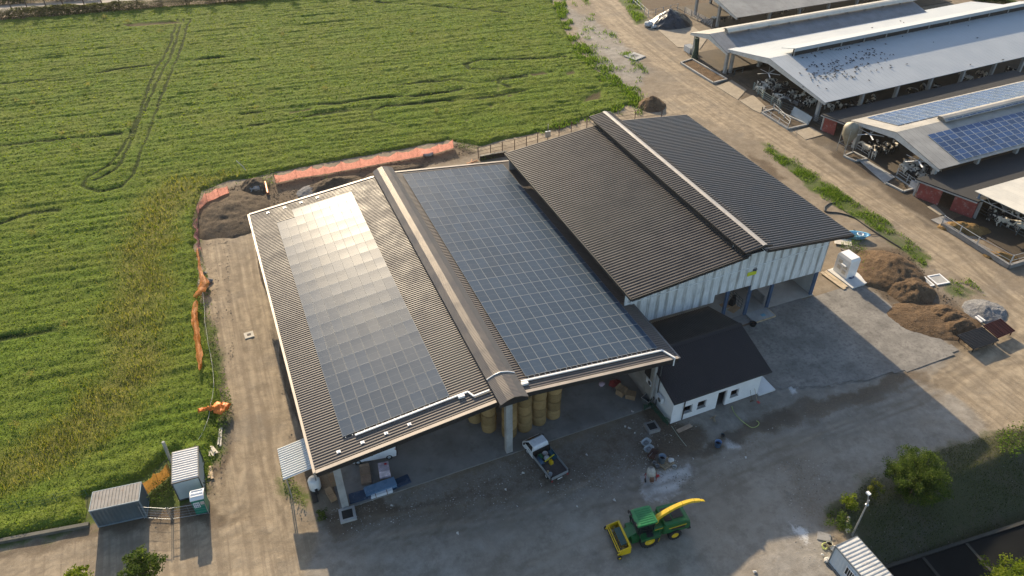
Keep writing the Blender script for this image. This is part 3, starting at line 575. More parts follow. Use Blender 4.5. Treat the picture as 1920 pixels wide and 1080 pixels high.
def solar_array(name, label, org, ang, axis, slots, wd, ln, gap, mat, sag, up, rzdeg=0.0, group=None):
    """slots: list of (i across the slope, j along the roof); local x up the slope side, local y along the roof"""
    a = thing(name, label, 'solar array', org, R(rzdeg), group); a.rotation_euler = (0, -ang, R(rzdeg)) if axis == 'y' else (ang, 0, R(rzdeg))
    rs = random.Random(3); slots = sorted(slots, key=lambda s: (s[1], s[0])); rest = []
    meshes = []
    for k in range(6):
        V, F, UV = panel_geo(wd-gap, ln-gap, sag*(.55+.18*k), (k*3+1, k*5+2)); meshes.append(npmesh('solar_panel', V, F, mat, smooth=False, uv=UV))
        pl_ = meshes[-1].polygons; sm = [True]*(20)+[False]*(len(pl_)-20); pl_.foreach_set('use_smooth', sm)
    Vs = []; Fs = []; Us = []; off = 0
    for q, (i, j) in enumerate(slots):
        tx = R(rs.gauss(0, .16)); ty = R(rs.gauss(0, .14)); k = rs.randrange(6)
        if q < 100:
            o = link('solar_panel', meshes[k], a); o.location = (i*wd, j*ln, up); o.rotation_euler = (tx, ty, 0)
        else:
            V, F, UV = panel_geo(wd-gap, ln-gap, sag*(.55+.18*k), (i+20, j+20)); rm = np.array(Matrix.Rotation(ty, 3, 'Y')@Matrix.Rotation(tx, 3, 'X'))
            Vs.append(V@rm.T+np.array([i*wd, j*ln, up])); Fs.append(F+off); Us.append(UV); off += len(V)
    if Vs:
        me = npmesh('solar_panels', np.vstack(Vs), np.vstack(Fs), mat, smooth=True, uv=np.vstack(Us)); sm = ([True]*20+[False]*(len(Fs[0])-20))*len(Vs); me.polygons.foreach_set('use_smooth', sm)
        tag(link('solar_panels', me, a), kind='stuff')
    m = MB()      # mounting rails with feet, seen along the front edge
    mj = min(s[1] for s in slots); xs = sorted(set(s[0] for s in slots))
    for i in xs:
        for dx in (-.28, .28):
            jm = max(s[1] for s in slots if s[0] == i)+1; m.bx(i*wd+dx*wd-.025, i*wd+dx*wd+.025, -.18, jm*ln, up-.10, up-.05); m.bx(i*wd+dx*wd-.03, i*wd+dx*wd+.03, -.20, -.14, .02, up-.04)
    m.build('mounting_rail', GALV, a)
    return a
angL = math.atan(.1085); angR = math.atan(.111)
sl_ = [(i, j) for i in range(9) for j in range(20) if not (i < 2 and j == 19)]
solar_array('solar_array', 'grey solar array glinting in the sun with a stepped back corner', (3.12, 44.6, zl(3.12)), angL, 'y', sl_, 1.10, 1.925, .034, PV_GREY, .0058, .20)
sr_ = [(i, j) for i in range(13) for j in range(21)]
solar_array('solar_array', 'dark bluish solar array filling the roof half beside the valley of both barns', (20.0, 43.85, zr(20.0)), -angR, 'y', sr_, 1.10, 1.925, .034, PV_GREY, .0058, .20)
# ================================================================== WHITE GABLED BARN
BO = (48, 66, 0); BX0, BX1, BY0, BY1 = 33.5, 62.2, 49.0, 83.0
gb = thing('gable_barn', 'tall barn with plain brown ribbed roof and streaked white front cladding', 'barn', BO)
bl = lambda x: 9.62+(x-BX0)*.105
br_ = lambda x: 9.88+(BX1-x)*.104
m = MB(BO); m.ribbed((BX0, BY0, bl(BX0)), (47.9, BY0, bl(47.9)), (0, BY1-BY0, 0), .42, .09, .42, .12); m.build('roof', M('charcoal_roof_steel', (.088, .078, .070), .5, .0, .2, .5, ((.12, .11, .10), .4), spec=.25), gb)
m = MB(BO); m.ribbed((BX1, BY0, br_(BX1)), (49.8, BY0, br_(49.8)), (0, BY1-BY0, 0), .42, .09, .42, .12); m.build('roof', M('brown_roof_far_side', (.072, .068, .066), .40, .25, .16, .5), gb)
m = MB(BO); m.ribbed((46.85, BY0-.1, 11.80), (49.3, BY0-.1, 12.06), (0, 35.6, 0), .42, .085, .42, .08); m.ribbed((50.3, BY0-.1, 11.93), (49.32, BY0-.1, 12.06), (0, 35.6, 0), .42, .085, .42, .08); m.build('raised_ridge_roof', MATS['charcoal_roof_steel'], gb)
m = MB(BO); m.extrude([(49.05, BY0-.12, 12.13), (49.32, BY0-.12, 12.19), (49.62, BY0-.12, 12.13), (49.62, BY0-.12, 12.08), (49.32, BY0-.12, 12.13), (49.05, BY0-.12, 12.08)], (0, 35.7, 0)); m.build('ridge_flashing', M('pale_ridge_flashing', (.36, .335, .305), .45, .2, .1, 1), gb)
m = MB(BO); m.bx(47.0, 47.1, BY0+.4, 80.6, 10.9, 11.80); m.bx(47.1, 49.8, BY0+.3, BY1+1, 10.95, 11.0); m.build('ridge_slot_shade', DARK, gb)  # black panel standing in for the shade inside the open slot
m = MB(BO)
m.beam((BX0, BY0-.04, bl(BX0)-.06), (47.5, BY0-.04, bl(47.5)-.06), .10, .34); m.beam((46.85, BY0-.16, 11.72), (49.3, BY0-.16, 11.98), .08, .22); m.beam((49.3, BY0-.16, 11.98), (50.3, BY0-.16, 11.84), .08, .22); m.beam((50.0, BY0-.04, br_(50.0)-.06), (BX1, BY0-.04, br_(BX1)-.06), .10, .34)
m.bx(BX0-.12, BX0-.01, BY0, BY1, 9.40, 9.66); m.bx(BX1+.01, BX1+.14, BY0, BY1, 9.62, 9.90); m.bx(46.8, 46.86, BY0, BY1, 11.66, 11.86); m.build('fascia', DARKTRIM, gb)
# front cladding: three panels of different depth (outline as built)
CYF = 51.0
def cz(px_, py_): return onY(px_, py_, CYF).z
x_a, x_b, x_c = onY(1339, 560, CYF).x, onY(1407.5, 540, CYF).x, 61.2
zA, zB, zC = 4.62, cz(1372, 543), cz(1480, 522)
m = MB(BO)
def clad(x0, x1, zb0, zb1, top):
    n = max(2, int((x1-x0)/.18)); vs = []
    for i in range(n+1):
        x = x0+(x1-x0)*i/n; y = CYF-(.03 if i % 2 else 0); vs += [(x, y, zb0+(zb1-zb0)*i/n), (x, y, top(x))]
    m.add(vs, [(2*i, 2*i+2, 2*i+3, 2*i+1) for i in range(n)])
tp = lambda x: (bl(x)-.14) if x < 46.95 else (11.75 if x < 50.0 else br_(x)-.14)
clad(34.0, x_a, cz(1220, 599), cz(1338, 567), tp); clad(x_a, x_b, cz(1341, 553), cz(1407, 535), tp); clad(x_b, x_c, cz(1408, 544), cz(1571, 499), tp)
m.build('front_cladding', CLAD, gb)
m = MB(BO)
zq = lambda x: 7.35
m.beam((34.1, CYF-.05, 7.30), (61.1, CYF-.05, 7.62), .03, .10); m.build('cladding_joint', M('joint_strip', (.78, .79, .79), .5), gb)
m = MB(BO); m.add([(x, CYF+.12, z) for x, z in ((34.0, 4.6), (x_a, 4.6), (61.1, 5.6), (61.1, 9.6), (49, 11.2), (34.0, 9.4))], [(0, 1, 2, 3, 4, 5)]); m.build('cladding_back', M('cladding_back', (.30, .30, .29), .8), gb)
m = MB(BO)      # yellow notice on the cladding
p = onY(1409, 512, CYF); m.box((p.x, CYF-.09, p.z), (1.25, .03, .52)); sg = m.build('yellow_notice', M('yellow_sign', (.62, .66, .04), .5, 0, .08, 1), gb)
m = MB(BO); m.box((p.x+.3, CYF-.12, p.z+.48), (.5, .14, .18)); m.box((p.x+.3, CYF-.22, p.z+.40), (.16, .12, .10)); m.build('flood_lamp', M('lamp_grey', (.12, .12, .13), .5), gb)
for x, top in ((47.9, 5.0), (51.15, 5.8), (54.35, 5.8), (60.95, 6.6)):
    for yy in ((51.25,) if x < 60 else (51.25, 59, 67, 75, 82.5)):
        m = MB(BO); m.bx(x-.16, x+.16, yy-.04, yy+.04, -.1, top); m.bx(x-.16, x-.11, yy-.15, yy+.15, -.1, top); m.bx(x+.11, x+.16, yy-.15, yy+.15, -.1, top); m.build('post', STEELBL, gb)
m = MB(BO); m.prism([(34, 51.6), (61.3, 51.05), (61.3, 83), (34, 83)], -.1, .06); m.build('floor_slab', M('swept_concrete_floor', (.36, .34, .30), .9, 0, .2, .35, ((.24, .22, .18), .5)), gb)
m = MB(BO)
m.bx(60.9, 61.1, 51.6, 82.8, .06, 3.0); m.bx(60.95, 61.08, 51.5, 82.8, 6.4, 9.4); m.build('side_wall', M('pale_block_wall', (.42, .41, .38), .9, 0, .15, .8), gb)
m = MB(BO); m.bx(34, 61, 82.6, 82.8, .06, 9.2); m.build('back_wall', CONCD, gb)
m = MB(BO); m.bx(54.3, 54.42, 51.9, 70, .06, 1.3); m.build('inner_wall', CONCD, gb)
m = MB(BO)
for k in range(9): m.tube([(51.3, 52.2+k*.6, .1), (51.3, 52.2+k*.6, 1.6)], .025, 5)
for z in (.5, .9, 1.3, 1.6): m.tube([(51.3, 52.0, z), (51.3, 57.4, z)], .025, 5)
m.build('pen_railing', M('dark_green_steel', (.05, .07, .06), .5), gb)
# ================================================================== SMALL WHITE HOUSE
UO = (39.2, 45.4, 0); hs_ = thing('white_house', 'small white rendered house with dark ribbed roof and unglazed openings', 'house', UO)
UX0, UX1, UY0, UY1, UE = 33.85, 44.5, 40.1, 50.6, 3.42
# openings measured from the photograph
def wx(px_, py_): q = onY(px_, py_, UY0); return q
def opening(l, r, t, b): return [wx(l, (t+b)/2).x, wx(r, (t+b)/2).x, wx((l+r)/2, b).z, wx((l+r)/2, t).z]
WIN = []
for l, r, t, b in ((1282, 1298, 759, 775), (1308, 1324, 750, 766), (1370, 1385, 728, 746)):
    a0 = onY(l, (t+b)/2+2, UY0); a1 = onY(r, (t+b)/2-2, UY0); zc = onY((l+r)/2, (t+b)/2, UY0).z; WIN.append((a0.x, a1.x, zc-.5, zc+.5))
d0 = onY(1341, 765, UY0).x; d1 = onY(1358, 758, UY0).x; DOOR = (d0, d1, .0, 2.25)
ops = sorted(WIN+[DOOR])
m = MB(UO)
xs = UX0
for (a, b, z0, z1) in ops:
    m.bx(xs, a, UY0, UY0+.3, 0, UE)
    if z0 > .02: m.bx(a, b, UY0, UY0+.3, 0, z0)
    m.bx(a, b, UY0, UY0+.3, z1, UE); xs = b
m.bx(xs, UX1, UY0, UY0+.3, 0, UE)
for X0 in (UX0, UX1-.3): m.extrude([(X0, UY0+.3, 0), (X0, UY1-.3, 0), (X0, UY1-.3, UE), (X0, 45.35, 5.05), (X0, UY0+.3, UE)], (.3, 0, 0))
m.bx(UX0, UX1, UY1-.3, UY1, 0, UE); m.build('wall', WHITEW, hs_)
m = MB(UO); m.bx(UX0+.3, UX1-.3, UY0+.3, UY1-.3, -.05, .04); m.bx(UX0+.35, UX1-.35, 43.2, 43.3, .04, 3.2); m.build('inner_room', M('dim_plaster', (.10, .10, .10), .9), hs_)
for i, (a, b, z0, z1) in enumerate(ops):
    if z0 < .02:
        m = MB(UO); m.bx(a+.02, a+.09, UY0+.16, UY0+.26, .05, z1-.03); m.bx(b-.09, b-.02, UY0+.16, UY0+.26, .05, z1-.03); m.bx(a+.09, b-.09, UY0+.16, UY0+.26, z1-.1, z1-.03); m.build('door_frame', M('grey_frame', (.20, .20, .20), .6), hs_)
    else:
        m = MB(UO); e = .06; m.bx(a+.01, a+e, UY0+.2, UY0+.28, z0+.01, z1-.01); m.bx(b-e, b-.01, UY0+.2, UY0+.28, z0+.01, z1-.01); m.bx(a+e, b-e, UY0+.2, UY0+.28, z1-e, z1-.01); m.bx(a+e, b-e, UY0+.2, UY0+.28, z0+.01, z0+e); wf = m.build('window', M('grey_frame', (.20, .20, .20), .6), hs_)
        m = MB(UO); m.bx(a-.04, b+.04, UY0-.05, UY0+.19, z0-.05, z0+.005); m.build('sill', CONC, wf)
ry, rz_ = 45.35, 5.28
m = MB(UO)
def roofside(y_e, s):
    a = Vector((UX0-.35, y_e, UE+.05)); b = Vector((UX0-.35, ry, rz_)); m.ribbed(a, b, (UX1-UX0+1.05, 0, 0), .25, .04, .5, .10)
roofside(UY0-.35, 1); m.build('roof', BROWN2, hs_)
m = MB(UO); roofside(UY1+.35, 1); m.build('roof', BROWN2, hs_)
m = MB(UO); m.extrude([(UX0-.36, ry-.3, rz_-.01), (UX0-.36, ry, rz_+.09), (UX0-.36, ry+.3, rz_-.01)], (UX1-UX0+1.07, 0, 0)); m.build('ridge_cap', BROWN2, hs_)
m = MB(UO); m.bx(UX0-.35, UX1+.7, UY0-.52, UY0-.36, UE-.08, UE+.06); m.build('gutter', DARKTRIM, hs_)
m = MB(UO); p = onY(1275.5, 795, UY0); m.tube([(p.x, UY0-.42, UE-.05), (p.x, UY0-.08, UE-.35), (p.x, UY0-.08, .15)], .055, 8); m.build('downpipe', M('black_pipe', (.02, .02, .022), .4), hs_)
for yy, zz in ((44.0, 2.55), (42.0, 2.0)):
    m = MB(UO); m.box((UX0-.30, yy, zz), (.36, .95, .68)); ac = m.build('air_conditioner', M('aircon_white', (.70, .72, .74), .5), hs_)
    m = MB(UO); m.lathe([(.0, .0), (.25, .0), (.25, .03), (.0, .035)], (UX0-.485, yy-.15, zz), 20, (-1, 0, 0)); m.lathe([(.05, .03), (.06, .05), (0, .05)], (UX0-.485, yy-.15, zz), 10, (-1, 0, 0)); m.build('fan_grille', M('dark_grille', (.06, .065, .07), .6), ac)
m = MB(UO); m.bx(UX1, 46.6, 39.75, 43.6, -.05, .14); m.build('terrace', M('white_terrace', (.66, .66, .65), .8, 0, .1, .8), hs_)
# ================================================================== COW BARNS
ROOFW = M('white_roof_sheet', (.39, .42, .44), .6, .0, .06, .25, ((.40, .42, .43), .3))
ROOFG = M('fibre_cement_roof', (.36, .345, .31), .8, 0, .18, .3, ((.22, .20, .17), .55))
ROOFB = M('blue_grey_roof', (.22, .23, .24), .8, 0, .2, .35, ((.13, .13, .12), .5))
BEAMC = M('pale_beam', (.50, .51, .50), .8, 0, .15, .6, ((.30, .29, .27), .5))
def cow_barn(name, label, x0, y0, y1, yr, L, slope, ez, rz_, roofs, posts, cap, overx=1.3):
    O = (x0, y0, 0); b = thing(name, label, 'cow barn', O, math.atan(slope))
    m = MB(); W = y1-y0; r = yr-y0
    m.ribbed((-overx+0, 0, ez), (-overx+0, r, rz_), (L, 0, 0), 1.0, .03, .8, .10); m.build('roof', roofs[0], b)
    m = MB(); m.ribbed((-overx, W, ez), (-overx, r, rz_), (L, 0, 0), 1.0, .03, .8, .10); m.build('roof', roofs[1], b)
    m = MB(); m.extrude([(-overx, .05, ez-.12), (-overx, r, rz_-.12), (-overx, W-.05, ez-.12), (-overx, W-.05, ez-.45), (-overx, r, rz_-1.05), (-overx, .05, ez-.45)], (.22, 0, 0)); m.build('gable_beam', BEAMC, b)
    if cap:
        c0, hw, hz, rise, mt, dx, dy = cap
        m = MB(); pr = [(r+dy-hw, rz_+hz-.16), (r+dy-hw*.5, rz_+hz+rise*.6), (r+dy, rz_+hz+rise), (r+dy+hw*.5, rz_+hz+rise*.6), (r+dy+hw, rz_+hz-.16)]
        for (ya, za), (yb, zb) in zip(pr[:-1], pr[1:]): m.ribbed((c0, ya, za), (c0, yb, zb), (L-c0-dx, 0, 0), 1.0, .02, .8, .06)
        rc = m.build('ridge_cap', mt, b)
        for k in range(int((L-c0)/5)): m = MB(); m.bx(c0+.4+k*5, c0+.6+k*5, r+dy-hw*.8, r+dy+hw*.8, rz_-.1, rz_+hz-.05); m.build('cap_bracket', CONCD, b)
    xs_ = [0]+[8.2*k for k in range(1, int(L/8.2))]
    for k, x in enumerate(xs_):
        for yy in ((.9, W-.9) if k > 0 else tuple(posts)):
            m = MB(); m.bx(x-.25, x+.25, yy-.28, yy+.28, -.05, ez-.35+ (rz_-ez)*min(yy, W-yy)/(W/2)*.7); m.build('post', CONC, b)
    m = MB(); m.bx(-1.0, L-1, .1, W-.1, -.05, .04); m.build('floor_slab', M('mucky_barn_floor', (.085, .068, .048), .9, 0, .35, .4, ((.15, .12, .085), .5), .3), b)
    return b
wb = cow_barn('cow_barn', 'long cow barn with white roof, ridge cap and birds on it', 94.6, 87.3, 115.0, 102.2, 68, .030, 4.55, 7.0, (ROOFW, ROOFW), (2.2, 26.0), None)
b2 = cow_barn('cow_barn', 'cow barn with grey roof and rounded cream ridge cap', 92.7, 112.6, 125.0, 119.0, 53, .012, 4.5, 6.15, (ROOFB, ROOFG), (.9, 11.6), (2.5, 1.0, .50, .4, M('cream_cap', (.60, .56, .47), .8, 0, .12, .5, ((.42, .38, .30), .4)), .8, -.6), .9)
b3 = cow_barn('cow_barn', 'farthest cow barn with grey sheet roof at the top edge', 107.2, 128.9, 152, 141, 64, .0, 4.5, 7.2, (ROOFG, ROOFG), (7.8, 16.5), None)
sb = cow_barn('cow_barn', 'cow barn whose roof carries blue solar panels', 93.6, 62.9, 80.4, 71.7, 46, .010, 4.5, 6.35, (ROOFG, ROOFG), (1.2, 16.2), (8.2, 1.05, .42, .30, ROOFG, 1.0, .2), .9)

m = MB(); r_ = 14.9; m.extrude([(3.2, r_-1.2, 8.50), (3.2, r_+2.2, 7.50), (3.2, r_+2.2, 7.40), (3.2, r_-1.08, 8.36), (3.2, r_-1.08, 7.85), (3.2, r_-1.2, 7.85)], (63.5, 0, 0)); m.build('ridge_cap', ROOFW, wb)
m = MB(); m.bx(3.3, 66.6, r_-.75, r_-.65, 6.6, 8.2); m.build('ridge_gap_shade', DARK, wb)  # dark face added to imitate the shade in the gap under the cap
for k in range(12): m = MB(); m.bx(3.4+k*5.6, 3.6+k*5.6, r_-.95, r_-.78, 6.7, 7.95); m.build('cap_bracket', CONCD, wb)
# ================================================================== OBJECTS IN THE YARD
WOOD = M('pale_wood', (.42, .32, .20), .8, 0, .3, 2, ((.22, .16, .10), .4), rnd=.15)
WOODD = M('dark_wood', (.13, .085, .055), .85, 0, .3, 2, rnd=.15)
CARD = M('cardboard', (.34, .22, .12), .85, 0, .2, 1.5, rnd=.2)
SOIL = None
def simple(name, label, cat, mb, mat, group=None, kind=None):
    return tag(mb.build(name, mat), label, cat, group, kind)
# ---- site containers
def container(name, label, cx, cy, rzd, L, W, H, nrib, wall, roof, edge, window=None, zb=.12):
    t = thing(name, label, 'container', (cx, cy, 0), R(rzd)); a, b = L/2, W/2
    m = MB(); n = int(L/.16)
    for s in (-1, 1):
        vs = []
        for i in range(n+1):
            x = -a+.06+(L-.12)*i/n; y = s*(b-.05-(.035 if i % 2 else 0)); vs += [(x, y, zb+.1), (x, y, H-.1)]
        m.add(vs, [(2*i, 2*i+2, 2*i+3, 2*i+1) for i in range(n)])
        m.box((s*(a-.05), 0, H/2+.05), (.05, W-.14, H-.2))
    m.build('wall', wall, t)
    m = MB()
    for s in (-1, 1):
        m.bx(-a, a, s*b-.05 if s > 0 else -b-.03, s*b+.03 if s > 0 else -b+.05, H-.10, H+.03); m.bx(-a, a, s*b-.05 if s > 0 else -b-.02, s*b+.02 if s > 0 else -b+.05, zb-.02, zb+.12)
        for q in (-1, 1): m.box((s*(a-.03), q*(b-.03), H/2), (.09, .09, H-.2))
        m.bx(s*a-.05 if s > 0 else -a-.02, s*a+.02 if s > 0 else -a+.05, -b, b, H-.102, H+.028); m.bx(s*a-.04, s*a+.02, -b, b, zb-.02, zb+.1)
    m.build('frame', edge, t)
    m = MB(); m.ribbed((-a+.06, -b+.06, H-.03), (-a+.06, b-.06, H+.02), (L-.12, 0, 0), (L-.12)/nrib, .055, .42, .05); m.build('roof', roof, t)
    m = MB()
    for s in (-1, 1): m.bx(s*a*.7-.1, s*a*.7+.1, -b+.02, b-.02, -.02, zb)
    m.build('skid', DARKTRIM, t)
    if window:
        x, z = window; m = MB(); y = b
        for (xa, xb, za, zb2) in ((-.5, .5, .42, .48), (-.5, .5, -.48, -.42), (-.5, -.44, -.42, .42), (.44, .5, -.42, .42)): m.bx(x+xa, x+xb, y-.02, y+.05, z+za, z+zb2)
        wn = m.build('window', WHITEP, t); m = MB(); m.bx(x-.44, x+.44, y-.01, y+.012, z-.42, z+.42); m.build('pane', DARK, wn)
        m = MB(); [m.bx(x-.4+k*.18, x-.37+k*.18, y+.015, y+.04, z-.42, z+.42) for k in range(5)]; m.build('bars', WHITEP, wn)
    return t
container('site_container', 'blue grey steel site container with rusty ribbed roof at the field edge', -17.1, 50.2, -7.1, 4.05, 2.05, 2.5, 14, M('container_blue_grey', (.10, .135, .155), .6, .2, .2, .8, ((.16, .13, .11), .3)), M('rusty_roof', (.26, .25, .235), .65, .1, .25, 1.2, ((.24, .15, .10), .55)), M('container_edge', (.22, .27, .30), .55, .2, .15, 1))
container('site_container', 'pale site cabin with white ribbed roof behind the portable toilet', -11.2, 51.4, 86.5, 3.75, 2.3, 2.6, 13, M('cabin_pale', (.42, .50, .52), .6, 0, .12, .8, ((.30, .32, .31), .3)), M('cabin_roof', (.60, .60, .585), .5, .1, .12, .8, ((.36, .35, .33), .4)), M('cabin_dark_edge', (.07, .075, .08), .6))
container('site_container', 'white site cabin with barred window beside the lamp post', 38.85, 18.65, -90, 6.1, 2.3, 2.6, 19, M('cabin_white', (.52, .58, .62), .55, 0, .08, .8), M('cabin_roof_strips', (.62, .61, .57), .45, .1, .12, .7, ((.30, .28, .25), .5)), M('cabin_grey_edge', (.16, .18, .19), .6), None)
c3 = [o for o in COL.objects if o.name.startswith('site_container') and not o.parent][-1]
m = MB()     # barred window on the cabin's west side (local -y)
for (xa, xb, za, zb2) in ((-.62, .62, .44, .50), (-.62, .62, -.50, -.44), (-.62, -.56, -.44, .44), (.56, .62, -.44, .44)): m.bx(-.85+xa, -.85+xb, -1.21, -1.13, 1.55+za, 1.55+zb2)
wn = m.build('window', WHITEP, c3); m = MB(); m.bx(-1.41, -.29, -1.17, -1.14, 1.11, 1.99); m.build('pane', DARK, wn)
m = MB(); [m.bx(-1.2+k*.2, -1.16+k*.2, -1.20, -1.175, 1.11, 1.99) for k in range(5)]; m.build('bars', WHITEP, wn)
# ---- portable toilet
t = thing('portable_toilet', 'green portable toilet with white domed roof and notices on its door', 'toilet', (-10.55, 47.95, 0), R(-6)); GRN = M('toilet_green', (.012, .19, .125), .45, 0, .12, 1)
m = MB(); m.bx(-.54, .54, -.54, .58, .12, 2.0); m.build('cabin', GRN, t)
m = MB(); m.bx(-.58, .58, -.58, .62, -.02, .12); m.build('base', M('toilet_base', (.05, .06, .06), .7), t)
m = MB(); m.bx(-.58, .58, -.57, .61, 2.0, 2.08)
for i in range(8): 
    y0 = -.57+i*1.18/8; h = lambda y: 2.08+.2*math.sin(PI*(y+.57)/1.18)**.7 if -.57 < y < .61 else 2.08
    m.add([(-.58, y0, h(y0)), (.58, y0, h(y0)), (.58, y0+1.18/8, h(y0+1.18/8)), (-.58, y0+1.18/8, h(y0+1.18/8)), (-.58, y0, 2.0), (.58, y0, 2.0), (.58, y0+1.18/8, 2.0), (-.58, y0+1.18/8, 2.0)], [(0, 1, 2, 3), (0, 3, 7, 4), (1, 5, 6, 2)])
for k in range(3): m.bx(-.5, .5, -.35+k*.33, -.28+k*.33, 2.22, 2.33)
m.build('roof', M('toilet_roof', (.82, .82, .80), .4, 0, .05, 1), t)
m = MB(); m.bx(-.40, .40, -.575, -.54, .15, 1.98); dr = m.build('door', M('toilet_door', (.014, .21, .14), .45, 0, .1, 1), t)
m = MB(); m.bx(-.42, .10, -.60, -.578, 1.05, 1.75); nt_ = m.build('notice', WHITEP, dr); BLU = M('notice_blue', (.03, .07, .30), .5)
m = MB()
for i in range(3):
    for j in range(2): m.lathe([(0, 0), (.055, 0), (.055, .006), (0, .006)], (-.31+i*.15, -.601, 1.25+j*.28), 12, (0, -1, 0)); m.bx(-.35+i*.15, -.27+i*.15, -.604, -.601, 1.12+j*.28, 1.17+j*.28)
m.build('pictogram', BLU, nt_)
m = MB(); m.bx(.17, .50, -.60, -.578, 1.35, 1.75); n2 = m.build('notice', M('notice_cream', (.75, .70, .62), .6), dr); m = MB(); m.bx(.20, .47, -.604, -.601, 1.64, 1.68); m.bx(.20, .40, -.604, -.601, 1.54, 1.56); m.bx(.20, .45, -.604, -.601, 1.44, 1.46); m.build('printed_lines', M('notice_red', (.55, .12, .05), .6), n2)
# ---- wire gates between the containers
def mesh_panel(name, label, a, b, h, mat, nw=4, npst=2, cat='fence', group=None, rail=.022, sag=0):
    a = Vector(a); b = Vector(b); t = thing(name, label, cat, a, 0, group); d = b-a
    m = MB()
    for z in (h, .12): m.tube([(0, 0, z), (d.x, d.y, z)], rail, 6)
    for k in range(1, nw): m.tube([(0, 0, .12+(h-.12)*k/nw), (d.x, d.y, .12+(h-.12)*k/nw)], .009, 4)
    n = max(2, int(d.length/1.3))
    for k in range(1, n): m.tube([(d.x*k/n, d.y*k/n, .12), (d.x*k/n, d.y*k/n, h)], .006, 4)
    m.build('wire_mesh', mat, t)
    for k in range(npst):
        p = d*(k/(npst-1)); m = MB(); m.tube([(p.x, p.y, -.02), (p.x, p.y, h+.12)], .035, 6); m.build('post', mat, t)
    return t
mesh_panel('wire_gate', 'low wire gate between the blue container and the cabin', at(271, 972), at(322, 975), 1.7, GALV)
mesh_panel('wire_gate', 'leaning wire gate in front of the green toilet', at(325, 974), at(392, 963), 1.6, GALV)
# ---- net fences
def net_material(name, c, hole=.22):
    g = NG(name); v = g.coord('Object'); nz = g.noise(2.5, 5, .7, v); col = g.mix(g.ramp(nz, .3, .7), tuple(x*.75 for x in c), tuple(min(1, x*1.15) for x in c))
    b = g.bsdf(col, .6, 0, g.bump(g.noise(9, 4, .7, v), .5, .05), .3); t_ = g.n('BsdfTranslucent'); g.l(col, t_.inputs[0]); mx = g.n('MixShader'); mx.inputs[0].default_value = .45; g.l(b.outputs[0], mx.inputs[1]); g.l(t_.outputs[0], mx.inputs[2])
    tr = g.n('BsdfTransparent'); m2 = g.n('MixShader'); ck = g.n('TexChecker'); ck.inputs['Scale'].default_value = 30; g.l(v, ck.inputs[0]); g.l(g.math('MULTIPLY', ck.outputs[1], hole*2), m2.inputs[0]); g.l(mx.outputs[0], m2.inputs[1]); g.l(tr.outputs[0], m2.inputs[2]); g.l(m2.outputs[0], g.out.inputs[0]); return g.m
NETP = net_material('pink_net', (.58, .27, .22), .12); NETO = net_material('orange_net', (.66, .22, .035), .22); NETB = net_material('brown_orange_net', (.34, .17, .04), .15); NETV = net_material('faded_pink_net', (.42, .17, .18), .3)
IRON = M('rusty_iron', (.10, .055, .04), .8, 0, .3, 4)
def net_fence(name, label, pts, h, mat, seed=1, lean=.25, posts=True, zb=.05):
    pts = [Vector(p) for p in pts]; o = pts[0].copy(); t = thing(name, label, 'net fence', o); r = random.Random(seed)
    for s, (a, b) in enumerate(zip(pts[:-1], pts[1:])):
        d = b-a; n = max(3, int(d.length/.35)); nz = 5; q = Vector((d.y, -d.x, 0)).normalized(); vs = []
        ha = h*(.85+.3*r.random()); hb = h*(.85+.3*r.random())
        for i in range(n+1):
            u = i/n; hh = (ha+(hb-ha)*u)*(1-.22*math.sin(PI*u)*r.uniform(.6, 1.2))
            for j in range(nz+1):
                w_ = j/nz; p = a+d*u-o+q*(lean*w_*w_*math.sin(PI*u)+r.gauss(0, .035)+.12*(1-w_)); vs.append((p.x, p.y, zb+hh*w_))
        m = MB(); m.add(vs, [(i*(nz+1)+j, (i+1)*(nz+1)+j, (i+1)*(nz+1)+j+1, i*(nz+1)+j+1) for i in range(n) for j in range(nz)], True); m.build('net', mat, t)
    if posts:
        for p in pts: m = MB(); q = p-o; m.tube([(q.x, q.y, -.05), (q.x+r.gauss(0, .05), q.y+r.gauss(0, .05), h*1.15)], .022, 5); m.build('post', IRON, t)
    return t
net_fence('net_fence', 'long pink plastic net fence behind the solar roofed barn', [at(*p) for p in ((517, 343), (557, 334), (588, 329), (610, 326), (641, 320), (676, 314), (712, 307), (746, 301), (783, 294), (822, 286), (850, 277))], 1.45, NETP, 3)
net_fence('net_fence', 'short pink net fence curving round the dark soil heap', [at(*p) for p in ((431, 366), (412, 372), (390, 381), (376, 398), (374, 412))], 1.5, NETP, 5)
net_fence('net_fence', 'sagging faded pink net hanging beside the pallet', [at(*p) for p in ((373, 418), (374, 440), (376, 462), (380, 474))], .95, NETV, 7, .6)
net_fence('net_fence', 'brown orange net between the blue container and the cabin', [at(272, 928), at(298, 908), at(322, 890)], 1.7, NETB, 9, .1)
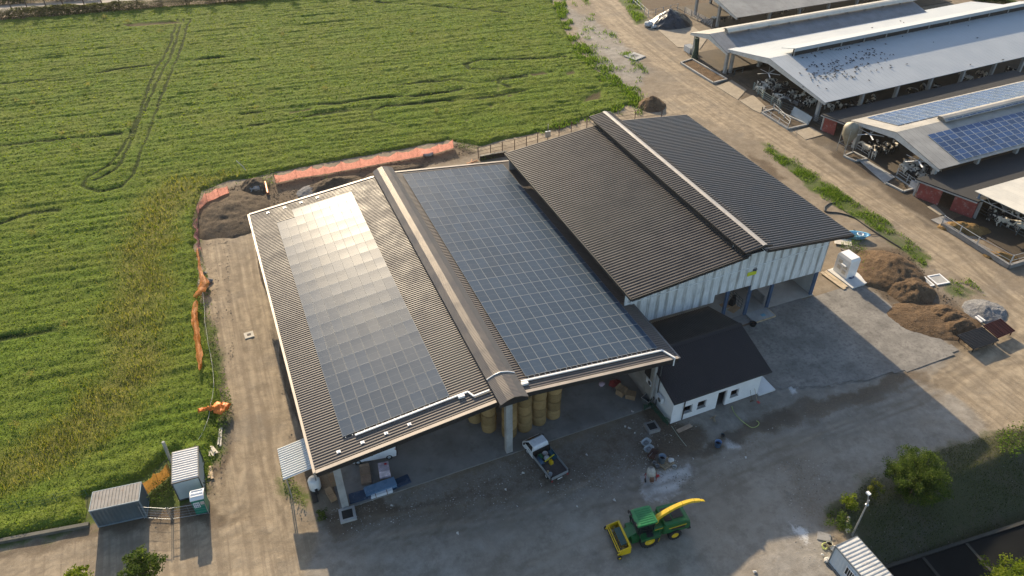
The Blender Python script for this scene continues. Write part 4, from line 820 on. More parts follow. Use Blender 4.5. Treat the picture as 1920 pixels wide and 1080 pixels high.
def ribbon(name, label, pts, wds, mat, seed, hgt=.25, cat='netting'):
    P = [Vector(p) for p in pts]; r = random.Random(seed); o = P[0].copy(); n = len(P); vs = []; nw = 5; seq = []
    for i in range(n-1):
        for k in range(4): seq.append((P[i].lerp(P[i+1], k/4), wds[i]+(wds[i+1]-wds[i])*k/4))
    seq.append((P[-1], wds[-1])); N = len(seq)
    for i, (p, w_) in enumerate(seq):
        d = (seq[min(i+1, N-1)][0]-seq[max(0, i-1)][0]).normalized(); q = Vector((d.y, -d.x, 0))
        for j in range(nw+1): e = p-o+q*w_*(j/nw-.5)+Vector((r.gauss(0, .05), r.gauss(0, .05), p.z+hgt*r.random()+hgt*.6*math.sin(PI*j/nw))); vs.append(e)
    m = MB(); m.add(vs, [(i*(nw+1)+j, (i+1)*(nw+1)+j, (i+1)*(nw+1)+j+1, i*(nw+1)+j+1) for i in range(N-1) for j in range(nw)], True)
    ob = m.build(name, mat); ob.location = (o.x, o.y, 0); return tag(ob, label, cat)
ribbon('net_strip', 'orange net strip slumped over the weeds by the track', [at(x, y, .7) for x, y in ((371, 470), (374, 497), (379, 520), (385, 534), (376, 548), (366, 560))], (.25, .3, .5, 1.3, 1.1, .4), NETO, 3, .35)
ribbon('net_strip', 'long thin orange net trailing through the tall grass', [at(x, y, .7) for x, y in ((368, 568), (365, 590), (367, 615), (371, 640), (375, 670), (376, 698))], (.5, .7, .7, .6, .8, .2), NETO, 4, .35)
ribbon('net_strip', 'bright orange net bundled on the verge near the planks', [at(x, y, .5) for x, y in ((373, 774), (392, 770), (406, 766), (416, 770), (428, 764), (433, 764))], (.3, .6, 1.3, 1.5, 1.0, .4), M('orange_net_bundle', (.78, .20, .02), .6, 0, .25, 3), 5, .45)
# ---- concrete post, kerb wall, wire fence at the field's foot
p = at(322, 868); simple('concrete_post', 'grey concrete post standing behind the pale site cabin', 'post', MB(p).beam(p, p+Vector((.05, .05, 3.0)), .22, .22), CONC).location = p
m = MB(); a, b = at(-60, 1028), at(168, 985); m.beam((a.x, a.y, .12), (b.x, b.y, .12), .35, .36); simple('kerb_wall', 'low concrete kerb wall along the foot of the field', 'low wall', m, M('mossy_kerb', (.12, .115, .095), .9, 0, .3, 1, ((.05, .06, .03), .6)))
m = MB(); P_ = [at(x, y) for x, y in ((-40, 975), (40, 957), (110, 944), (165, 930))]
t = thing('wire_fence', 'thin green wire fence along the foot of the field', 'fence', P_[0])
for p in P_: m = MB(P_[0]); m.tube([p, p+Vector((0, 0, 1.35))], .03, 5); m.build('post', M('green_post', (.05, .12, .07), .6), t)
m = MB(P_[0]); [m.tube([p+Vector((0, 0, z)) for p in P_], .012, 4) for z in (.4, .85, 1.3)]; m.build('wire', M('green_post', (.05, .12, .07), .6), t)
P_ = [at(x, y) for x, y in ((384, 560), (388, 615), (394, 655), (401, 690), (405, 730), (399, 770), (392, 805), (370, 845))]
t = thing('rope_line', 'white rope strung on short posts along the weedy verge', 'rope', P_[0])
for i, p in enumerate(P_): m = MB(P_[0]); m.tube([p, p+Vector((.03, 0, 1.0))], .025, 5); m.build('post', WOOD, t)
m = MB(P_[0]); pts = []
for a, b in zip(P_[:-1], P_[1:]): pts += [a.lerp(b, k/4)+Vector((0, 0, .98-.25*math.sin(PI*k/4))) for k in range(4)]
m.tube(pts, .011, 4); m.build('rope', WHITEP, t)
# ---- planks and boards by the left verge
def planks(name, label, c, rzd, n, L, w_, mat, cat='planks', spread=.1, seed=1, h=.05):
    t = thing(name, label, cat, c, R(rzd)); r = random.Random(seed)
    for i in range(n): m = MB(); m.box((r.uniform(-.2, .2), (i-(n-1)/2)*(w_+.03)*(.7 if n > 4 else 1), .05+h*.5+(h+.01)*(i % 3 if n > 4 else 0)), (L*r.uniform(.85, 1.05), w_, h), R(r.gauss(0, 1+spread*60))); m.build('plank', mat, t)
    return t
PALEW = M('bleached_wood', (.60, .55, .46), .8, 0, .2, 2)
planks('planks', 'two long bleached planks lying beside the left track', at(413, 818), 82, 2, 2.4, .16, PALEW, spread=.02)
planks('planks', 'small stack of bleached boards near the pale site cabin', at(398, 848), 110, 7, 1.3, .13, PALEW, spread=.08, seed=2)
planks('planks', 'pale board leaning by the side of the site cabin', at(393, 886), 95, 2, 1.7, .28, M('tan_board', (.55, .42, .28), .8), spread=.03, seed=3)
def pallet(label, c, rzd, s=(1.2, .9), mat=WOOD, tilt=0, group=None):
    t = thing('pallet', label, 'pallet', c, R(rzd), group); t.rotation_euler.x = R(tilt)
    for k in range(6): m = MB(); m.box((0, -s[1]/2+.06+k*(s[1]-.12)/5, .135), (s[0], .09, .022)); m.build('slat', mat, t)
    for x in (-.5, 0, .5): m = MB(); m.box((x*(s[0]-.1), 0, .062), (.1, s[1], .12)); m.build('bearer', mat, t)
    return t
pallet('weathered pallet leaning by the sagging pink net', at(381, 527), 78, (1.5, 1.0), PALEW, 18)
def rock(label, c, s, seed, mat=None):
    r = random.Random(seed); m = MB(); vs = []; n = 8
    for i in range(5):
        for j in range(n): t_ = 2*PI*j/n; f = PI*(i+.3)/4.6; k = s*r.uniform(.75, 1.15); vs.append((k*math.sin(f)*math.cos(t_), k*math.sin(f)*math.sin(t_)*.8, s*.35+k*.55*math.cos(f)))
    m.add(vs, [(i*n+j, i*n+(j+1) % n, (i+1)*n+(j+1) % n, (i+1)*n+j) for i in range(4) for j in range(n)]+[tuple(range(n))[::-1], tuple(range(4*n, 5*n))])
    o = m.build('rock', mat or M('grey_rock', (.19, .19, .19), .9, 0, .3, 2)); o.location = c; return tag(o, label, 'rock')
rock('dark grey rubble block just above the weathered pallet', at(383, 515), .5, 1); rock('grey rubble block just below the weathered pallet', at(385, 543), .6, 2); rock('small grey rubble block by the slumped orange net strip', at(394, 528), .45, 3)
def drain(label, c, rzd, s, hole, mat=CONC, h=.12, hmat=DARK, hx=0.0, name='drain_frame'):
    t = thing(name, label, 'drain', c, R(rzd)); m = MB(); a = s/2; b = hole/2
    m.bx(-a, a, -a, -b, -.05, h); m.bx(-a, a, b, a, -.05, h); m.bx(-a, -b, -b, b, -.05, h); m.bx(b, a, -b, b, -.05, h); m.build('rim', mat, t)
    m = MB(); m.bx(-b, b, -b, b, -.05, h-.04); [m.bx(-b, b, -b+.08+k*hole/6, -b+.12+k*hole/6, h-.04, h-.02) for k in range(6)]; m.build('grate', hmat, t); return t
drain('concrete drain box with dark grate by the barn corner post', at(652, 966), -4, 1.45, .95, CONC, .22)
drain('square concrete drain box with dark grate near the house corner', at(1222, 803), -4, 1.25, .85, CONCD, .35)
drain('pale square manhole frame set in the left dirt track', at(467, 628), 2, 1.05, .42, M('pale_concrete', (.52, .48, .40), .9, 0, .15, 1), .05, M('worn_iron', (.16, .14, .12), .8))
drain('concrete manhole surround beside the far dirt road', at(1190, 106), 20, 3.2, 1.4, CONC, .14, CONCD)
fr = thing('manhole_frame', 'pair of white square manhole frames beside the soil heap', 'drain', at(1745, 527), R(-8))
for k in (-1, 1):
    m = MB(); s = .95; x = k*1.12
    for (xa, xb, ya, yb) in ((-s, s, -s, -s+.16), (-s, s, s-.16, s), (-s, -s+.16, -s+.16, s-.16), (s-.16, s, -s+.16, s-.16)): m.bx(x+xa, x+xb, ya, yb, -.02, .10)
    m.build('rim', WHITEP, fr); m = MB(); m.bx(x-s+.16, x+s-.16, -s+.16, s-.16, -.04, .04); m.build('lid', CONC, fr)
# ---- lean-to roof
t = thing('lean_to', 'small pale corrugated lean-to roof beside the barn corner', 'shelter', (-1.6, 47.6, 0))
m = MB((-1.6, 47.6, 0)); m.ribbed((-3.15, 45.75, 3.05), (-.30, 45.75, 3.45), (.05, 3.75, 0), .26, .06, .5, .03); m.build('roof', M('pale_corrugated', (.60, .62, .60), .5, .1, .08, .6, ((.42, .41, .38), .3)), t)
for x, y in ((-2.9, 46.0), (-2.9, 49.2), (-.5, 46.0), (-.5, 49.2)): m = MB((-1.6, 47.6, 0)); m.bx(x-.05, x+.05, y-.05, y+.05, 0, 3.0+.14*(x+2.95)); m.build('post', GALV, t)
m = MB(); m.lathe([(.5, 0), (.55, .1), (.55, 1.1), (.45, 1.3), (.15, 1.36), (0, 1.36)], (0, 0, 0), 18); o = simple('water_tank', 'white plastic tank under the corrugated lean-to', 'tank', m, WHITEP); o.location = (-.7, 46.3, 0)
m = MB(); m.box((0, 0, .03), (.5, 2.2, .05)); m.box((.3, .4, .25), (.25, 1.3, .45)); o = simple('scrap_boards', 'scrap boards and sheeting along the weedy barn corner', 'scrap', m, DARKTRIM); o.location = at(588, 925)
# ---- lamp post
lp = Vector((41.6, 23.0, 0)); t = thing('lamp_post', 'slim grey lamp post with small white lamp behind the white cabin', 'lamp post', lp)
m = MB(); m.tube([(0, 0, -.1), (0, 0, 5.0)], [.09, .06], 10); m.build('pole', GALV, t)
m = MB(); m.tube([(0, 0, 4.5), (.05, .12, 4.55), (.08, .15, 4.8), (.1, .3, 5.3)], .035, 6); m.lathe([(.02, 0), (.16, .02), (.16, .06), (.02, .08)], (0, 0, 4.35), 12); m.build('bracket', GALV, t)
m = MB(); m.box((.12, .36, 5.4), (.26, .34, .16)); m.build('lamp_head', WHITEP, t)
# ---- round hay bales standing on end
def bale_material():
    g = NG('hay_bale'); v = g.coord('Object'); m_ = g.n('Mapping'); m_.inputs['Scale'].default_value = (1, 1, 7); g.l(v, m_.inputs[0]); oi = g.n('ObjectInfo')
    n1 = g.noise(2.6, 6, .7, m_.outputs[0]); n2 = g.noise(14, 4, .7, m_.outputs[0]); c = g.mix(g.ramp(n1, .3, .7), (.22, .135, .052), (.38, .255, .11)); c = g.mix(g.math('MULTIPLY', g.ramp(n2, .3, .7), .5), c, (.43, .31, .15))
    hs = g.n('HueSaturation'); g.l(g.math('MULTIPLY_ADD', oi.outputs['Random'], .5, .72), hs.inputs['Value']); g.l(c, hs.inputs['Color'])
    return g.done(g.bsdf(hs.outputs[0], .9, 0, g.bump(n2, .8, .05), .2))
m = MB(); prof = [(0, 0), (.5, .0), (.66, .03), (.735, .10), (.76, .3), (.765, .62), (.76, .95), (.73, 1.13), (.64, 1.20), (.45, 1.19), (.2, 1.16), (0, 1.15)]
m.lathe(prof, (0, 0, 0), 28); bale0 = m.build('hay_bale', bale_material()); r = random.Random(5)
for v in bale0.data.vertices:
    k = 1+.02*r.gauss(0, 1); v.co.x *= k; v.co.y *= k
STK = [(18.35, 45.2), (20.05, 45.35), (21.72, 45.55), (23.42, 45.75), (16.75, 46.6), (15.9, 48.3)]
LAY = ['bottom', 'second', 'third', 'top']; SNM = ['stack right behind the middle post', 'stack second from the middle post', 'stack third from the middle post', 'outermost right stack', 'stack left of the middle post', 'rear left stack in the shade']
for s, (x, y) in enumerate(STK):
    for k in range(4):
        o = bale0 if (s == 0 and k == 0) else bale0.copy()
        if o is not bale0: COL.objects.link(o)
        o.location = (x+r.gauss(0, .03), y+r.gauss(0, .03), .05+k*1.2); o.rotation_euler = (0, 0, r.random()*6)
        tag(o, '%s round straw bale in the %s' % (LAY[k], SNM[s]), 'hay bale', 'round bales stacked under the barn')
# ---- things lying under the front of the hay barn
def carton(label, c, rzd, d, mat=CARD, zb=.05):
    t = thing('cardboard_box', label, 'box', (c.x, c.y, zb), R(rzd)); m = MB(); m.box((0, 0, d[2]/2), d); m.build('box_body', mat, t)
    m = MB(); m.box((0, 0, d[2]+.004), (d[0]*.98, .06, .008)); m.build('tape', M('brown_tape', (.22, .14, .07), .5), t); m = MB(); m.beam((0, d[1]/2, d[2]), (0, d[1]/2+.2, d[2]+.12), d[0]*.95, .012); m.build('flap', mat, t); return t
carton('larger open cardboard box behind the left barn post', at(630, 905), 8, (1.0, .8, .7)); carton('smaller flattened cardboard box next to the left barn post', at(622, 932), 12, (.6, 1.2, .35))
carton('flat brown carton pallet with a dark print under the barn', at(686, 894), -8, (.95, 1.9, .35), M('brown_carton', (.30, .20, .13), .85, 0, .25, 2, ((.16, .07, .05), .6)))
t = thing('wrapped_pallet', 'film wrapped pallet of pinkish goods under the barn front', 'pallet', Vector((*at(722, 890)[:2], .05)), R(-8))
m = MB(); m.box((0, 0, .07), (1.1, 1.2, .14)); m.build('pallet_base', WOOD, t); m = MB(); m.box((0, 0, .65), (1.05, 1.15, 1.0), taper=.94); m.build('wrapped_load', M('wrapped_load', (.60, .52, .58), .25, 0, .35, 1.6, ((.55, .30, .32), .6)), t); m = MB(); m.box((.2, .25, 1.18), (.22, .16, .08)); m.build('red_packet', M('red_packet', (.55, .03, .03), .5), t)
def panel_stack(label, a, b, w_, h, mat, zb=.05):
    a = Vector(a); b = Vector(b); c = (a+b)/2; t = thing('panel_stack', label, 'panel stack', (c.x, c.y, zb), math.atan2(b.y-a.y, b.x-a.x)); L = (b-a).length; n = int(h/.05)
    for k in range(n): m = MB(); m.box(((k % 3)*.06, (k % 2)*.03, .025+k*.05), (L-.1*(k % 2), w_, .042)); m.build('panel', mat, t)
    return t
PVS = M('stacked_panel_glass', (.05, .08, .13), .25, 0, .2, 1)
panel_stack('dark stack of solar panels along the slab edge by the left post', at(655, 938), at(725, 918), 1.0, .25, PVS); panel_stack('dark flat panels at the right end of the panel row', at(728, 915), at(768, 898), 1.0, .15, PVS); panel_stack('blue edged middle stack of solar panels in front of the wrapped pallet', at(685, 928), at(740, 908), 1.0, .45, M('blue_panel_edge', (.14, .25, .38), .3, 0, .15, 1))
t = thing('sheet_bundle', 'strapped bundle of white sheets at the slab edge', 'bundle', Vector((*at(715, 925)[:2], .04)), R(-2)); m = MB(); [m.box((.04*(k % 2), 0, .05+k*.07), (2.0, .7-.03*k, .062)) for k in range(4)]; m.build('sheets', M('white_sheet', (.72, .74, .76), .5, 0, .08, 1), t)
for x in (-.55, .5): m = MB(); m.box((x, 0, .165), (.06, .74, .30)); m.build('strap', M('brown_strap', (.22, .12, .07), .7), t)
for i, (px_, py_, d, col, lb) in enumerate(((1152, 722, (1.2, .9, .9), (.28, .035, .03), 'red sack heap against the barn side wall'), (1165, 738, (1.0, .8, .7), (.33, .20, .10), 'open brown carton by the barn side wall'), (1182, 745, (.8, 1.0, .6), (.29, .18, .09), 'brown carton nearest the right barn post'), (1128, 722, (.7, .4, .3), (.60, .45, .52), 'crumpled pale pink plastic film on the barn floor'))):
    if i in (1, 2): carton(lb, at(px_, py_), 25*i, d)
    else: rock(lb, Vector((*at(px_, py_)[:2], .05)), d[0]*.55, 40+i, M('sack_%s' % ('red' if i == 0 else 'pink'), col, .7))
    if i in (0, 3): o = [o for o in COL.objects if o.get('label') == lb][0]; o.name = 'sack_heap' if i == 0 else 'plastic_film'; o['category'] = 'sack' if i == 0 else 'plastic'
# ---- building-site things by the white house
def tub(label, c, rzd, a, b, h, mat, fill=None, name='mortar_tub', cat='tub', zb=0.0):
    t = thing(name, label, cat, (c.x, c.y, zb), R(rzd)); m = MB(); n = 20; prof = [(.82, 0), (1, h), (1.06, h), (1.06, h+.03), (.95, h+.03), (.78, .04)]; vs = []
    for k, z in prof:
        for j in range(n): th = 2*PI*j/n; s = (abs(math.cos(th))**4+abs(math.sin(th))**4)**-.25; vs.append((a*k*s*math.cos(th), b*k*s*math.sin(th), z))
    m.add(vs, [(i*n+j, i*n+(j+1) % n, (i+1)*n+(j+1) % n, (i+1)*n+j) for i in range(5) for j in range(n)]+[tuple(range(n))[::-1], tuple(range(5*n, 6*n))], True); m.build('tub_body', mat, t)
    if fill: m = MB(); m.lathe([(0, h*.55), (min(a, b)*.7, h*.55), (min(a, b)*.7, h*.5)], (.05, 0, 0), 14); m.build('mortar', fill, t)
    return t
TUBG = M('dusty_tub', (.42, .45, .45), .7, 0, .2, 2); MORT = M('wet_mortar', (.28, .28, .27), .6)
tub('upper pale mortar tub on the rubble near the drain box', at(1211, 832), 20, .5, .36, .3, TUBG, MORT); tub('lower pale mortar tub just below its twin', at(1216, 844), 20, .5, .36, .3, TUBG, MORT)
def bucket(label, c, r_, h, mat, zb=0.0, name='bucket', inner=DARK, handle=True):
    t = thing(name, label, 'bucket', (c.x, c.y, zb)); m = MB(); m.lathe([(0, 0), (r_*.82, 0), (r_, h), (r_*1.04, h), (r_*.94, h), (r_*.8, .06), (0, .05)], (0, 0, 0), 20); m.build('bucket_body', mat, t); m = MB(); m.lathe([(0, h*.5), (r_*.86, h*.5), (r_*.86, h*.47)], (0, 0, 0), 16); m.build('contents', inner, t)
    if handle: m = MB(); m.tube([(r_*math.cos(a), .15*r_+r_*.6*math.sin(a), h+.02) for a in [PI*k/8 for k in range(9)]], .012, 4); m.build('handle', GALV, t)
    return t
BLUEP = M('blue_plastic', (.10, .20, .38), .5, 0, .25, 2, ((.36, .38, .40), .4))
bucket('blue bucket standing alone on the gravel by the house', at(1345, 836), .34, .62, BLUEP); bucket('small dark pot beside the track near the blue bucket', at(1355, 817), .2, .18, M('dark_pot', (.05, .07, .08), .6), handle=False)
pallet('small wooden pallet carrying a grey blue barrel', at(1249, 870), 15, (1.3, .95), WOOD)
bucket('grey blue barrel standing on the small pallet', at(1240, 868), .36, .85, M('grey_blue_barrel', (.20, .27, .34), .6, 0, .2, 2), .15, 'barrel', handle=False)
bucket('white bucket at the right of the small pallet', at(1264, 878), .21, .32, M('white_bucket', (.62, .63, .60), .6, 0, .15, 2), inner=MORT); bucket('dusty bucket left of the pallet, upper one', at(1227, 871), .22, .3, M('dusty_bucket', (.20, .21, .21), .7), inner=MORT); bucket('dusty bucket left of the pallet, lower one', at(1232, 877), .22, .3, M('dusty_bucket', (.20, .21, .21), .7), inner=MORT)
rock('crumpled white sack on the corner of the small pallet', Vector((*at(1258, 866)[:2], .15)), .35, 21, M('white_sack', (.62, .62, .60), .8)).name = 'cement_sack'
t = thing('wheelbarrow', 'rusty brown wheelbarrow tipped beside the mortar tubs', 'wheelbarrow', at(1224, 858), R(35)); RUST = M('rusty_tray', (.10, .05, .035), .8, 0, .3, 3)
m = MB(); m.add([(-.5, -.3, .35), (.35, -.22, .25), (.35, .22, .25), (-.5, .3, .35), (-.62, -.4, .68), (.6, -.36, .62), (.6, .36, .62), (-.62, .4, .68)], [(0, 3, 2, 1), (0, 1, 5, 4), (1, 2, 6, 5), (2, 3, 7, 6), (3, 0, 4, 7)]); m.build('tray', RUST, t)
m = MB(); m.lathe([(.12, -.05), (.2, -.05), (.2, .05), (.12, .05)], (.85, 0, .2), 16, (0, 1, 0)); m.build('wheel', BLACKR, t)
for s in (-1, 1): m = MB(); m.tube([(.85, s*.07, .2), (.3, s*.22, .26), (-.5, s*.3, .36), (-1.1, s*.3, .55)], .02, 6); m.build('handle', GALV, t); m = MB(); m.tube([(-.4, s*.26, .35), (-.5, s*.28, 0)], .018, 5); m.build('leg', GALV, t)
t = thing('concrete_mixer', 'small cream concrete mixer beside the white dust patch', 'mixer', at(1219, 897), R(70)); m = MB(); m.lathe([(.0, -.45), (.3, -.45), (.42, -.2), (.42, .15), (.28, .5), (.25, .5), (.36, .15)], (0, 0, .85), 18, (.5, 0, .8)); m.build('drum', M('cream_drum', (.48, .45, .38), .6, 0, .25, 3, ((.25, .24, .22), .5)), t)
for s in (-1, 1): m = MB(); m.tube([(-.3, s*.5, 0), (0, s*.48, .85), (.35, s*.5, 0)], .035, 6); m.build('leg', M('mixer_red', (.35, .05, .04), .6), t)
m = MB(); m.box((-.55, 0, .55), (.3, .35, .45)); m.build('motor_box', M('motor_brown', (.20, .10, .06), .6), t); m = MB(); m.lathe([(.08, -.04), (.2, -.04), (.2, .04), (.08, .04)], (-.35, .55, .2), 14, (0, 1, 0)); m.build('wheel', BLACKR, t)
rock('small red fuel can next to the concrete mixer', at(1233, 893), .2, 33, M('red_can', (.45, .03, .03), .5)).name = 'fuel_can'
planks('planks', 'broken wood pieces lying by the house door', at(1338, 785), 30, 4, .6, .08, WOOD, spread=.5, seed=8); planks('planks', 'wide tan plank over a dark pit by the house', at(1285, 803), 5, 1, 1.7, .45, M('tan_plank', (.42, .30, .21), .8))
t = thing('shovel', 'red bladed shovel leaning against the house wall', 'shovel', at(1420, 754)); m = MB(); m.tube([(0, 0, .05), (-.1, .75, 1.35)], .02, 6); m.build('shaft', WOOD, t); m = MB(); m.box((.02, -.1, .1), (.26, .34, .03)); m.build('blade', M('red_blade', (.45, .05, .05), .5), t)
t = thing('broom', 'wooden broom leaning against the house wall beside the shovel', 'broom', at(1409, 752)); m = MB(); m.tube([(0, 0, .1), (0, .55, 1.1)], .018, 6); m.build('shaft', WOODD, t); m = MB(); m.box((0, -.02, .06), (.4, .1, .1)); m.build('broom_head', WOODD, t)
def hose(name, label, pts, r_, mat, z=.03, cat='hose'):
    P = [at(*p) for p in pts]; o = P[0]; out = []
    for i in range(len(P)-1):
        p0, p1, p2, p3 = P[max(i-1, 0)], P[i], P[i+1], P[min(i+2, len(P)-1)]
        for k in range(6): t_ = k/6; out.append(.5*((2*p1)+(-p0+p2)*t_+(2*p0-5*p1+4*p2-p3)*t_*t_+(-p0+3*p1-3*p2+p3)*t_**3)+Vector((0, 0, z)))
    out.append(P[-1]+Vector((0, 0, z))); m = MB(o); m.tube(out, r_, 5); ob = m.build(name, mat); ob.location = o; return tag(ob, label, cat)
hose('garden_hose', 'thin yellow green hose looping out from the house window', [(1372, 762), (1376, 773), (1386, 785), (1398, 795), (1410, 802), (1420, 799), (1423, 793), (1418, 789)], .035, M('lime_hose', (.42, .48, .14), .5))
hose('cord', 'pale cord stretched across the rubble from the house corner', [(1259, 799), (1272, 818), (1287, 837)], .025, M('pale_cord', (.42, .44, .34), .6))
BLKH = M('black_hose', (.018, .018, .02), .5)
hose('black_hose', 'long black hose lying across the gravel towards the road grass', [(1548, 397), (1556, 398), (1575, 400), (1600, 408), (1625, 425), (1650, 441), (1690, 466)], .10, BLKH); hose('black_hose', 'short black hose curling from the barn roof edge to the grass', [(1546, 396), (1547, 388), (1556, 382), (1566, 381)], .10, BLKH); hose('black_hose', 'thin black hose looping round the blue tub', [(1600, 431), (1615, 437), (1635, 440), (1650, 439)], .05, BLKH)
# net hung round the house corner
net_fence('net_fence', 'dark green debris net hanging round the house corner', [at(1205, 770), at(1220, 758), at(1226, 768), at(1254, 798)], .9, net_material('green_net', (.03, .12, .08), .3), 12, .2)
t = thing('skip_bin', 'dark open rubble bin between barn post and house', 'bin', at(1214, 755), R(20)); m = MB(); m.add([(-.4, -.35, .1), (.4, -.35, .1), (.4, .35, .1), (-.4, .35, .1), (-.55, -.5, .8), (.55, -.5, .8), (.55, .5, .8), (-.55, .5, .8)], [(0, 3, 2, 1), (0, 1, 5, 4), (1, 2, 6, 5), (2, 3, 7, 6), (3, 0, 4, 7)]); m.build('bin_body', M('bin_grey', (.13, .14, .14), .7), t); m = MB(); m.tube([(-.55, -.5, .8), (.55, -.5, .8), (.55, .5, .8), (-.55, .5, .8), (-.55, -.5, .8)], .035, 6); m.build('rim', GALV, t)
# ---- pads and things on the concrete apron
t = thing('concrete_pad', 'small concrete pad with board edging before the gable barn', 'pad', at(1425, 592), R(1)); m = MB(); m.box((0, 0, .08), (3.0, 1.7, .2)); m.build('slab', CONC, t); m = MB(); m.box((0, -.9, .09), (3.1, .08, .22)); m.box((1.56, 0, .09), (.07, 1.8, .21)); m.build('edge_board', WOOD, t); m = MB(); m.box((.25, -.2, .19), (.55, .42, .03)); m.build('blue_plate', M('blue_plate', (.14, .32, .42), .5), t)
t = thing('concrete_pad', 'board edged pit left of the small concrete pad', 'pad', at(1385, 604), R(1)); m = MB(); m.box((0, 0, .03), (2.3, 1.5, .1)); m.build('slab', CONCD, t); m = MB(); m.box((0, -.8, .1), (2.4, .07, .22)); m.box((-1.2, 0, .1), (.07, 1.6, .2)); m.build('edge_board', WOODD, t)
bucket('black rubber bucket before the small concrete pad', at(1411, 610), .4, .4, BLACKR, handle=False)
for i, (a, b, lb) in enumerate(((1362, 573, 'flattened brown carton on the gable barn floor'), (1376, 580, 'second flattened carton beside the blue barn posts'))): m = MB(); m.box((0, 0, .08), (1.5, .9, .03), R(20*i)); m.box((.3, .5, .12), (.7, .5, .03), R(40)); o = simple('cardboard_sheet', lb, 'cardboard', m, CARD); o.location = at(a, b)
m = MB(); m.box((0, 0, .5), (.7, .6, 1.0), R(20), taper=.8); m.box((.2, .1, 1.15), (.3, .3, .4)); o = simple('black_machine', 'black machine standing inside the gable barn', 'machine', m, BLACKR); o.location = at(1372, 572)
t = thing('concrete_pad', 'white concrete pad under the white tank beside the barn', 'pad', (67.6, 52.4, 0), R(3)); m = MB(); m.box((.2, -.2, .07), (3.0, 4.2, .26)); m.build('slab', M('new_concrete', (.60, .59, .56), .85, 0, .1, 1), t)
planks('planks', 'wide boards lying beside the white tank pad', Vector((65.7, 52.5, .02)), 93, 2, 4.2, .5, M('tan_planks', (.50, .40, .27), .8), spread=.01, seed=4)
t = thing('white_tank', 'tall white plastic tank cabinet standing on its concrete pad', 'tank', (67.7, 52.9, .2), R(2)); m = MB(); m.box((0, 0, 1.25), (1.6, 2.2, 2.5)); m.box((0, 0, 2.68), (1.6, 2.2, .36), taper=.84); m.build('tank_body', M('tank_white', (.82, .81, .78), .45, 0, .06, .8), t)
for y, z in ((-.55, 1.5), (.35, 1.0), (.35, 1.9), (-.5, .7)): m = MB(); m.box((-.83, y, z), (.06, .6, .5)); m.build('side_hatch', M('hatch_cream', (.62, .58, .50), .5), t)
m = MB(); m.box((-.95, -.35, 1.75), (.35, .7, .12)); m.build('hood', WHITEP, t)
hose('blue_hose', 'coiled dark blue hose on the white tank pad', [(1588, 519), (1592, 525), (1599, 523), (1597, 516), (1590, 516), (1589, 522), (1596, 524)], .07, M('dark_blue_hose', (.03, .06, .16), .4), .25)
m = MB(); m.box((0, 0, .15), (2.2, 1.5, .06)); o = simple('board', 'pale board lying in the weeds by the gable barn', 'board', m, PALEW); o.location = at(1580, 455); o.rotation_euler = (0, 0, R(-40))
pallet('weathered grey pallet in the weeds near the gable barn corner', at(1594, 468), 5, (2.2, 1.3), M('grey_wood', (.28, .25, .22), .85), 0); pallet('dark pallet half under the weathered one', at(1602, 474), -30, (1.7, 1.2), WOODD)
t = thing('blue_tub', 'light blue plastic boat shaped tub at the gable barn corner', 'tub', at(1600, 445), R(-30)); BL2 = M('light_blue_plastic', (.16, .42, .62), .4, 0, .15, 1)
m = MB(); n = 24; vs = []
for k, z in ((.75, 0), (1, .55), (1.05, .6), (.9, .56), (.68, .12)):
    for j in range(n): th = 2*PI*j/n; vs.append((2.0*k*math.cos(th)*(1 if math.cos(th) > 0 else 1.25), .72*k*math.sin(th)*(1-.35*max(0, -math.cos(th))), z))
m.add(vs, [(i*n+j, i*n+(j+1) % n, (i+1)*n+(j+1) % n, (i+1)*n+j) for i in range(4) for j in range(n)]+[tuple(range(4*n, 5*n))], True); m.build('tub_body', BL2, t); m = MB(); m.lathe([(.3, .0), (.48, .25), (.4, .3), (.25, .1)], (.8, 0, .35), 16); m.build('white_seat', M('pale_plastic', (.60, .68, .72), .5), t)
# ---- gratings, pipes, soil heaps
def grating(label, c, rzd, L, W, nx, ny, mat, tilt, z):
    t = thing('steel_grating', label, 'grating', (c.x, c.y, 0), R(rzd)); m = MB()
    for i in range(nx+1): m.box((-L/2+L*i/nx, 0, 0), (.05, W, .12))
    for j in range(ny+1): m.box((0, -W/2+W*j/ny, .002), (L, .05, .11))
    g_ = m.build('grate', mat, t); g_.location = (0, 0, z); g_.rotation_euler = (tilt, 0, 0)
    m = MB(); m.box((0, 0, -.085), (L-.02, W-.02, .05)); g2 = m.build('sheet', DARK, t); g2.location = (0, 0, z); g2.rotation_euler = (tilt, 0, 0)
    for sx in (-1, 1):
        for sy in (-1, 1): m = MB(); h = z+sy*W*.42*math.sin(tilt)-.1; m.bx(sx*L*.42-.05, sx*L*.42+.05, sy*W*.42-.05, sy*W*.42+.05, 0, h); m.build('leg', mat, t)
    return t
grating('black steel grating on legs beside the soil heaps', at(1829, 643), -1, 3.75, 2.3, 20, 12, M('black_steel', (.03, .032, .036), .5, .2), R(3), .75)
grating('dark red steel grating behind the black one', at(1868, 626), 2, 2.8, 2.0, 2, 12, M('dark_red_steel', (.075, .018, .014), .6), R(8), .85)
for i, (a, b) in enumerate((((1828, 596), (1840, 606)), ((1832, 594), (1846, 604)))):
    A, B = at(*a), at(*b); m = MB(A); m.tube([A+Vector((0, 0, .15)), B+Vector((0, 0, .15))], .14, 8); o = simple('plastic_pipe', ('left' if i == 0 else 'right')+' one of two white pipes lying near the red grating', 'pipe', m, WHITEP, 'white pipes by the gratings'); o.location = A
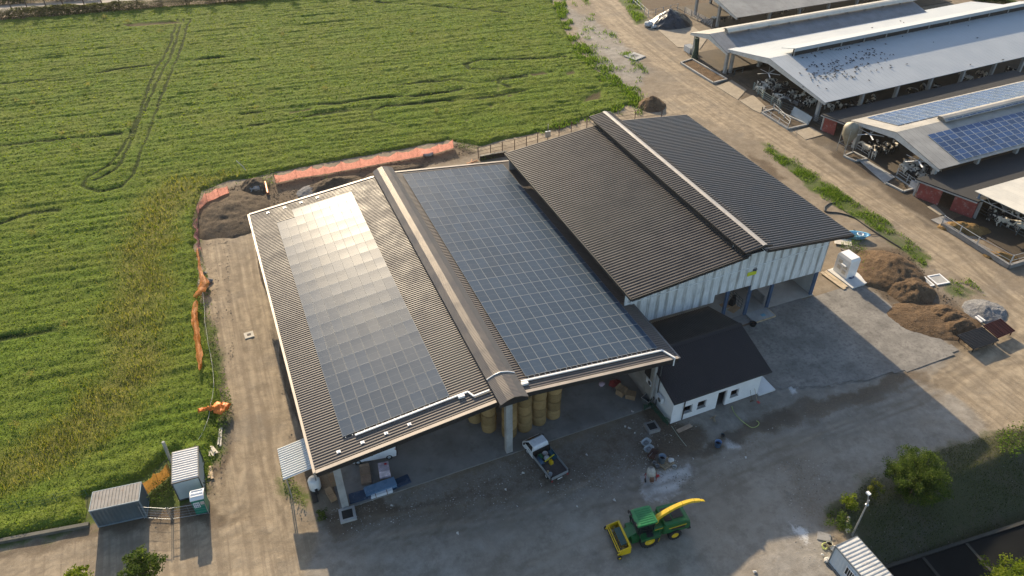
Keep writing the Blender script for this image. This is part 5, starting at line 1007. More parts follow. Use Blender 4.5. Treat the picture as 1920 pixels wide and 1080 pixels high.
A = at(503, 366); m = MB(A); m.tube([A+Vector((0, 0, .3)), A+Vector((.1, 3.2, .45))], .22, 12); o = simple('copper_pipe', 'copper coloured pipe stub sticking out of the soil by the net', 'pipe', m, M('copper', (.55, .26, .14), .3, .6, .1, 2)); o.location = A
m = MB(); m.lathe([(.45, 0), (.9, 0), (.9, .35), (.45, .35), (.45, 0)], (0, 0, 0), 20); o = simple('concrete_ring', 'low concrete ring on the soil behind the pink net', 'ring', m, CONC); o.location = at(802, 289)
rock('flat grey boulder in the soil near the corner of the solar roofed barn', at(480, 358), 1.0, 51, CONCD)
def soil_material(name, lo, hi):
    g = NG(name); v = g.coord('Object'); n1 = g.noise(.9, 7, .7, v); n2 = g.noise(7, 5, .75, v); c = g.mix(g.ramp(n1, .3, .7), lo, hi); c = g.mix(g.math('MULTIPLY', g.ramp(n2, .35, .7), .45), c, tuple(x*1.5 for x in hi)); h = g.math('ADD', g.math('MULTIPLY', n1, 1.5), n2); return g.done(g.bsdf(c, .95, 0, g.bump(h, .9, .22), .15))
SOILB = soil_material('brown_soil', (.075, .048, .028), (.165, .112, .068)); SOILD = soil_material('dark_soil', (.052, .040, .030), (.135, .105, .073)); GRAV = soil_material('grey_gravel', (.13, .132, .135), (.25, .25, .25))
def mound(name, label, c, rx, ry, h, rzd, mat, seed, rough=.35, cat='soil heap'):
    n = 64; u = np.linspace(-1.25, 1.25, n); U, V_ = np.meshgrid(u, u); U = U.ravel(); V_ = V_.ravel(); s = seed*13.7
    rr = np.sqrt((U+.35*(fbm(U+s, V_, 1.4, seed)-.5))**2+(V_+.35*(fbm(U, V_+s, 1.4, seed+3)-.5))**2); k = np.clip(1-rr, 0, 1)**.85
    z = h*k*(1-rough*.6+rough*1.5*fbm(U*rx+s, V_*ry, .45, seed+5, 5)*.8)+.42*min(h, 1.4)*np.clip(k*2, 0, 1)*(.38-np.abs(fbm(U*rx, V_*ry+s, .55, seed+9, 6)-.5)*2)+.12*(fbm(U*rx, V_*ry, 3.5, seed+2, 2)-.5)*np.clip(k*4, 0, 1)-.12+.1*np.clip(k*6, 0, 1)
    i = np.arange(n*n).reshape(n, n); F = np.stack([i[:-1, :-1], i[:-1, 1:], i[1:, 1:], i[1:, :-1]], -1).reshape(-1, 4)
    F = F[(rr[F] < 1.12).any(1)]
    o = link(name, npmesh(name, np.stack([U*rx, V_*ry, z], 1), F, mat, smooth=True)); o.location = (c.x, c.y, 0); o.rotation_euler = (0, 0, R(rzd)); return tag(o, label, cat)
mound('soil_heap', 'largest brown soil heap beside the white tank', at(1665, 508), 4.4, 5.0, 1.7, 10, SOILB, 2); mound('soil_heap', 'brown soil heap at the front foot of the largest heap', at(1708, 545), 3.2, 2.8, 1.3, 0, SOILB, 4); mound('soil_heap', 'small brown heap between the frames and the gratings', at(1768, 588), 2.2, 1.6, .9, -10, SOILB, 6); mound('soil_heap', 'rounded dark heap just above the black grating', at(1795, 613), 2.3, 1.6, .95, 0, SOILB, 8); mound('soil_heap', 'low brown heap second from the black grating', at(1785, 598), 2.3, 1.4, .9, 0, SOILB, 9)
mound('soil_heap', 'low spread of earth between the heaps and the apron', at(1750, 600), 5.5, 3.5, .45, -35, SOILB, 10)
mound('gravel_heap', 'bluish grey gravel heap beside the curving road', at(1845, 583), 2.7, 2.3, .7, 0, GRAV, 11, cat='gravel heap')
mound('soil_heap', 'broad dark soil heap at the back corner of the solar roofed barn', at(432, 400), 5.8, 6.6, 1.1, -20, SOILD, 12); mound('soil_heap', 'small dark heap beside the copper pipe', at(478, 350), 2.2, 2.6, 1.3, 0, SOILD, 13); mound('soil_heap', 'long dark heap under the pink net fence', at(630, 350), 4.8, 2.8, 1.6, 5, SOILD, 14); mound('soil_heap', 'low dark heap right of the long heap', at(735, 322), 5.0, 2.0, .8, 5, SOILD, 15); mound('soil_heap', 'low ridge of dark soil next to the left track', at(505, 520), 1.0, 9.0, .45, 2, SOILD, 16); mound('soil_heap', 'pointed soil heap beside the far dirt road', at(1222, 198), 2.9, 2.6, 1.7, 0, SOILB, 17); mound('gravel_heap', 'grey gravel heap beside the copper pipe', at(590, 358), 2.6, 2.2, .6, 0, GRAV, 18, cat='gravel heap')
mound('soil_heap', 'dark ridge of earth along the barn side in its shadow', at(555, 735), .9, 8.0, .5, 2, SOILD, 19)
# ---- concrete apron before the gable barn
def apron():
    poly = [(45.4, 44.4), (46.8, 39.6), (52.0, 37.9), (57.5, 36.9), (64, 36.2), (69.7, 36.4), (69.2, 42), (68.3, 51.0), (61.2, 51.0), (54.3, 51.45), (46.0, 51.7)]
    st = .35; xs = np.arange(44, 71, st); ys = np.arange(35, 53, st); X, Y = np.meshgrid(xs, ys); nx, ny = len(xs), len(ys); s = sdist(X.ravel(), Y.ravel(), poly)+(fbm(X.ravel(), Y.ravel(), .5, 91)-.5)*.9*(Y.ravel() < 46); keep = s > 0
    idx = np.full(nx*ny, -1); idx[keep] = np.arange(keep.sum()); i = idx.reshape(ny, nx); F = np.stack([i[:-1, :-1], i[:-1, 1:], i[1:, 1:], i[1:, :-1]], -1).reshape(-1, 4); F = F[(F >= 0).all(1)]
    g = NG('dusty_apron_concrete'); v = g.coord('Object'); n1 = g.noise(.35, 6, .65, v); n2 = g.noise(2.5, 6, .7, v); n3 = g.noise(.12, 3, .6, v); c = g.mix(g.ramp(n1, .32, .68), (.175, .165, .148), (.275, .258, .23)); c = g.mix(g.math('MULTIPLY', g.ramp(n2, .46, .66), .6), c, (.115, .106, .094)); n5 = g.noise(.55, 8, .78, v); c = g.mix(g.math('MULTIPLY', g.ramp(n5, .50, .64), .55), c, (.105, .098, .09)); c = g.mix(g.math('MULTIPLY', g.ramp(n3, .5, .7), .4), c, (.20, .19, .175))
    w_ = g.n('TexBrick'); w_.inputs['Scale'].default_value = 1; w_.inputs['Mortar Size'].default_value = .02; w_.inputs['Brick Width'].default_value = 4.5; w_.inputs['Row Height'].default_value = 4.5; w_.offset = 0; g.l(v, w_.inputs[0]); c = g.mix(g.math('MULTIPLY', w_.outputs['Fac'], .3), c, (.13, .12, .11))
    g.done(g.bsdf(c, .9, 0, g.bump(n2, .3, .03), .25))
    x = X.ravel()[keep]; y = Y.ravel()[keep]; tag(link('concrete_apron', npmesh('concrete_apron', np.stack([x, y, np.full(len(x), .002)+.012*smooth01(s[keep])], 1), F, g.m)), kind='structure')
apron()
# ================================================================== VEHICLES
HGREEN = M('machine_green', (.012, .115, .030), .38, 0, .2, 1.2, ((.05, .07, .04), .35)); HYEL = M('machine_yellow', (.68, .46, .010), .4, 0, .12, 1.5, ((.30, .22, .06), .3)); GLASSD = M('dark_glass', (.012, .014, .016), .08, 0, .1, 1, spec=.6); HTEAL = M('dark_teal_cover', (.012, .060, .058), .55, 0, .15, 2)
def tyre(m, c, r_, w_, lugs=0, ax=(0, 1, 0)):
    m.lathe([(r_*.58, -w_*.42), (r_*.72, -w_*.5), (r_*.92, -w_*.48), (r_, -w_*.36), (r_, w_*.36), (r_*.92, w_*.48), (r_*.72, w_*.5), (r_*.58, w_*.42)], c, 30, ax, True, False)
    for k in range(lugs):
        for s in (-1, 1):
            a = 2*PI*(k+.25*(s+1))/lugs; a2 = a+.16
            p = Vector(c)+Vector((math.cos(a)*r_*1.0, s*w_*.46, math.sin(a)*r_*1.0)); q = Vector(c)+Vector((math.cos(a2)*r_*1.015, s*w_*.02, math.sin(a2)*r_*1.015)); m.beam(p, q, .07, .07, (math.cos(a), 0, math.sin(a)))
def rimm(m, c, r_, w_, side): m.lathe([(r_*.60, -w_*.3*side), (r_*.56, w_*.40*side), (r_*.42, w_*.30*side), (r_*.36, w_*.16*side), (r_*.16, w_*.16*side), (r_*.15, w_*.24*side), (0.0, w_*.24*side)], c, 24, (0, 1, 0))
hv = thing('forage_harvester', 'green and yellow forage harvester with raised curved spout parked on the yard', 'harvester', (24.75, 30.05, 0), R(173.5))
hv.scale = (.86, .86, .86)
m = MB()      # hull, widest at the engine bay
def hull(m, prof, y0, y1, ch=.12):
    n = len(prof); c = Vector((sum(p[0] for p in prof)/n, 0, sum(p[1] for p in prof)/n)); vs = []
    for y, k in ((y0, .93), (y0+ch, 1), (y1-ch, 1), (y1, .93)): vs += [(c.x+(x-c.x)*k, y, c.z+(z-c.z)*k) for x, z in prof]
    m.add(vs, [(i+j*n, (i+1) % n+j*n, (i+1) % n+(j+1)*n, i+(j+1)*n) for j in range(3) for i in range(n)]+[tuple(range(n)), tuple(range(3*n, 4*n))[::-1]])
hull(m, [(-4.35, 1.15), (-4.5, 1.7), (-4.35, 2.35), (-3.9, 2.62), (-1.55, 2.72), (-1.45, 1.15)], -1.15, 1.15); m.build('engine_cover', HGREEN, hv)
m = MB(); hull(m, [(-1.5, .75), (-1.5, 2.35), (-.55, 2.3), (-.4, 1.75), (1.15, 1.7), (1.25, .95), (.6, .7)], -.95, .95, .06); m.bx(-3.9, -1.5, -.5, .5, .7, 1.2); m.build('chassis', HGREEN, hv)
m = MB(); m.bx(-.95, 1.05, -1.5, 1.5, 1.78, 1.86); [m.bx(-.95+.0, 1.05, s*1.5-.02, s*1.5+.02, 1.5, 1.85) for s in (-1, 1)]; m.bx(-1.0, -.95, -1.5, 1.5, 1.35, 1.86); m.build('platform', HGREEN, hv)
m = MB(); hull(m, [(-.55, 1.86), (-.55, 3.3), (1.05, 3.3), (1.35, 2.5), (1.2, 1.86)], -.86, .86, .05); cb = m.build('cab', GLASSD, hv)
m = MB()
for x0, z0, x1, z1 in ((-.55, 1.86, -.55, 3.32), (1.2, 1.86, 1.37, 2.5), (1.37, 2.5, 1.07, 3.32)):
    for s in (-1, 1): m.beam((x0, s*.85, z0), (x1, s*.85, z1), .07, .07)
m.build('cab_frame', M('cab_frame_dark', (.02, .03, .02), .5), cb)
m = MB(); hull(m, [(-.75, 3.30), (-.78, 3.42), (-.55, 3.56), (1.0, 3.56), (1.42, 3.45), (1.42, 3.30)], -1.0, 1.0, .10); [m.bx(-.6+.0, 1.05, y-.035, y+.035, 3.555, 3.60) for y in (-.72, -.48, -.24, 0, .24, .48, .72)]; m.build('cab_roof', M('cab_roof_green', (.018, .19, .055), .4, 0, .12, 1), cb)
m = MB(); [m.box((1.45, y, 3.5), (.12, .2, .14)) for y in (-.8, -.5, .5, .8)]; m.tube([(1.46, -.9, 3.44), (1.5, 0, 3.44), (1.46, .9, 3.44)], .03, 5); m.build('work_lights', DARKTRIM, cb)
for s in (-1, 1):
    w = MB(); tyre(w, (0, s*1.12, .96), .96, .68, 20); tw = w.build('wheel', BLACKR, hv); w = MB(); rimm(w, (0, s*1.12, .96), .96, .68, s); w.build('rim', HYEL, tw)
    w = MB(); tyre(w, (-2.85, s*1.08, .68), .68, .50, 18); tw = w.build('wheel', BLACKR, hv); w = MB(); rimm(w, (-2.85, s*1.08, .68), .68, .50, s); w.build('rim', HYEL, tw)
    m = MB(); m.box((-3.0, s*1.17, 2.02), (1.9, .03, .10), M3=Matrix.Rotation(R(3), 3, 'Y')); m.box((-1.05, s*.97, 2.1), (.9, .03, .07), M3=Matrix.Rotation(R(3), 3, 'Y')); m.build('yellow_stripe', HYEL, hv)
    m = MB(); m.box((-3.1, s*1.16, 1.75), (1.5, .02, .32)); m.build('side_grille', DARKTRIM, hv)
    m = MB(); m.tube([(-.98, s*1.45, 1.84), (-.98, s*1.45, 1.1), (-.9, s*1.45, .7)], .03, 5); m.build('guard_rail', HYEL, hv)
m = MB(); m.bx(-2.5, -1.75, -.75, .75, 2.70, 2.74); [m.bx(-2.45+k*.36, -2.2+k*.36, -.7, .7, 2.74, 2.76) for k in range(2)]; m.bx(-3.75, -2.65, -.62, .62, 2.66, 2.72); m.build('engine_vents', DARKTRIM, hv)
m = MB(); m.tube([(-3.6, -.75, 2.6), (-3.6, -.75, 2.95), (-3.75, -.75, 3.05)], .08, 8); m.build('exhaust', IRON, hv)
m = MB(); m.box((-4.45, 0, 1.0), (.35, 2.2, .16)); m.box((-4.35, .95, 1.25), (.3, .25, .5)); m.build('rear_bumper', M('bumper_dark', (.03, .035, .03), .6), hv)
def arcbox(m, pts, ws, hs):
    vs = []; P = [Vector(p) for p in pts]; n = len(P)
    for i, p in enumerate(P):
        d = (P[min(i+1, n-1)]-P[max(i-1, 0)]).normalized(); sx = d.cross(Vector((0, 0, 1))).normalized(); u = sx.cross(d)
        vs += [p+sx*a*ws[i]/2+u*b*hs[i]/2 for a, b in ((-1, -1), (1, -1), (1, 1), (-1, 1))]
    m.add(vs, [(4*i+k, 4*i+(k+1) % 4, 4*i+4+(k+1) % 4, 4*i+4+k) for i in range(n-1) for k in range(4)]+[(3, 2, 1, 0), tuple(range(4*n-4, 4*n))])
m = MB(); pts = []
for k in range(15):
    t_ = k/14; pts.append((-.95-4.85*t_, .15-.25*t_, 2.7+1.2*math.sin(t_*PI*.74)**.85-.6*max(0, t_-.78)))
arcbox(m, pts, [.44-.012*k for k in range(15)], [.44-.012*k for k in range(15)]); sp = m.build('spout', M('spout_yellow', (.74, .50, .03), .38, 0, .12, 1.2, ((.40, .30, .12), .3)), hv)
m = MB(); arcbox(m, [pts[-1], Vector(pts[-1])+Vector((-.35, -.03, -.14)), Vector(pts[-1])+Vector((-.62, -.06, -.36))], [.27, .27, .25], [.10, .06, .04]); m.build('spout_flap', HYEL, sp)
m = MB(); [m.box(Vector(pts[k]), (.05, .47-.012*k, .47-.012*k)) for k in (4, 8, 12)]; m.build('spout_collar', M('spout_dark_yellow', (.40, .27, .02), .5), sp)
m = MB(); m.lathe([(.36, 0), (.36, .35), (.24, .4)], (-.95, .15, 2.35), 18); m.build('spout_base', HYEL, hv)
m = MB(); hull(m, [(1.1, .95), (1.1, 1.75), (2.15, 1.3), (2.15, .55)], -.55, .55, .05); m.build('feed_housing', HGREEN, hv)
hd = MB(); hd.bx(2.1, 2.18, -1.5, 1.5, .35, 1.25); hd.bx(2.1, 2.3, -1.5, 1.5, 1.2, 1.34)
for s in (-1, 1): hd.extrude([(2.1, s*1.5, .25), (3.35, s*1.5, .18), (3.5, s*1.5, .5), (2.9, s*1.5, 1.05), (2.1, s*1.5, 1.3)], (0, s*.10, 0))
hp = hd.build('pickup_header', HYEL, hv)
m = MB(); m.tube([(3.45, -1.52, .95), (3.45, 1.52, .95)], .05, 8); m.tube([(3.2, -1.5, .8), (3.2, 1.5, .8)], .06, 8); [m.beam((2.15, s*1.54, 1.28), (3.5, s*1.54, .95), .07, .09) for s in (-1, 1)]; m.build('crop_roller', HYEL, hp)
m = MB(); m.lathe([(.16, -1.46), (.16, 1.46)], (2.65, 0, .62), 14, (0, 1, 0))
for s in (-1, 1):
    for k in range(14): a = k*.9; m.box((2.65+.24*math.cos(a), s*(.25+k*.085), .62+.24*math.sin(a)), (.2, .05, .2), M3=Matrix.Rotation(a, 3, 'Y'))
m.build('auger', M('worn_auger', (.30, .22, .05), .6, 0, .3, 2), hp)
m = MB(); m.lathe([(.2, -1.45), (.2, 1.45)], (3.2, 0, .32), 12, (0, 1, 0)); m.build('tine_drum', DARKTRIM, hp)
m = MB(); m.box((2.62, .05, 1.12), (.62, 1.95, .10), M3=Matrix.Rotation(R(12), 3, 'Y')); m.build('auger_cover', HTEAL, hp)
for s in (-1, 1): w = MB(); tyre(w, (3.35, s*1.78, .24), .24, .18); w.build('gauge_wheel', BLACKR, hp); w = MB(); w.lathe([(.0, -.1), (.13, -.1), (.13, .1), (0, .1)], (3.35, s*1.78, .24), 12, (0, 1, 0)); w.beam((3.35, s*1.66, .24), (2.9, s*1.6, .6), .05, .06); w.build('wheel_hub', HYEL, hp)
m = MB(); m.bx(1.0, 1.75, .55, .95, .7, 1.5); m.bx(1.0, 1.75, -.95, -.55, .7, 1.5); m.build('side_cover', HGREEN, hv)
for s in (-1, 1): m = MB(); m.tube([(1.0, s*.9, 3.1), (1.3, s*1.35, 3.0), (1.3, s*1.35, 2.5)], .02, 5); m.box((1.3, s*1.38, 2.7), (.06, .2, .4)); m.build('mirror', DARKTRIM, cb)
# ---- pickup truck with open bed
pk = thing('flatbed_truck', 'small white flatbed truck with tools in its open bed', 'truck', (20.15, 40.55, 0), R(98)); CARW = M('car_white', (.74, .76, .78), .3, 0, .05, 1)
def shell(m, prof, w0, inset, zi):
    n = len(prof); vs = []
    for s in (-1, 1): vs += [(x, s*(w0-(inset*max(0, z-zi)/.8)), z) for x, z in prof]
    m.add(vs, [(i, (i+1) % n, (i+1) % n+n, i+n) for i in range(n)]+[tuple(range(n))[::-1], tuple(range(n, 2*n))])
cabp = [(.75, .42), (.75, 1.12), (.80, 1.84), (.92, 1.93), (1.75, 1.90), (2.42, 1.22), (2.62, 1.10), (2.70, .80), (2.66, .42)]
m = MB(); shell(m, cabp, .92, .16, 1.15); ck = m.build('cab', CARW, pk)
m = MB(); f = lambda z: .92-.16*max(0, z-1.15)/.8
m.add([(1.86, -f(1.86)+.07, 1.862), (1.86, f(1.86)-.07, 1.862), (2.46, f(1.25)-.05, 1.262), (2.46, -f(1.25)+.05, 1.262)], [(0, 1, 2, 3)]); m.build('windscreen', GLASSD, ck)
for s in (-1, 1):
    m = MB(); e = .006; m.add([(x, s*(f(z)+e), z) for x, z in ((1.0, 1.22), (2.28, 1.24), (1.74, 1.76), (1.02, 1.76))], [(0, 1, 2, 3) if s < 0 else (3, 2, 1, 0)]); m.build('side_window', GLASSD, ck)
    m = MB(); m.box((2.15, s*1.06, 1.28), (.10, .16, .22)); m.build('mirror', DARKTRIM, ck)
    m = MB(); m.box((1.45, s*.935, 1.02), (.16, .02, .04)); m.build('door_handle', DARKTRIM, ck)
    m = MB(); m.box((2.64, s*.68, .88), (.10, .34, .16)); m.build('headlight', M('lamp_glass', (.55, .57, .60), .15), pk)
    m = MB(); m.box((-2.52, s*.86, .62), (.05, .16, .22)); m.build('tail_light', M('tail_red', (.30, .01, .01), .3), pk)
    for x in (1.85, -1.55): w = MB(); tyre(w, (x, s*.82, .32), .32, .22); tw = w.build('wheel', BLACKR, pk); w = MB(); rimm(w, (x, s*.82, .32), .32, .22, s); w.build('rim', GALV, tw)
m = MB(); m.add([(.792, -.72, 1.24), (.792, .72, 1.24), (.828, .68, 1.78), (.828, -.68, 1.78)], [(0, 3, 2, 1)]); m.build('rear_window', GLASSD, ck)
m = MB(); m.bx(2.64, 2.72, -.85, .85, .42, .66); m.build('bumper', DARKTRIM, pk); m = MB(); m.bx(-2.5, .7, -.42, .42, .42, .68); m.build('chassis', DARKTRIM, pk)
m = MB(); m.bx(-2.5, .68, -.98, .98, .70, .80); m.build('load_floor', M('bed_brown', (.075, .062, .060), .75, 0, .3, 2, ((.14, .11, .10), .4)), pk); ALU = M('dull_alu', (.36, .39, .40), .45, .4, .15, 2)
for s in (-1, 1): m = MB(); m.bx(-2.48, .68, s*.98-.02, s*.98+.02, .78, 1.14); m.bx(-2.48, .68, s*1.005-.012, s*1.005+.012, .90, .94); m.build('side_board', ALU, pk); m = MB(); m.bx(-2.54, -2.46, s*.99-.05, s*.99+.05, .60, 1.22); m.build('corner_post', DARKTRIM, pk)
m = MB(); m.bx(-2.53, -2.49, -.92, .92, .78, 1.12); m.bx(-2.545, -2.525, -.92, .92, .93, .97); m.build('tailgate', ALU, pk); m = MB(); m.bx(.66, .70, -.98, .98, .78, 1.5); m.build('headboard', DARKTRIM, pk); m = MB(); m.box((-2.54, 0, .55), (.02, .52, .12)); m.build('number_plate', WHITEP, pk)
def onbed(x, y, z=.8): a = R(98); return Vector((20.15+x*math.cos(a)-y*math.sin(a), 40.55+x*math.sin(a)+y*math.cos(a), z))
def prop(name, label, cat, x, y, fn, mat, rz=0, z=.80): m = MB(); fn(m); o = simple(name, label, cat, m, mat); o.location = onbed(x, y, z); o.rotation_euler = (0, 0, R(98+rz)); return o
prop('canister', 'yellow fuel canister in the truck bed', 'canister', -.85, -.1, lambda m: (m.box((0, 0, .2), (.36, .34, .4), taper=.85), m.box((0, 0, .44), (.2, .06, .06)), m.tube([(.1, .1, .4), (.1, .12, .48)], .03, 6)), M('canister_yellow', (.62, .40, .01), .45, 0, .1, 2))
prop('spirit_level', 'long yellow spirit level lying across the truck bed', 'tool', -.55, -.12, lambda m: (m.box((0, 0, .47), (.09, 1.25, .06)), m.box((0, .2, .5), (.06, .12, .02))), M('level_yellow', (.62, .55, .02), .4), 12)
prop('drum', 'dark blue drum lying along the side of the truck bed', 'drum', -.25, .70, lambda m: m.lathe([(0, -.42), (.22, -.42), (.23, 0), (.22, .42), (0, .42)], (0, 0, .23), 18, (1, 0, 0)), M('drum_blue', (.015, .06, .12), .45, 0, .2, 2))
prop('toolbox', 'green toolbox behind the truck cab', 'toolbox', .20, .42, lambda m: (m.box((0, 0, .18), (.5, .34, .36)), m.box((0, 0, .385), (.42, .26, .05)), m.tube([(-.12, 0, .4), (-.12, 0, .47), (.12, 0, .47), (.12, 0, .4)], .015, 5)), M('box_green', (.015, .10, .045), .5, 0, .2, 2))
prop('mortar_pot', 'whitish splashed pot behind the truck cab', 'bucket', .22, -.12, lambda m: m.lathe([(0, 0), (.2, 0), (.25, .38), (.27, .38), (.2, .36), (.16, .08), (0, .08)], (0, 0, 0), 16), M('splashed_pot', (.45, .42, .40), .7, 0, .3, 4))
prop('bag', 'crumpled whitish bag in the middle of the truck bed', 'bag', -.18, -.05, lambda m: m.lathe([(0, 0), (.26, .02), (.32, .14), (.22, .30), (.07, .36), (0, .34)], (0, 0, 0), 9), M('bag_white', (.50, .49, .47), .8, 0, .3, 3))
prop('crate', 'dark blue crate at the right of the truck bed', 'crate', -.15, -.70, lambda m: (m.box((0, 0, .04), (.9, .42, .06)), m.bx(-.45, .45, -.21, -.18, .07, .4), m.bx(-.45, .45, .18, .21, .07, .4), m.bx(-.45, -.42, -.18, .18, .07, .4), m.bx(.42, .45, -.18, .18, .07, .4), m.box((0, 0, .22), (.7, .3, .2))), M('crate_blue', (.02, .09, .14), .5, 0, .25, 2))
prop('bucket', 'small grey bucket at the rear corner of the truck bed', 'bucket', -2.0, .72, lambda m: m.lathe([(0, 0), (.14, 0), (.18, .34), (.15, .33), (.12, .05), (0, .05)], (0, 0, 0), 14), M('bucket_grey', (.34, .37, .38), .6)); prop('paint_tin', 'tan tin beside the grey bucket in the truck bed', 'tin', -1.62, .75, lambda m: m.lathe([(0, 0), (.11, 0), (.11, .26), (.09, .27), (0, .26)], (0, 0, 0), 14), M('tin_tan', (.48, .36, .18), .5))
# ---- white van under the roof
vn = thing('panel_van', 'white van parked under the hay barn roof, only its tail showing', 'van', (5.25, 47.9, .05), R(170))
m = MB(); m2 = [(-2.1, .35), (-2.2, .9), (-2.15, 1.6), (-1.95, 1.92), (-.2, 1.98), (.9, 1.9), (1.7, 1.2), (2.3, 1.05), (2.4, .35)]; shell(m, m2, .92, .10, 1.1); vb = m.build('van_body', CARW, vn)
vn.rotation_euler.z = R(170)
for s in (-1, 1):
    m = MB(); m.box((-2.13, s*.82, 1.15), (.10, .14, .5)); m.build('tail_light', M('tail_red', (.30, .01, .01), .3), vn)
    for x in (-1.45, 1.5): w = MB(); tyre(w, (x, s*.84, .31), .31, .2); tw = w.build('wheel', BLACKR, vn); w = MB(); rimm(w, (x, s*.84, .31), .31, .2, s); w.build('rim', GALV, tw)
    m = MB(); m.box((.1, s*.925, 1.0), (.14, .02, .05)); m.build('door_handle', DARKTRIM, vb); m = MB(); m.add([(x, s*(.88-.0*z), z) for x, z in ((.1, 1.25), (1.4, 1.25), (.85, 1.78), (.15, 1.8))], [(0, 1, 2, 3)]); m.build('side_window', GLASSD, vb)
m = MB(); m.box((-2.22, 0, .5), (.12, 1.7, .22)); m.build('bumper', DARKTRIM, vn); m = MB(); m.box((-2.17, 0, 1.45), (.06, 1.3, .5), M3=Matrix.Rotation(R(-6), 3, 'Y')); m.build('rear_window', GLASSD, vb)
# ================================================================== FARMYARD BEYOND THE ROAD
def rail_fence(name, label, pts, h, n, mat=GALV, r_=.035, step=2.4, zb=0.0, group=None):
    P = [at(*p) if len(p) == 2 else Vector(p) for p in pts]; o = P[0].copy(); t = thing(name, label, 'fence', (o.x, o.y, zb), 0, group); m = MB((o.x, o.y, 0))
    for k in range(n): z = h*(k+1)/n; m.tube([Vector((p.x, p.y, z)) for p in P], r_, 5)
    m.build('rail', mat, t)
    for a, b in zip(P[:-1], P[1:]):
        c = max(1, int(round((b-a).length/step)))
        for k in range(c+1 if b is P[-1] else c): q = a.lerp(b, k/c); m = MB((o.x, o.y, 0)); m.bx(q.x-.06, q.x+.06, q.y-.06, q.y+.06, -.05, h+.06); m.build('post', mat, t)
    return t
PALEST = M('pale_steel', (.50, .52, .53), .5, .3, .15, 2); DKST = M('dark_steel', (.11, .13, .14), .55, .3, .2, 2)
rail_fence('rail_fence', 'pale rail fence round the earth yard behind the tarped heap', [(1170, -12), (1187, 6), (1215, 32), (1270, 19)], 1.5, 2, PALEST)
rail_fence('rail_fence', 'grey five rail fence between the tarped heap and the far barn', [(1283, 26), (1308, 38), (1334, 51)], 1.5, 5, GALV)
rail_fence('rail_fence', 'green grey rail fence holding cows at the white roofed barn front', [(1412, 168), (1430, 186), (1461, 205)], 1.4, 4, M('green_grey_steel', (.20, .27, .27), .5, .3, .15, 2)); rail_fence('rail_fence', 'dark rail fence beside the sheet steel gate of the white barn', [(1464, 204), (1490, 215), (1512, 226)], 1.3, 3, DKST)
rail_fence('rail_fence', 'low railing round the dark pit before the white roofed barn', [(1428, 211), (1450, 205), (1480, 233), (1476, 243), (1428, 211)], 1.0, 2, PALEST, .03); rail_fence('rail_fence', 'rail fence between the white barn post and the red wall', [(1524, 228), (1545, 240)], 1.3, 4, DKST)
rail_fence('rail_fence', 'rail fence in front of the cows at the solar barn back', [(1604, 280), (1628, 296)], 1.3, 3, GALV); rail_fence('rail_fence', 'rail fence of the sunlit cow pen at the solar barn front', [(1681, 328), (1700, 341), (1717, 353)], 1.2, 3, PALEST, .03)
rail_fence('rail_fence', 'thin railing on the low wall of the muck yard', [Vector((*at(1764, 424)[:2], 0)), Vector((*at(1828, 465)[:2], 0)), Vector((*at(1891, 499)[:2], 0)), Vector((*at(1960, 480)[:2], 0))], 1.7, 2, PALEST, .03, 3.5); rail_fence('rail_fence', 'long rail fence inside the shaded muck yard', [(1830, 400), (1875, 425), (1935, 458)], 1.3, 3, DKST); rail_fence('rail_fence', 'short rail at the front of the second cow barn', [(1360, 146), (1392, 137)], 1.1, 2, DKST)
m = MB(); P_ = [at(1764, 424), at(1890, 503), at(1960, 482)]
for a, b in zip(P_[:-1], P_[1:]): m.beam(a+Vector((0, 0, .3)), b+Vector((0, 0, .3)), .35, .62)
simple('low_wall', 'low concrete wall round the muck yard at the road', 'wall', m, CONCD)
def kerb(label, pts, h=.35, fill=None):
    P = [at(*p) for p in pts]; o = P[0]; t = thing('concrete_pit', label, 'pit', o); m = MB(o)
    for a, b in zip(P, P[1:]+P[:1]): m.beam(a+Vector((0, 0, h/2-.03)), b+Vector((0, 0, h/2-.03)), .28, h)
    m.build('kerb', CONC, t); m = MB(o); m.add([p+Vector((0, 0, .12)) for p in P], [tuple(range(len(P)))]); m.build('muck', fill or SOILB, t); return t
kerb('long kerbed trough of brown muck at the second cow barn', [(1276, 119), (1297, 112), (1363, 150), (1337, 157)]); kerb('kerbed dark pit in front of the white roofed barn', [(1428, 212), (1450, 206), (1513, 235), (1477, 243)], .3, SOILD); kerb('kerbed slab with green hose by the red wall', [(1582, 293), (1600, 286), (1625, 299), (1603, 303)], .25, SOILD); kerb('kerbed dark trough at the sunlit cow pen', [(1660, 343), (1678, 332), (1712, 355), (1693, 360)], .25, SOILD)
def slab(label, pts, mat=CONC): P = [at(*p) for p in pts]; m = MB(P[0]); m.prism(P, -.05, .035); o = m.build('concrete_slab', mat); o.location = P[0]; return tag(o, None, None, None, 'structure')
PALEC = M('pale_yard_concrete', (.33, .28, .21), .9, 0, .2, .5, ((.17, .135, .095), .6), .15)
slab('', [(1343, 162), (1372, 150), (1400, 168), (1383, 187)], PALEC); slab('', [(1387, 189), (1412, 178), (1436, 200), (1425, 212), (1412, 206)], PALEC); slab('', [(1490, 246), (1520, 238), (1545, 252), (1510, 262)], PALEC); slab('', [(1234, 56), (1300, 50), (1326, 72), (1312, 92), (1270, 88)], PALEC); slab('', [(1738, 388), (1752, 383), (1772, 402), (1762, 404)], PALEC); slab('', [(1745, 412), (1768, 405), (1790, 418), (1768, 424)], CONCD); slab('', [(1610, 300), (1660, 300), (1700, 330), (1660, 345)], CONC)
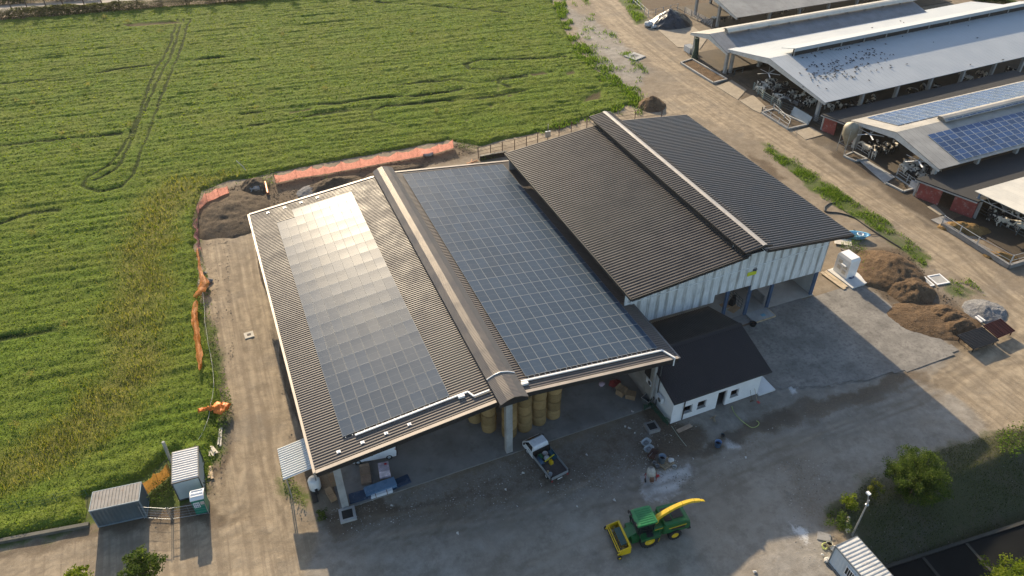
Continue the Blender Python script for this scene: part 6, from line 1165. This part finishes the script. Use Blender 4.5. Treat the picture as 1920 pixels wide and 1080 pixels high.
# low annexe roofs with red walls
def annexe(label, pa, pb, z, L, slope, gaps, wallz=2.7, over=.7, roofmat=None):
    A = at(*pa, z); B = at(*pb, z); t = thing('low_shed', label, 'shed', (A.x, A.y, 0)); o = Vector((A.x, A.y, 0)); e = Vector((L, L*slope, 0)); m = MB(o)
    m.extrude([A, B, B-Vector((0, 0, .22)), A-Vector((0, 0, .22))], e); m.build('roof', roofmat or M('dark_felt_roof', (.032, .032, .032), .9, 0, .25, .3, ((.065, .062, .056), .4), .2), t)
    m = MB(o); m.beam(A-Vector((.03, 0, .25)), B-Vector((.03, 0, .25)), .12, .16); m.build('edge_strip', CONC, t)
    for a, b in gaps:
        p = A.lerp(B, a)+Vector((over, 0, 0)); q = A.lerp(B, b)+Vector((over, 0, 0)); m = MB(o); m.beam(Vector((p.x, p.y, (z-.22)/2)), Vector((q.x, q.y, (z-.22)/2)), .25, z-.22); m.build('wall', REDW, t)
    m = MB(o); m.bx(A.x+over+.1, A.x+over+.3, A.y-.15, A.y+.15, 0, z-.22); m.bx(B.x+over+.1, B.x+over+.3, B.y-.1, B.y+.3, 0, z-.22); m.build('pillar', CONC, t)
    m = MB(o); p = A+e; q = B+e; m.beam(Vector((p.x-1, p.y, (z-.25)/2)), Vector((q.x-1, q.y, (z-.25)/2)), .25, z-.25); m.build('rear_wall', CONCD, t); return t
annexe('low dark roofed annexe with red walls between the white and solar barns', (1540, 214), (1610, 240), 3.0, 46, .02, ((.05, .38), (.62, .98)))
annexe('low dark roofed annexe with red walls before the open truss shed', (1717, 335), (1834, 378), 3.0, 34, .012, ((.05, .42), (.62, .97)))
tr = at(1828, 358, 4.0); ts = thing('truss_shed', 'open cattle shed with pale sheet roof on steel lattice trusses', 'shed', (tr.x, tr.y, 0)); o = Vector((tr.x, tr.y, 0)); m = MB(o); m.ribbed((tr.x, tr.y, 4.0), (tr.x, tr.y-16, 5.2), (36, .4, 0), 1.0, .03, .8, .08); m.build('roof', M('cream_sheet_roof', (.52, .50, .44), .6, 0, .1, .4, ((.36, .34, .30), .35)), ts)
for xo in (.5, 8, 16):
    m = MB(o); a = Vector((tr.x+xo, tr.y-.3, 3.85)); b = Vector((tr.x+xo, tr.y-15.7, 5.0)); d = Vector((0, 0, -.85)); m.beam(a, b, .1, .1); m.beam(a+d, b+d, .1, .1)
    for k in range(14): p = a.lerp(b, k/14); q = a.lerp(b, (k+1)/14); m.beam(p if k % 2 else p+d, q+d if k % 2 else q, .06, .06)
    m.build('lattice_truss', M('pale_truss', (.40, .43, .44), .5, .3, .15, 2), ts)
    for yy in (-.6, -15.5): m = MB(o); m.bx(tr.x+xo-.12, tr.x+xo+.12, tr.y+yy-.12, tr.y+yy+.12, -.05, 4.0+(-yy-.6)*.075); m.build('post', M('blue_post', (.14, .20, .30), .5, .2, .15, 1), ts)
m = MB(o); m.bx(tr.x-2, tr.x+36, tr.y-16, tr.y, -.05, .03); m.build('floor', M('mucky_floor', (.055, .042, .028), .9, 0, .3, .5, ((.11, .08, .05), .5), .3), ts)
mound('muck_heap', 'loose straw muck heaped inside the low wall', at(1810, 430), 3.5, 1.6, 1.1, -35, soil_material('straw_muck', (.10, .062, .026), (.26, .17, .07)), 31, cat='muck heap'); mound('muck_heap', 'straw muck near the outer corner of the low wall', at(1875, 482), 2.2, 1.2, .7, -35, MATS['straw_muck'], 32, cat='muck heap')
# blue solar arrays on the barn and its ridge cap
sa = math.atan((6.35-4.5)/(71.7-62.9)); sbm = lambda lx, ly: Vector((93.6+lx, 62.9+ly+lx*.01, 0))
def roof_array(label, lx, ly, z, ang, ni, nj, wd, ln, mat=PV_BLUE, up=.12, flip=False):
    a = thing('solar_array', label, 'solar array', (*sbm(lx, ly)[:2], z), 0); a.rotation_euler = (ang, 0, math.atan(.01)); k = 0; rest = []
    V, F, UV = panel_geo(wd-.07, ln-.07, .002, (0, 0)); me = npmesh('solar_panel', V, F, mat, uv=UV); Vs, Fs, Us, off = [], [], [], 0; rs = random.Random(9)
    mes = []
    for q in range(6): V, F, UV = panel_geo(wd-.07, ln-.07, .002, (q*3, q)); mes.append(npmesh('solar_panel', V, F, mat, uv=UV))
    order = sorted([(i, j) for i in range(ni) for j in range(nj)], key=lambda s: s[0]*wd+(s[1]*ln*.3))
    for i, j in order:
        if k < 100: o = link('solar_panel', mes[rs.randrange(6)], a); o.location = ((i+.5)*wd, j*ln, up)
        else: V, F, UV = panel_geo(wd-.07, ln-.07, .002, (i, j)); Vs.append(V+np.array([(i+.5)*wd, j*ln, up])); Fs.append(F+off); Us.append(UV); off += len(V)
        k += 1
    if Vs: tag(link('solar_panels', npmesh('solar_panels', np.vstack(Vs), np.vstack(Fs), mat, uv=np.vstack(Us)), a), kind='stuff')
    return a
roof_array('deep blue solar array on the near slope of the cow barn', 3.2, .55, 4.5+.55*math.tan(sa), sa, 24, 6, 1.55, 1.06)
sb2 = math.atan((6.35-4.5)/(80.4-71.7)); roof_array('paler blue solar array on the far slope of the cow barn', 1.6, 10.9, 6.35-(10.9-8.8)*math.tan(sb2), -sb2, 24, 6, 1.55, 1.02)
roof_array('single row of blue solar panels along the ridge cap', 8.6, 8.03, 6.42+.26, R(17), 22, 1, 1.55, .9, up=.05)
# feed silo
p = at(1583, 284); t = thing('feed_silo', 'brownish conical feed silo on steel legs before the red wall', 'silo', p); m = MB(); m.lathe([(.18, 1.1), (1.15, 3.0), (1.15, 4.3), (.95, 4.75), (.35, 5.0), (.3, 5.1), (0, 5.1)], (0, 0, 0), 24); m.build('hopper', M('weathered_hopper', (.30, .27, .20), .6, .1, .25, .7, ((.17, .13, .08), .5)), t)
for k in range(4): a = PI/4+k*PI/2; m = MB(); m.tube([(1.2*math.cos(a), 1.2*math.sin(a), 0), (1.16*math.cos(a), 1.16*math.sin(a), 4.2)], .06, 6); m.build('leg', GALV, t)
m = MB(); m.tube([(1.2*math.cos(a), 1.2*math.sin(a), 1.5) for a in [PI/4+k*PI/2 for k in range(5)]], .035, 5); m.build('brace', GALV, t)
# fans under the roofs
for (x, y, lb) in ((1441, 137, 'white ceiling fan under the white roofed barn'), (1631, 251, 'white ceiling fan at the rear of the solar barn'), (1722, 301, 'white ceiling fan at the front of the solar barn')):
    p = at(x, y, 3.9); t = thing('ceiling_fan', lb, 'fan', p); m = MB(); m.lathe([(0, -.12), (.2, -.1), (.2, .1), (0, .12)], (0, 0, 0), 12); m.tube([(0, 0, 0), (0, 0, 1.3)], .03, 5); m.build('hub', GALV, t)
    for k in range(5): a = k*2*PI/5+.4; m = MB(); m.beam((.2*math.cos(a), .2*math.sin(a), 0), (2.1*math.cos(a), 2.1*math.sin(a), 0), .22, .02, (.2*math.sin(a), -.2*math.cos(a), 1)); m.build('blade', WHITEP, t)
# plastic silage heap
mound('silage_heap', 'silage heap under black plastic sheet by the earth yard', at(1256, 44), 5.4, 4.0, 3.1, 0, M('black_silage_sheet', (.030, .034, .038), .32, 0, .35, .6, ((.12, .13, .14), .5), .6), 41, .12, 'silage heap')
rock('white torn sheeting at the left foot of the silage heap', at(1216, 49), 1.3, 61, M('torn_sheet', (.42, .44, .45), .5, 0, .35, 2)); rock('small torn sheeting before the silage heap', at(1226, 52), .8, 62, MATS['torn_sheet'])
for o in list(COL.objects):
    if o.get('label', '').find('torn sheeting') > 0 or o.get('label', '').startswith('small torn'): o.name = 'plastic_sheet'; o['category'] = 'plastic sheet'
t = thing('crate_cage', 'white wire cage box beside the second cow barn post', 'cage', at(1293, 97)); m = MB(); m.box((0, 0, .6), (1.6, 2.2, 1.15)); m.build('box_body', M('cage_white', (.55, .56, .55), .6, 0, .2, 3), t); m = MB(); [m.bx(-.82, .82, -1.12+k*.44, -1.06+k*.44, 1.18, 1.22) for k in range(6)]; m.build('slats', GALV, t)
p = at(1302, 110); m = MB(p); m.tube([p, p+Vector((.25, .1, 2.2)), p+Vector((.05, .2, 4.2))], [.75, .42, .5], 9); o = simple('netting_curtain', 'dark green netting gathered on the second barn post', 'netting', m, M('dark_green_net', (.018, .045, .028), .8, 0, .3, 2)); o.location = p
p = at(1500, 226); m = MB(); m.box((0, 0, .9), (.08, 4.6, 1.5), M3=Matrix.Rotation(R(20), 3, 'Y')); m.bx(-.3, -.2, -2.2, -2.1, 0, 1.0); m.bx(-.3, -.2, 2.1, 2.2, 0, 1.0); o = simple('feed_gate', 'grey sheet steel gate in front of the white barn pen', 'gate', m, M('sheet_steel_grey', (.24, .29, .33), .5, .2, .15, 1)); o.location = p
for i, (x, y, L) in enumerate(((1468, 186, 5.0), (1478, 191, 4.5))):
    p = at(x, y); m = MB(); m.add([(-.35, -L/2, .6), (.35, -L/2, .6), (.2, -L/2, .2), (-.2, -L/2, .2), (-.35, L/2, .6), (.35, L/2, .6), (.2, L/2, .2), (-.2, L/2, .2)], [(0, 3, 7, 4), (3, 2, 6, 7), (2, 1, 5, 6), (0, 1, 2, 3), (7, 6, 5, 4)]); m.bx(-.15, .15, -L/2+.3, -L/2+.4, 0, .25); m.bx(-.15, .15, L/2-.4, L/2-.3, 0, .25); o = simple('feed_trough', ('farther' if i == 0 else 'nearer')+' long feed trough among the cows of the white barn', 'trough', m, CONC); o.location = p; o.rotation_euler = (0, 0, R(8))
p = at(1722, 360); m = MB(); m.box((0, 0, .55), (.35, 3.4, 1.15)); m.bx(-.35, -.18, -1.7, 1.7, 0, .3); o = simple('block_wall', 'short whitewashed block wall beside the sunlit cow pen', 'wall', m, M('whitewashed_block', (.42, .43, .44), .85, 0, .2, 1.2, ((.22, .21, .19), .5))); o.location = p
# wire fence behind the barns, a black lined wall and the stray timber there
P_ = [at(*p) for p in ((897, 296), (920, 291), (942, 286), (965, 281), (987, 274), (1008, 268), (1027, 262), (1048, 255), (1071, 247), (1100, 240), (1190, 226), (1240, 221))]
t = thing('wire_fence', 'rusty wire fence along the dirt track behind both barns', 'fence', P_[0])
for p in P_: m = MB(P_[0]); m.bx(p.x-.05, p.x+.05, p.y-.05, p.y+.05, -.05, 1.9); m.build('post', IRON, t)
m = MB(P_[0]); [m.tube([p+Vector((0, 0, z)) for p in P_], .025, 4) for z in (.6, 1.2, 1.8)]; m.build('wire', IRON, t)
m = MB(); a, b = at(900, 300), at(950, 291); m.beam(a+Vector((0, 0, .35)), b+Vector((0, 0, .35)), .4, .8); simple('low_wall', 'low dark lined wall behind the roof corner of the barns', 'wall', m, DARKTRIM); planks('planks', 'orange brown timbers heaped behind the barn valley', at(886, 305), 30, 5, 2.0, .12, M('orange_wood', (.48, .24, .12), .8), spread=.4, seed=12)
p = at(1027, 262); m = MB(); m.box((0, 0, 1.0), (.9, .3, 1.1)); m.bx(-.05, .05, -.05, .05, 0, 2.8); o = simple('meter_box', 'grey meter box on a post in the wire fence', 'box', m, GALV); o.location = p
p = at(466, 325); m = MB(p); m.tube([p, p+Vector((-.6, .6, 1.1)), p+Vector((-1.3, 1.2, 1.9))], .06, 6); o = simple('stake', 'pale leaning stake in the weeds above the soil heap', 'stake', m, PALEW); o.location = p
# ================================================================== COWS AND BIRDS
def skin_mesh(name, verts, edges, rad, mat, sub=1):
    me = bpy.data.meshes.new('tmp'); me.from_pydata(verts, edges, []); o = bpy.data.objects.new('tmp', me); COL.objects.link(o)
    o.modifiers.new('skin', 'SKIN'); s = o.modifiers.new('sub', 'SUBSURF'); s.levels = sub; s.render_levels = sub
    for v, r_ in zip(me.skin_vertices[0].data if len(me.skin_vertices) else [], rad): v.radius = (r_, r_) if not isinstance(r_, tuple) else r_
    if len(me.skin_vertices): me.skin_vertices[0].data[0].use_root = True
    dg = bpy.context.evaluated_depsgraph_get(); res = bpy.data.meshes.new_from_object(o.evaluated_get(dg)); bpy.data.objects.remove(o); bpy.data.meshes.remove(me)
    res.name = name; res.materials.clear(); res.materials.append(mat)
    for p in res.polygons: p.use_smooth = True
    return res
def cow_material():
    g = NG('cow_coat'); v = g.coord('Object'); oi = g.n('ObjectInfo'); ad = g.n('VectorMath', operation='MULTIPLY_ADD'); cm = g.n('CombineXYZ'); g.l(oi.outputs['Random'], cm.inputs[0]); g.l(oi.outputs['Random'], cm.inputs[1]); g.l(cm.outputs[0], ad.inputs[0]); ad.inputs[1].default_value = (37, 53, 0); g.l(v, ad.inputs[2])
    n = g.noise(1.5, 2, .5, ad.outputs[0]); k = g.math('ADD', n, g.math('MULTIPLY', g.math('SUBTRACT', g.math('FRACT', g.math('MULTIPLY', oi.outputs['Random'], 7.3)), .5), .3))
    return g.done(g.bsdf(g.mix(g.ramp(k, .475, .525), (.024, .022, .021), (.62, .58, .50)), .75, 0, None, .3))
COWM = cow_material()
def cow_mesh(name, head):
    # trunk, neck, head, tail and four jointed legs; forward is +x
    V = [(-.75, 0, 1.20), (-.35, 0, 1.08), (.15, 0, 1.02), (.62, 0, 1.12), (-.98, 0, 1.28)]
    Rr = [(.27, .30), (.36, .37), (.37, .38), (.29, .33), (.14, .15)]; E = [(0, 1), (1, 2), (2, 3), (0, 4)]
    if head == 'up': nk = [(.92, 0, 1.34), (1.15, .03, 1.50), (1.42, .05, 1.38), (1.62, .05, 1.24)]
    elif head == 'down': nk = [(.95, 0, 1.02), (1.18, .02, .68), (1.32, .03, .40), (1.44, .03, .18)]
    else: nk = [(.92, .08, 1.30), (1.10, .28, 1.42), (1.16, .55, 1.32), (1.14, .74, 1.20)]
    b = len(V); V += nk; Rr += [.19, .15, .13, .085]; E += [(3, b), (b, b+1), (b+1, b+2), (b+2, b+3)]
    hd = b+1
    for s in (-1, 1):
        i = len(V); V += [(nk[1][0]+.02, nk[1][1]+s*.20, nk[1][2]+.06), (nk[1][0]-.02, nk[1][1]+s*.30, nk[1][2]+.03)]; Rr += [.05, .035]; E += [(hd, i), (i, i+1)]
        i = len(V); V += [(-.72, s*.22, .95), (-.62, s*.24, .78), (-.86, s*.24, .50), (-.80, s*.24, .12), (-.77, s*.24, .03)]; Rr += [.19, .13, .075, .055, .07]; E += [(0, i), (i, i+1), (i+1, i+2), (i+2, i+3), (i+3, i+4)]
        i = len(V); V += [(.58, s*.20, .82), (.60, s*.20, .48), (.59, s*.20, .12), (.61, s*.20, .03)]; Rr += [.13, .08, .055, .065]; E += [(3, i), (i, i+1), (i+1, i+2), (i+2, i+3)]
    i = len(V); V += [(-1.08, 0, 1.18), (-1.10, 0, .80), (-1.10, 0, .50)]; Rr += [.05, .025, .04]; E += [(4, i), (i, i+1), (i+1, i+2)]
    i = len(V); V += [(-.48, 0, .66)]; Rr += [.17]; E += [(1, i)]
    return skin_mesh(name, V, E, Rr, COWM)
COWS = [cow_mesh('cow', h) for h in ('up', 'down', 'turned')]
def herd(label, group, pts, seed, heads=None, z=.04):
    r = random.Random(seed)
    for i, p in enumerate(pts):
        q = at(*p) if len(p) == 2 else Vector(p); o = link('cow', COWS[r.randrange(3)]); o.location = (q.x, q.y, z); o.rotation_euler = (0, 0, R(r.choice(heads) if heads else r.uniform(0, 360))+r.gauss(0, .35)); k = r.uniform(.92, 1.06); o.scale = (k, k, k); tag(o, label, 'cow', group)
herd('black and white cow crowded behind the green grey rail under the white roof', 'cows of the white roofed barn', [(1422, 166), (1430, 170), (1424, 175), (1437, 164), (1441, 173), (1450, 166), (1452, 174), (1447, 182), (1459, 170), (1462, 179), (1466, 168), (1470, 176), (1478, 178), (1457, 189), (1484, 183), (1472, 200), (1462, 196), (1491, 192), (1500, 198), (1445, 160), (1497, 190), (1508, 203), (1512, 195), (1520, 200)], 3)
herd('black and white cow in the shade behind the rail of the solar barn', 'shaded cows of the solar barn', [(1622, 287), (1631, 290), (1638, 286), (1636, 295), (1645, 283), (1652, 288), (1660, 282), (1668, 287), (1676, 281)], 5, [60, 90, 240])
herd('pale patched cow packed in the pen at the front corner of the solar barn', 'cows packed at the solar barn corner', [(1692, 325), (1698, 319), (1704, 327), (1708, 320), (1713, 331), (1717, 318), (1722, 326), (1727, 333), (1729, 319), (1734, 327), (1738, 336), (1741, 321), (1719, 338), (1730, 343), (1709, 337), (1745, 330), (1700, 332), (1737, 344)], 7, [40, 70, 250, 140])
herd('dark cow in the deep shade of the truss shed', 'cows of the truss shed', [(1852, 408), (1862, 402), (1872, 412), (1882, 405), (1890, 418), (1902, 410), (1912, 421), (1860, 416), (1896, 430), (1915, 436), (1880, 425)], 9)
herd('cow at the front of the farthest barn near the five rail fence', 'cows of the farthest barn', [(1341, 42), (1352, 42), (1380, 40), (1376, 36), (1440, 30), (1455, 27), (1500, 20), (1470, 26)], 11, [180, 200, 90])
rw = random.Random(77); herd('cow standing along the open near side of the white roofed barn', 'cows along the side of the white roofed barn', [Vector((98+rw.uniform(0, 46), 88.5+rw.uniform(0, 3.5), 0)) for k in range(26)], 13, [80, 100, 260])
# birds on the white roof
m = MB(); m.lathe([(0, -.20), (.03, -.16), (.075, -.06), (.085, .03), (.05, .12), (.02, .15)], (0, 0, .10), 8, (1, 0, .12)); m.lathe([(0, -.05), (.045, 0), (.035, .04), (0, .07)], (.16, 0, .18), 8, (1, 0, 0)); m.add([(-.14, -.03, .09), (-.14, .03, .09), (-.34, .05, .06), (-.34, -.05, .06)], [(0, 1, 2, 3)]); m.tube([(0, .02, .05), (.01, .02, 0)], .01, 4); m.tube([(0, -.02, .05), (.01, -.02, 0)], .01, 4)
bird0 = m.build('bird', M('bird_grey', (.035, .036, .042), .7, 0, .2, 3, rnd=.5)); rb = random.Random(21); first = True
minv = wb.matrix_basis.inverted()
def on_white(px_, py_):
    z = 5.6
    for _ in range(4):
        q = minv@at(px_, py_, z); y = q.y; r_ = 102.2-87.3; z = 4.55+(7.0-4.55)*(y/r_ if y < r_ else (27.7-y)/(27.7-r_))
    return Vector((*at(px_, py_, z)[:2], z+.02))
n = 0
pts = []
while n < 190:
    u = rb.random(); x = rb.gauss(1585, 46); y = 114-.22*(x-1585)+rb.gauss(0, 20)
    if not (1490 < x < 1680 and y < 166-.18*(x-1585)): continue
    if 92-.25*(x-1590) < y < 101-.25*(x-1590): continue
    pts.append((x, y)); n += 1
pts += [(1815, 49), (1692, 69), (1688, 40), (1694, 43), (1710, 46), (1726, 47), (1750, 80), (1832, 72), (1819, 122), (1880, 113), (1630, 100), (1700, 121)]
for x, y in pts:
    p = on_white(x, y)
    if first: b = bird0; first = False
    else: b = bird0.copy(); COL.objects.link(b)
    b.location = p; b.rotation_euler = (0, 0, rb.random()*6.3); k = rb.uniform(.85, 1.1); b.scale = (k, k, k); tag(b, 'small dark bird perched on the white barn roof', 'bird', 'flock of birds on the white roof')
# ================================================================== TREES
BARK = M('bark', (.085, .065, .048), .9, 0, .35, 3, None, .5)
def tree(name, label, c, h, rx, rz, seed, mat, nclump=70, nleaf=60, lsz=.22, trunk=.16, low=.35, cat='tree', group=None, clump=.55, lean=0):
    r = np.random.default_rng(seed); rr = random.Random(seed); t = thing(name, label, cat, c, 0, group); cz = h-rz; m = MB()
    top = Vector((lean, 0, cz+rz*.3)); m.tube([(0, 0, -.3), (lean*.2, 0, cz*.35), (lean*.6, .05, cz*.75), top], [trunk*1.25, trunk, trunk*.7, trunk*.3], 8)
    cl = []
    while len(cl) < nclump:
        d = Vector((rr.gauss(0, 1), rr.gauss(0, 1), rr.gauss(0, 1))).normalized(); k = rr.random()**.4; p = Vector((d.x*rx*k*rr.uniform(.8, 1.12)+lean, d.y*rx*k*rr.uniform(.8, 1.12), cz+d.z*rz*k))
        if p.z > low*h*.5: cl.append(p)
    for p in cl[:max(8, nclump//4)]: b = Vector((lean*.4, 0, max(.2, min(cz*.7, p.z*.45)))); m.tube([b, b.lerp(p, .55)+Vector((0, 0, .12*h*.3)), p], [trunk*.35, trunk*.2, trunk*.07], 5)
    m.build('trunk', BARK, t); C = np.array([tuple(p) for p in cl]); idx = np.repeat(np.arange(len(cl)), nleaf); n = len(idx); d = r.normal(size=(n, 3)); d /= np.linalg.norm(d, axis=1)[:, None]; s = clump*(.6+.7*r.random(len(cl)))[idx]
    P = C[idx]+d*(s*r.random(n)**.5)[:, None]*np.array([1, 1, .8]); V, F, A = leaf_quads(P[:, 0], P[:, 1], P[:, 2], lsz*(.6+.8*r.random(n)), 2.2, .8, seed+1)
    A = np.clip(A*.6+np.repeat(r.random(len(cl))[idx]*.4, 4), 0, 1); o = link('crown', npmesh('crown', V, F, mat, attrs={'rnd': A}), t); return t
LM_TREE = leaf_material('bush_leaf', [(.024, .045, .010), (.048, .082, .016), (.085, .125, .024), (.15, .18, .04)]); LM_BUSH = leaf_material('round_bush_leaf', [(.018, .036, .008), (.042, .074, .013), (.085, .125, .022), (.16, .19, .04)], .4); LM_LIGHT = leaf_material('light_leaf', [(.05, .085, .010), (.11, .155, .016), (.17, .21, .025), (.25, .26, .05)])
tree('round_bush', 'large round bush tree beside the road on the grassy bank', (50.0, 24.5, -.3), 4.9, 2.75, 2.3, 5, LM_BUSH, 210, 150, .13, .16, .05, clump=.5)
tree('shrub', 'small bright green shrub near the white cabin and lamp post', at(1588, 955), 1.9, .75, .8, 7, LM_LIGHT, 28, 50, .15, .05, .05, 'shrub', clump=.32); tree('shrub', 'thin yellowish sapling behind the lamp post', at(1630, 935), 2.5, .6, 1.1, 8, LM_WEED, 22, 40, .14, .05, .05, 'shrub', clump=.3); tree('shrub', 'dark low shrub under the bright green shrub', at(1575, 985), 1.1, 1.3, .6, 9, LM_TREE, 26, 50, .16, .05, .0, 'shrub', clump=.4); tree('shrub', 'small dark tuft of weeds by the left drain box', at(606, 968), .7, .55, .4, 10, LM_TREE, 12, 40, .13, .03, 0, 'shrub', clump=.25)
tree('garden_tree', 'yellow green tree crown at the lower right corner of the picture', at(1925, 1090, 2.2)+Vector((0, 0, -5.0)), 5.6, 3.0, 2.2, 11, LM_LIGHT, 120, 80, .22, .16, .1, clump=.6)
tree('garden_tree', 'dark leafy tree rising at the lower left edge of the picture', Vector((*at(262, 1060, 3.6)[:2], 0)), 5.0, 1.55, 1.7, 12, LM_TREE, 85, 60, .19, .12, .1, clump=.42); tree('garden_tree', 'sparse light green sapling left of the dark leafy tree', Vector((*at(145, 1082, 3.0)[:2], 0)), 4.3, 1.1, 1.1, 13, LM_LIGHT, 26, 40, .18, .08, .1, clump=.35)
for i, (x, y) in enumerate(((22, 18), (52, 17), (87, 14), (119, 12), (158, 9), (191, 7), (224, 5), (257, 3))):
    tree('roadside_tree', ('wide forked' if i == 2 else 'slender')+' young roadside tree beyond the field ditch', at(x, y), 5.6+.5*(i % 3), 1.5 if i != 2 else 2.2, 1.6, 60+i, LM_TREE, 26, 36, .30, .12, .5, group='row of roadside trees', clump=.6)
for i, (dx) in enumerate((5.6, 11.5, 17.4, 23.2, 29.5, 36, 43, 50, 56)):
    b = at(257, 3); tree('roadside_tree', 'slender young roadside tree beyond the field ditch', b+Vector((dx, -dx*.22, 0)), 5.6+.4*(i % 3), 1.6, 1.7, 80+i, LM_TREE, 22, 30, .32, .12, .5, group='row of roadside trees', clump=.6)
COL_ = [o for o in COL.objects if o.name.startswith('roadside_tree') and not o.parent]
for o in COL_: o['label'] = 'young roadside tree in the row beyond the field ditch'
# ditch hedge and country road at the far edge of the field
hx = [at(*p) for p in ((-60, 40), (0, 34), (120, 26), (250, 17), (330, 10), (420, 5), (520, -3), (640, -14))]
def hedge(name, label, pts, w_, h, n, lsz, mat, seed):
    r = np.random.default_rng(seed); P = np.array([(p.x, p.y) for p in pts]); L = np.linalg.norm(np.diff(P, axis=0), axis=1); cs = np.concatenate([[0], np.cumsum(L)]); s = r.random(n)*cs[-1]; x = np.interp(s, cs, P[:, 0]); y = np.interp(s, cs, P[:, 1]); o = (r.random(n)-.5)*2; y = y+o*w_*.5; hh = h*(.55+.8*fbm(x, y, .28, seed, 3))*(1-.55*o*o); z = hh*r.random(n)**.45
    V, F, A = leaf_quads(x, y, z, lsz*(.6+.8*r.random(n)), 2.0, .9, seed); return tag(link(name, npmesh(name, V, F, mat, attrs={'rnd': A})), label, 'hedge', kind='stuff')
hedge('ditch_hedge', 'dark bushy growth along the ditch at the far field edge', hx, 4.2, 2.0, 26000, .42, LM_DRY, 3); hedge('ditch_hedge', 'dark bushes on the far side of the country road', [at(*p) for p in ((-60, 12), (0, 7), (90, 3), (190, -3))], 2.2, 1.5, 6000, .4, LM_DRY, 4)
hedge('far_bushes', 'green bushes beyond the far end of the white barn', [at(*p) for p in ((1800, -8), (1850, 2), (1925, 18))], 7, 1.6, 9000, .4, LM_GRASS, 5)
m = MB(); P_ = [at(*p) for p in ((-80, 33), (60, 18), (200, 5), (340, -6), (340, -18), (200, -7), (60, 6), (-80, 19))]; m.add([p+Vector((0, 0, .03)) for p in P_], [tuple(range(8))]); tag(m.build('country_road', M('pale_asphalt', (.22, .205, .18), .9, 0, .15, .3)), kind='structure')
# dark slurry basin beyond the bank
m = MB(); A, B = at(1590, 1088, -2.5), at(1960, 968, -2.5); m.beam(A, B, .3, .5); simple('basin_wall', 'low concrete edge of the dark basin below the grassy bank', 'wall', m, M('mossy_concrete', (.045, .045, .038), .9, 0, .35, 1))
d = (B-A).normalized(); q = Vector((d.y, -d.x, 0))
for i, k in enumerate((1.0, 5.6, 10.3)): p = A+d*(k+2.0); m = MB(); m.beam(p+q*.2+Vector((0, 0, .1)), p+q*9+Vector((0, 0, .1)), .28, .22); simple('basin_beam', ('left', 'middle', 'right')[i]+'most concrete beam spanning the dark basin', 'beam', m, MATS['mossy_concrete'], 'beams over the dark basin')
m = MB(); P_ = [A+Vector((0, 0, .12)), B+Vector((0, 0, .12)), B+q*14+Vector((0, 0, .12)), A+q*14+Vector((0, 0, .12))]; m.add(P_[::-1], [(0, 1, 2, 3)]); tag(m.build('basin_water', M('dark_basin_water', (.010, .011, .011), .7, 0, .3, .5, None, 0, .1)), kind='structure')
# odds and ends round the lamp post
t = thing('log_seat', 'two short pale logs on the dust near the lamp post', 'logs', at(1584, 985)); m = MB(); m.tube([(-.3, -.7, .2), (.0, .2, .2)], .22, 8); m.build('log', PALEW, t); m = MB(); m.tube([(.3, 0, .2), (.75, .45, .22)], .14, 8); m.build('log', PALEW, t)
slab('', [(1533, 995), (1558, 1003), (1557, 1016), (1532, 1011)], CONCD)
bucket('cream bucket at the top corner of the white cabin', at(1553, 1024), .28, .5, M('cream_bucket', (.55, .50, .36), .6)); rock('white rubble block leaning on the corner of the white cabin', at(1563, 1030), .45, 71, M('white_rubble', (.52, .50, .46), .85)); rock('white rubble block at the foot of the cabin wall', at(1550, 1052), .35, 72, MATS['white_rubble'])
hose('garden_hose', 'coiled yellow hose on the ground by the cream bucket', [(1545, 1028), (1541, 1022), (1548, 1018), (1553, 1024), (1547, 1030), (1541, 1027)], .05, MATS['lime_hose'])
rg = random.Random(99)
LIT = [(948, 918), (1082, 950), (1152, 938), (1398, 858), (981, 887), (735, 948), (858, 1000), (1186, 772), (1172, 800), (1190, 812), (1180, 803), (1290, 985), (1415, 1072), (1100, 853), (1560, 1030), (1572, 1045), (1542, 1040)]
for i, (x, y) in enumerate(LIT):
    p = at(x, y); m = MB(); s = rg.uniform(.10, .2); m.add([(-s, -s*.6, .01), (s, -s*.5, .05), (s*.8, s*.7, .02), (-s*.7, s*.6, .09), (0, 0, .14)], [(0, 1, 4), (1, 2, 4), (2, 3, 4), (3, 0, 4)]); o = simple('litter', 'small scrap of pale litter lying on the gravel yard', 'litter', m, M('litter_white', (.62, .60, .56), .7), 'scraps of litter on the yard'); o.location = p; o.rotation_euler = (0, 0, rg.random()*6)

# ================================================================== thin warm air
hz = bpy.data.materials.new('haze_air'); hz.use_nodes = True; t_ = hz.node_tree; t_.nodes.clear(); o_ = t_.nodes.new('ShaderNodeOutputMaterial'); p_ = t_.nodes.new('ShaderNodeVolumePrincipled')
p_.inputs['Color'].default_value = (.93, .95, 1, 1); p_.inputs['Density'].default_value = .00006; p_.inputs['Anisotropy'].default_value = .35; t_.links.new(p_.outputs[0], o_.inputs['Volume'])
m = MB(); m.bx(-3100, 3100, -3100, 3100, -4.6, 62.0); tag(m.build('haze', hz), 'thin pale air over the whole farm', 'haze', kind='stuff')
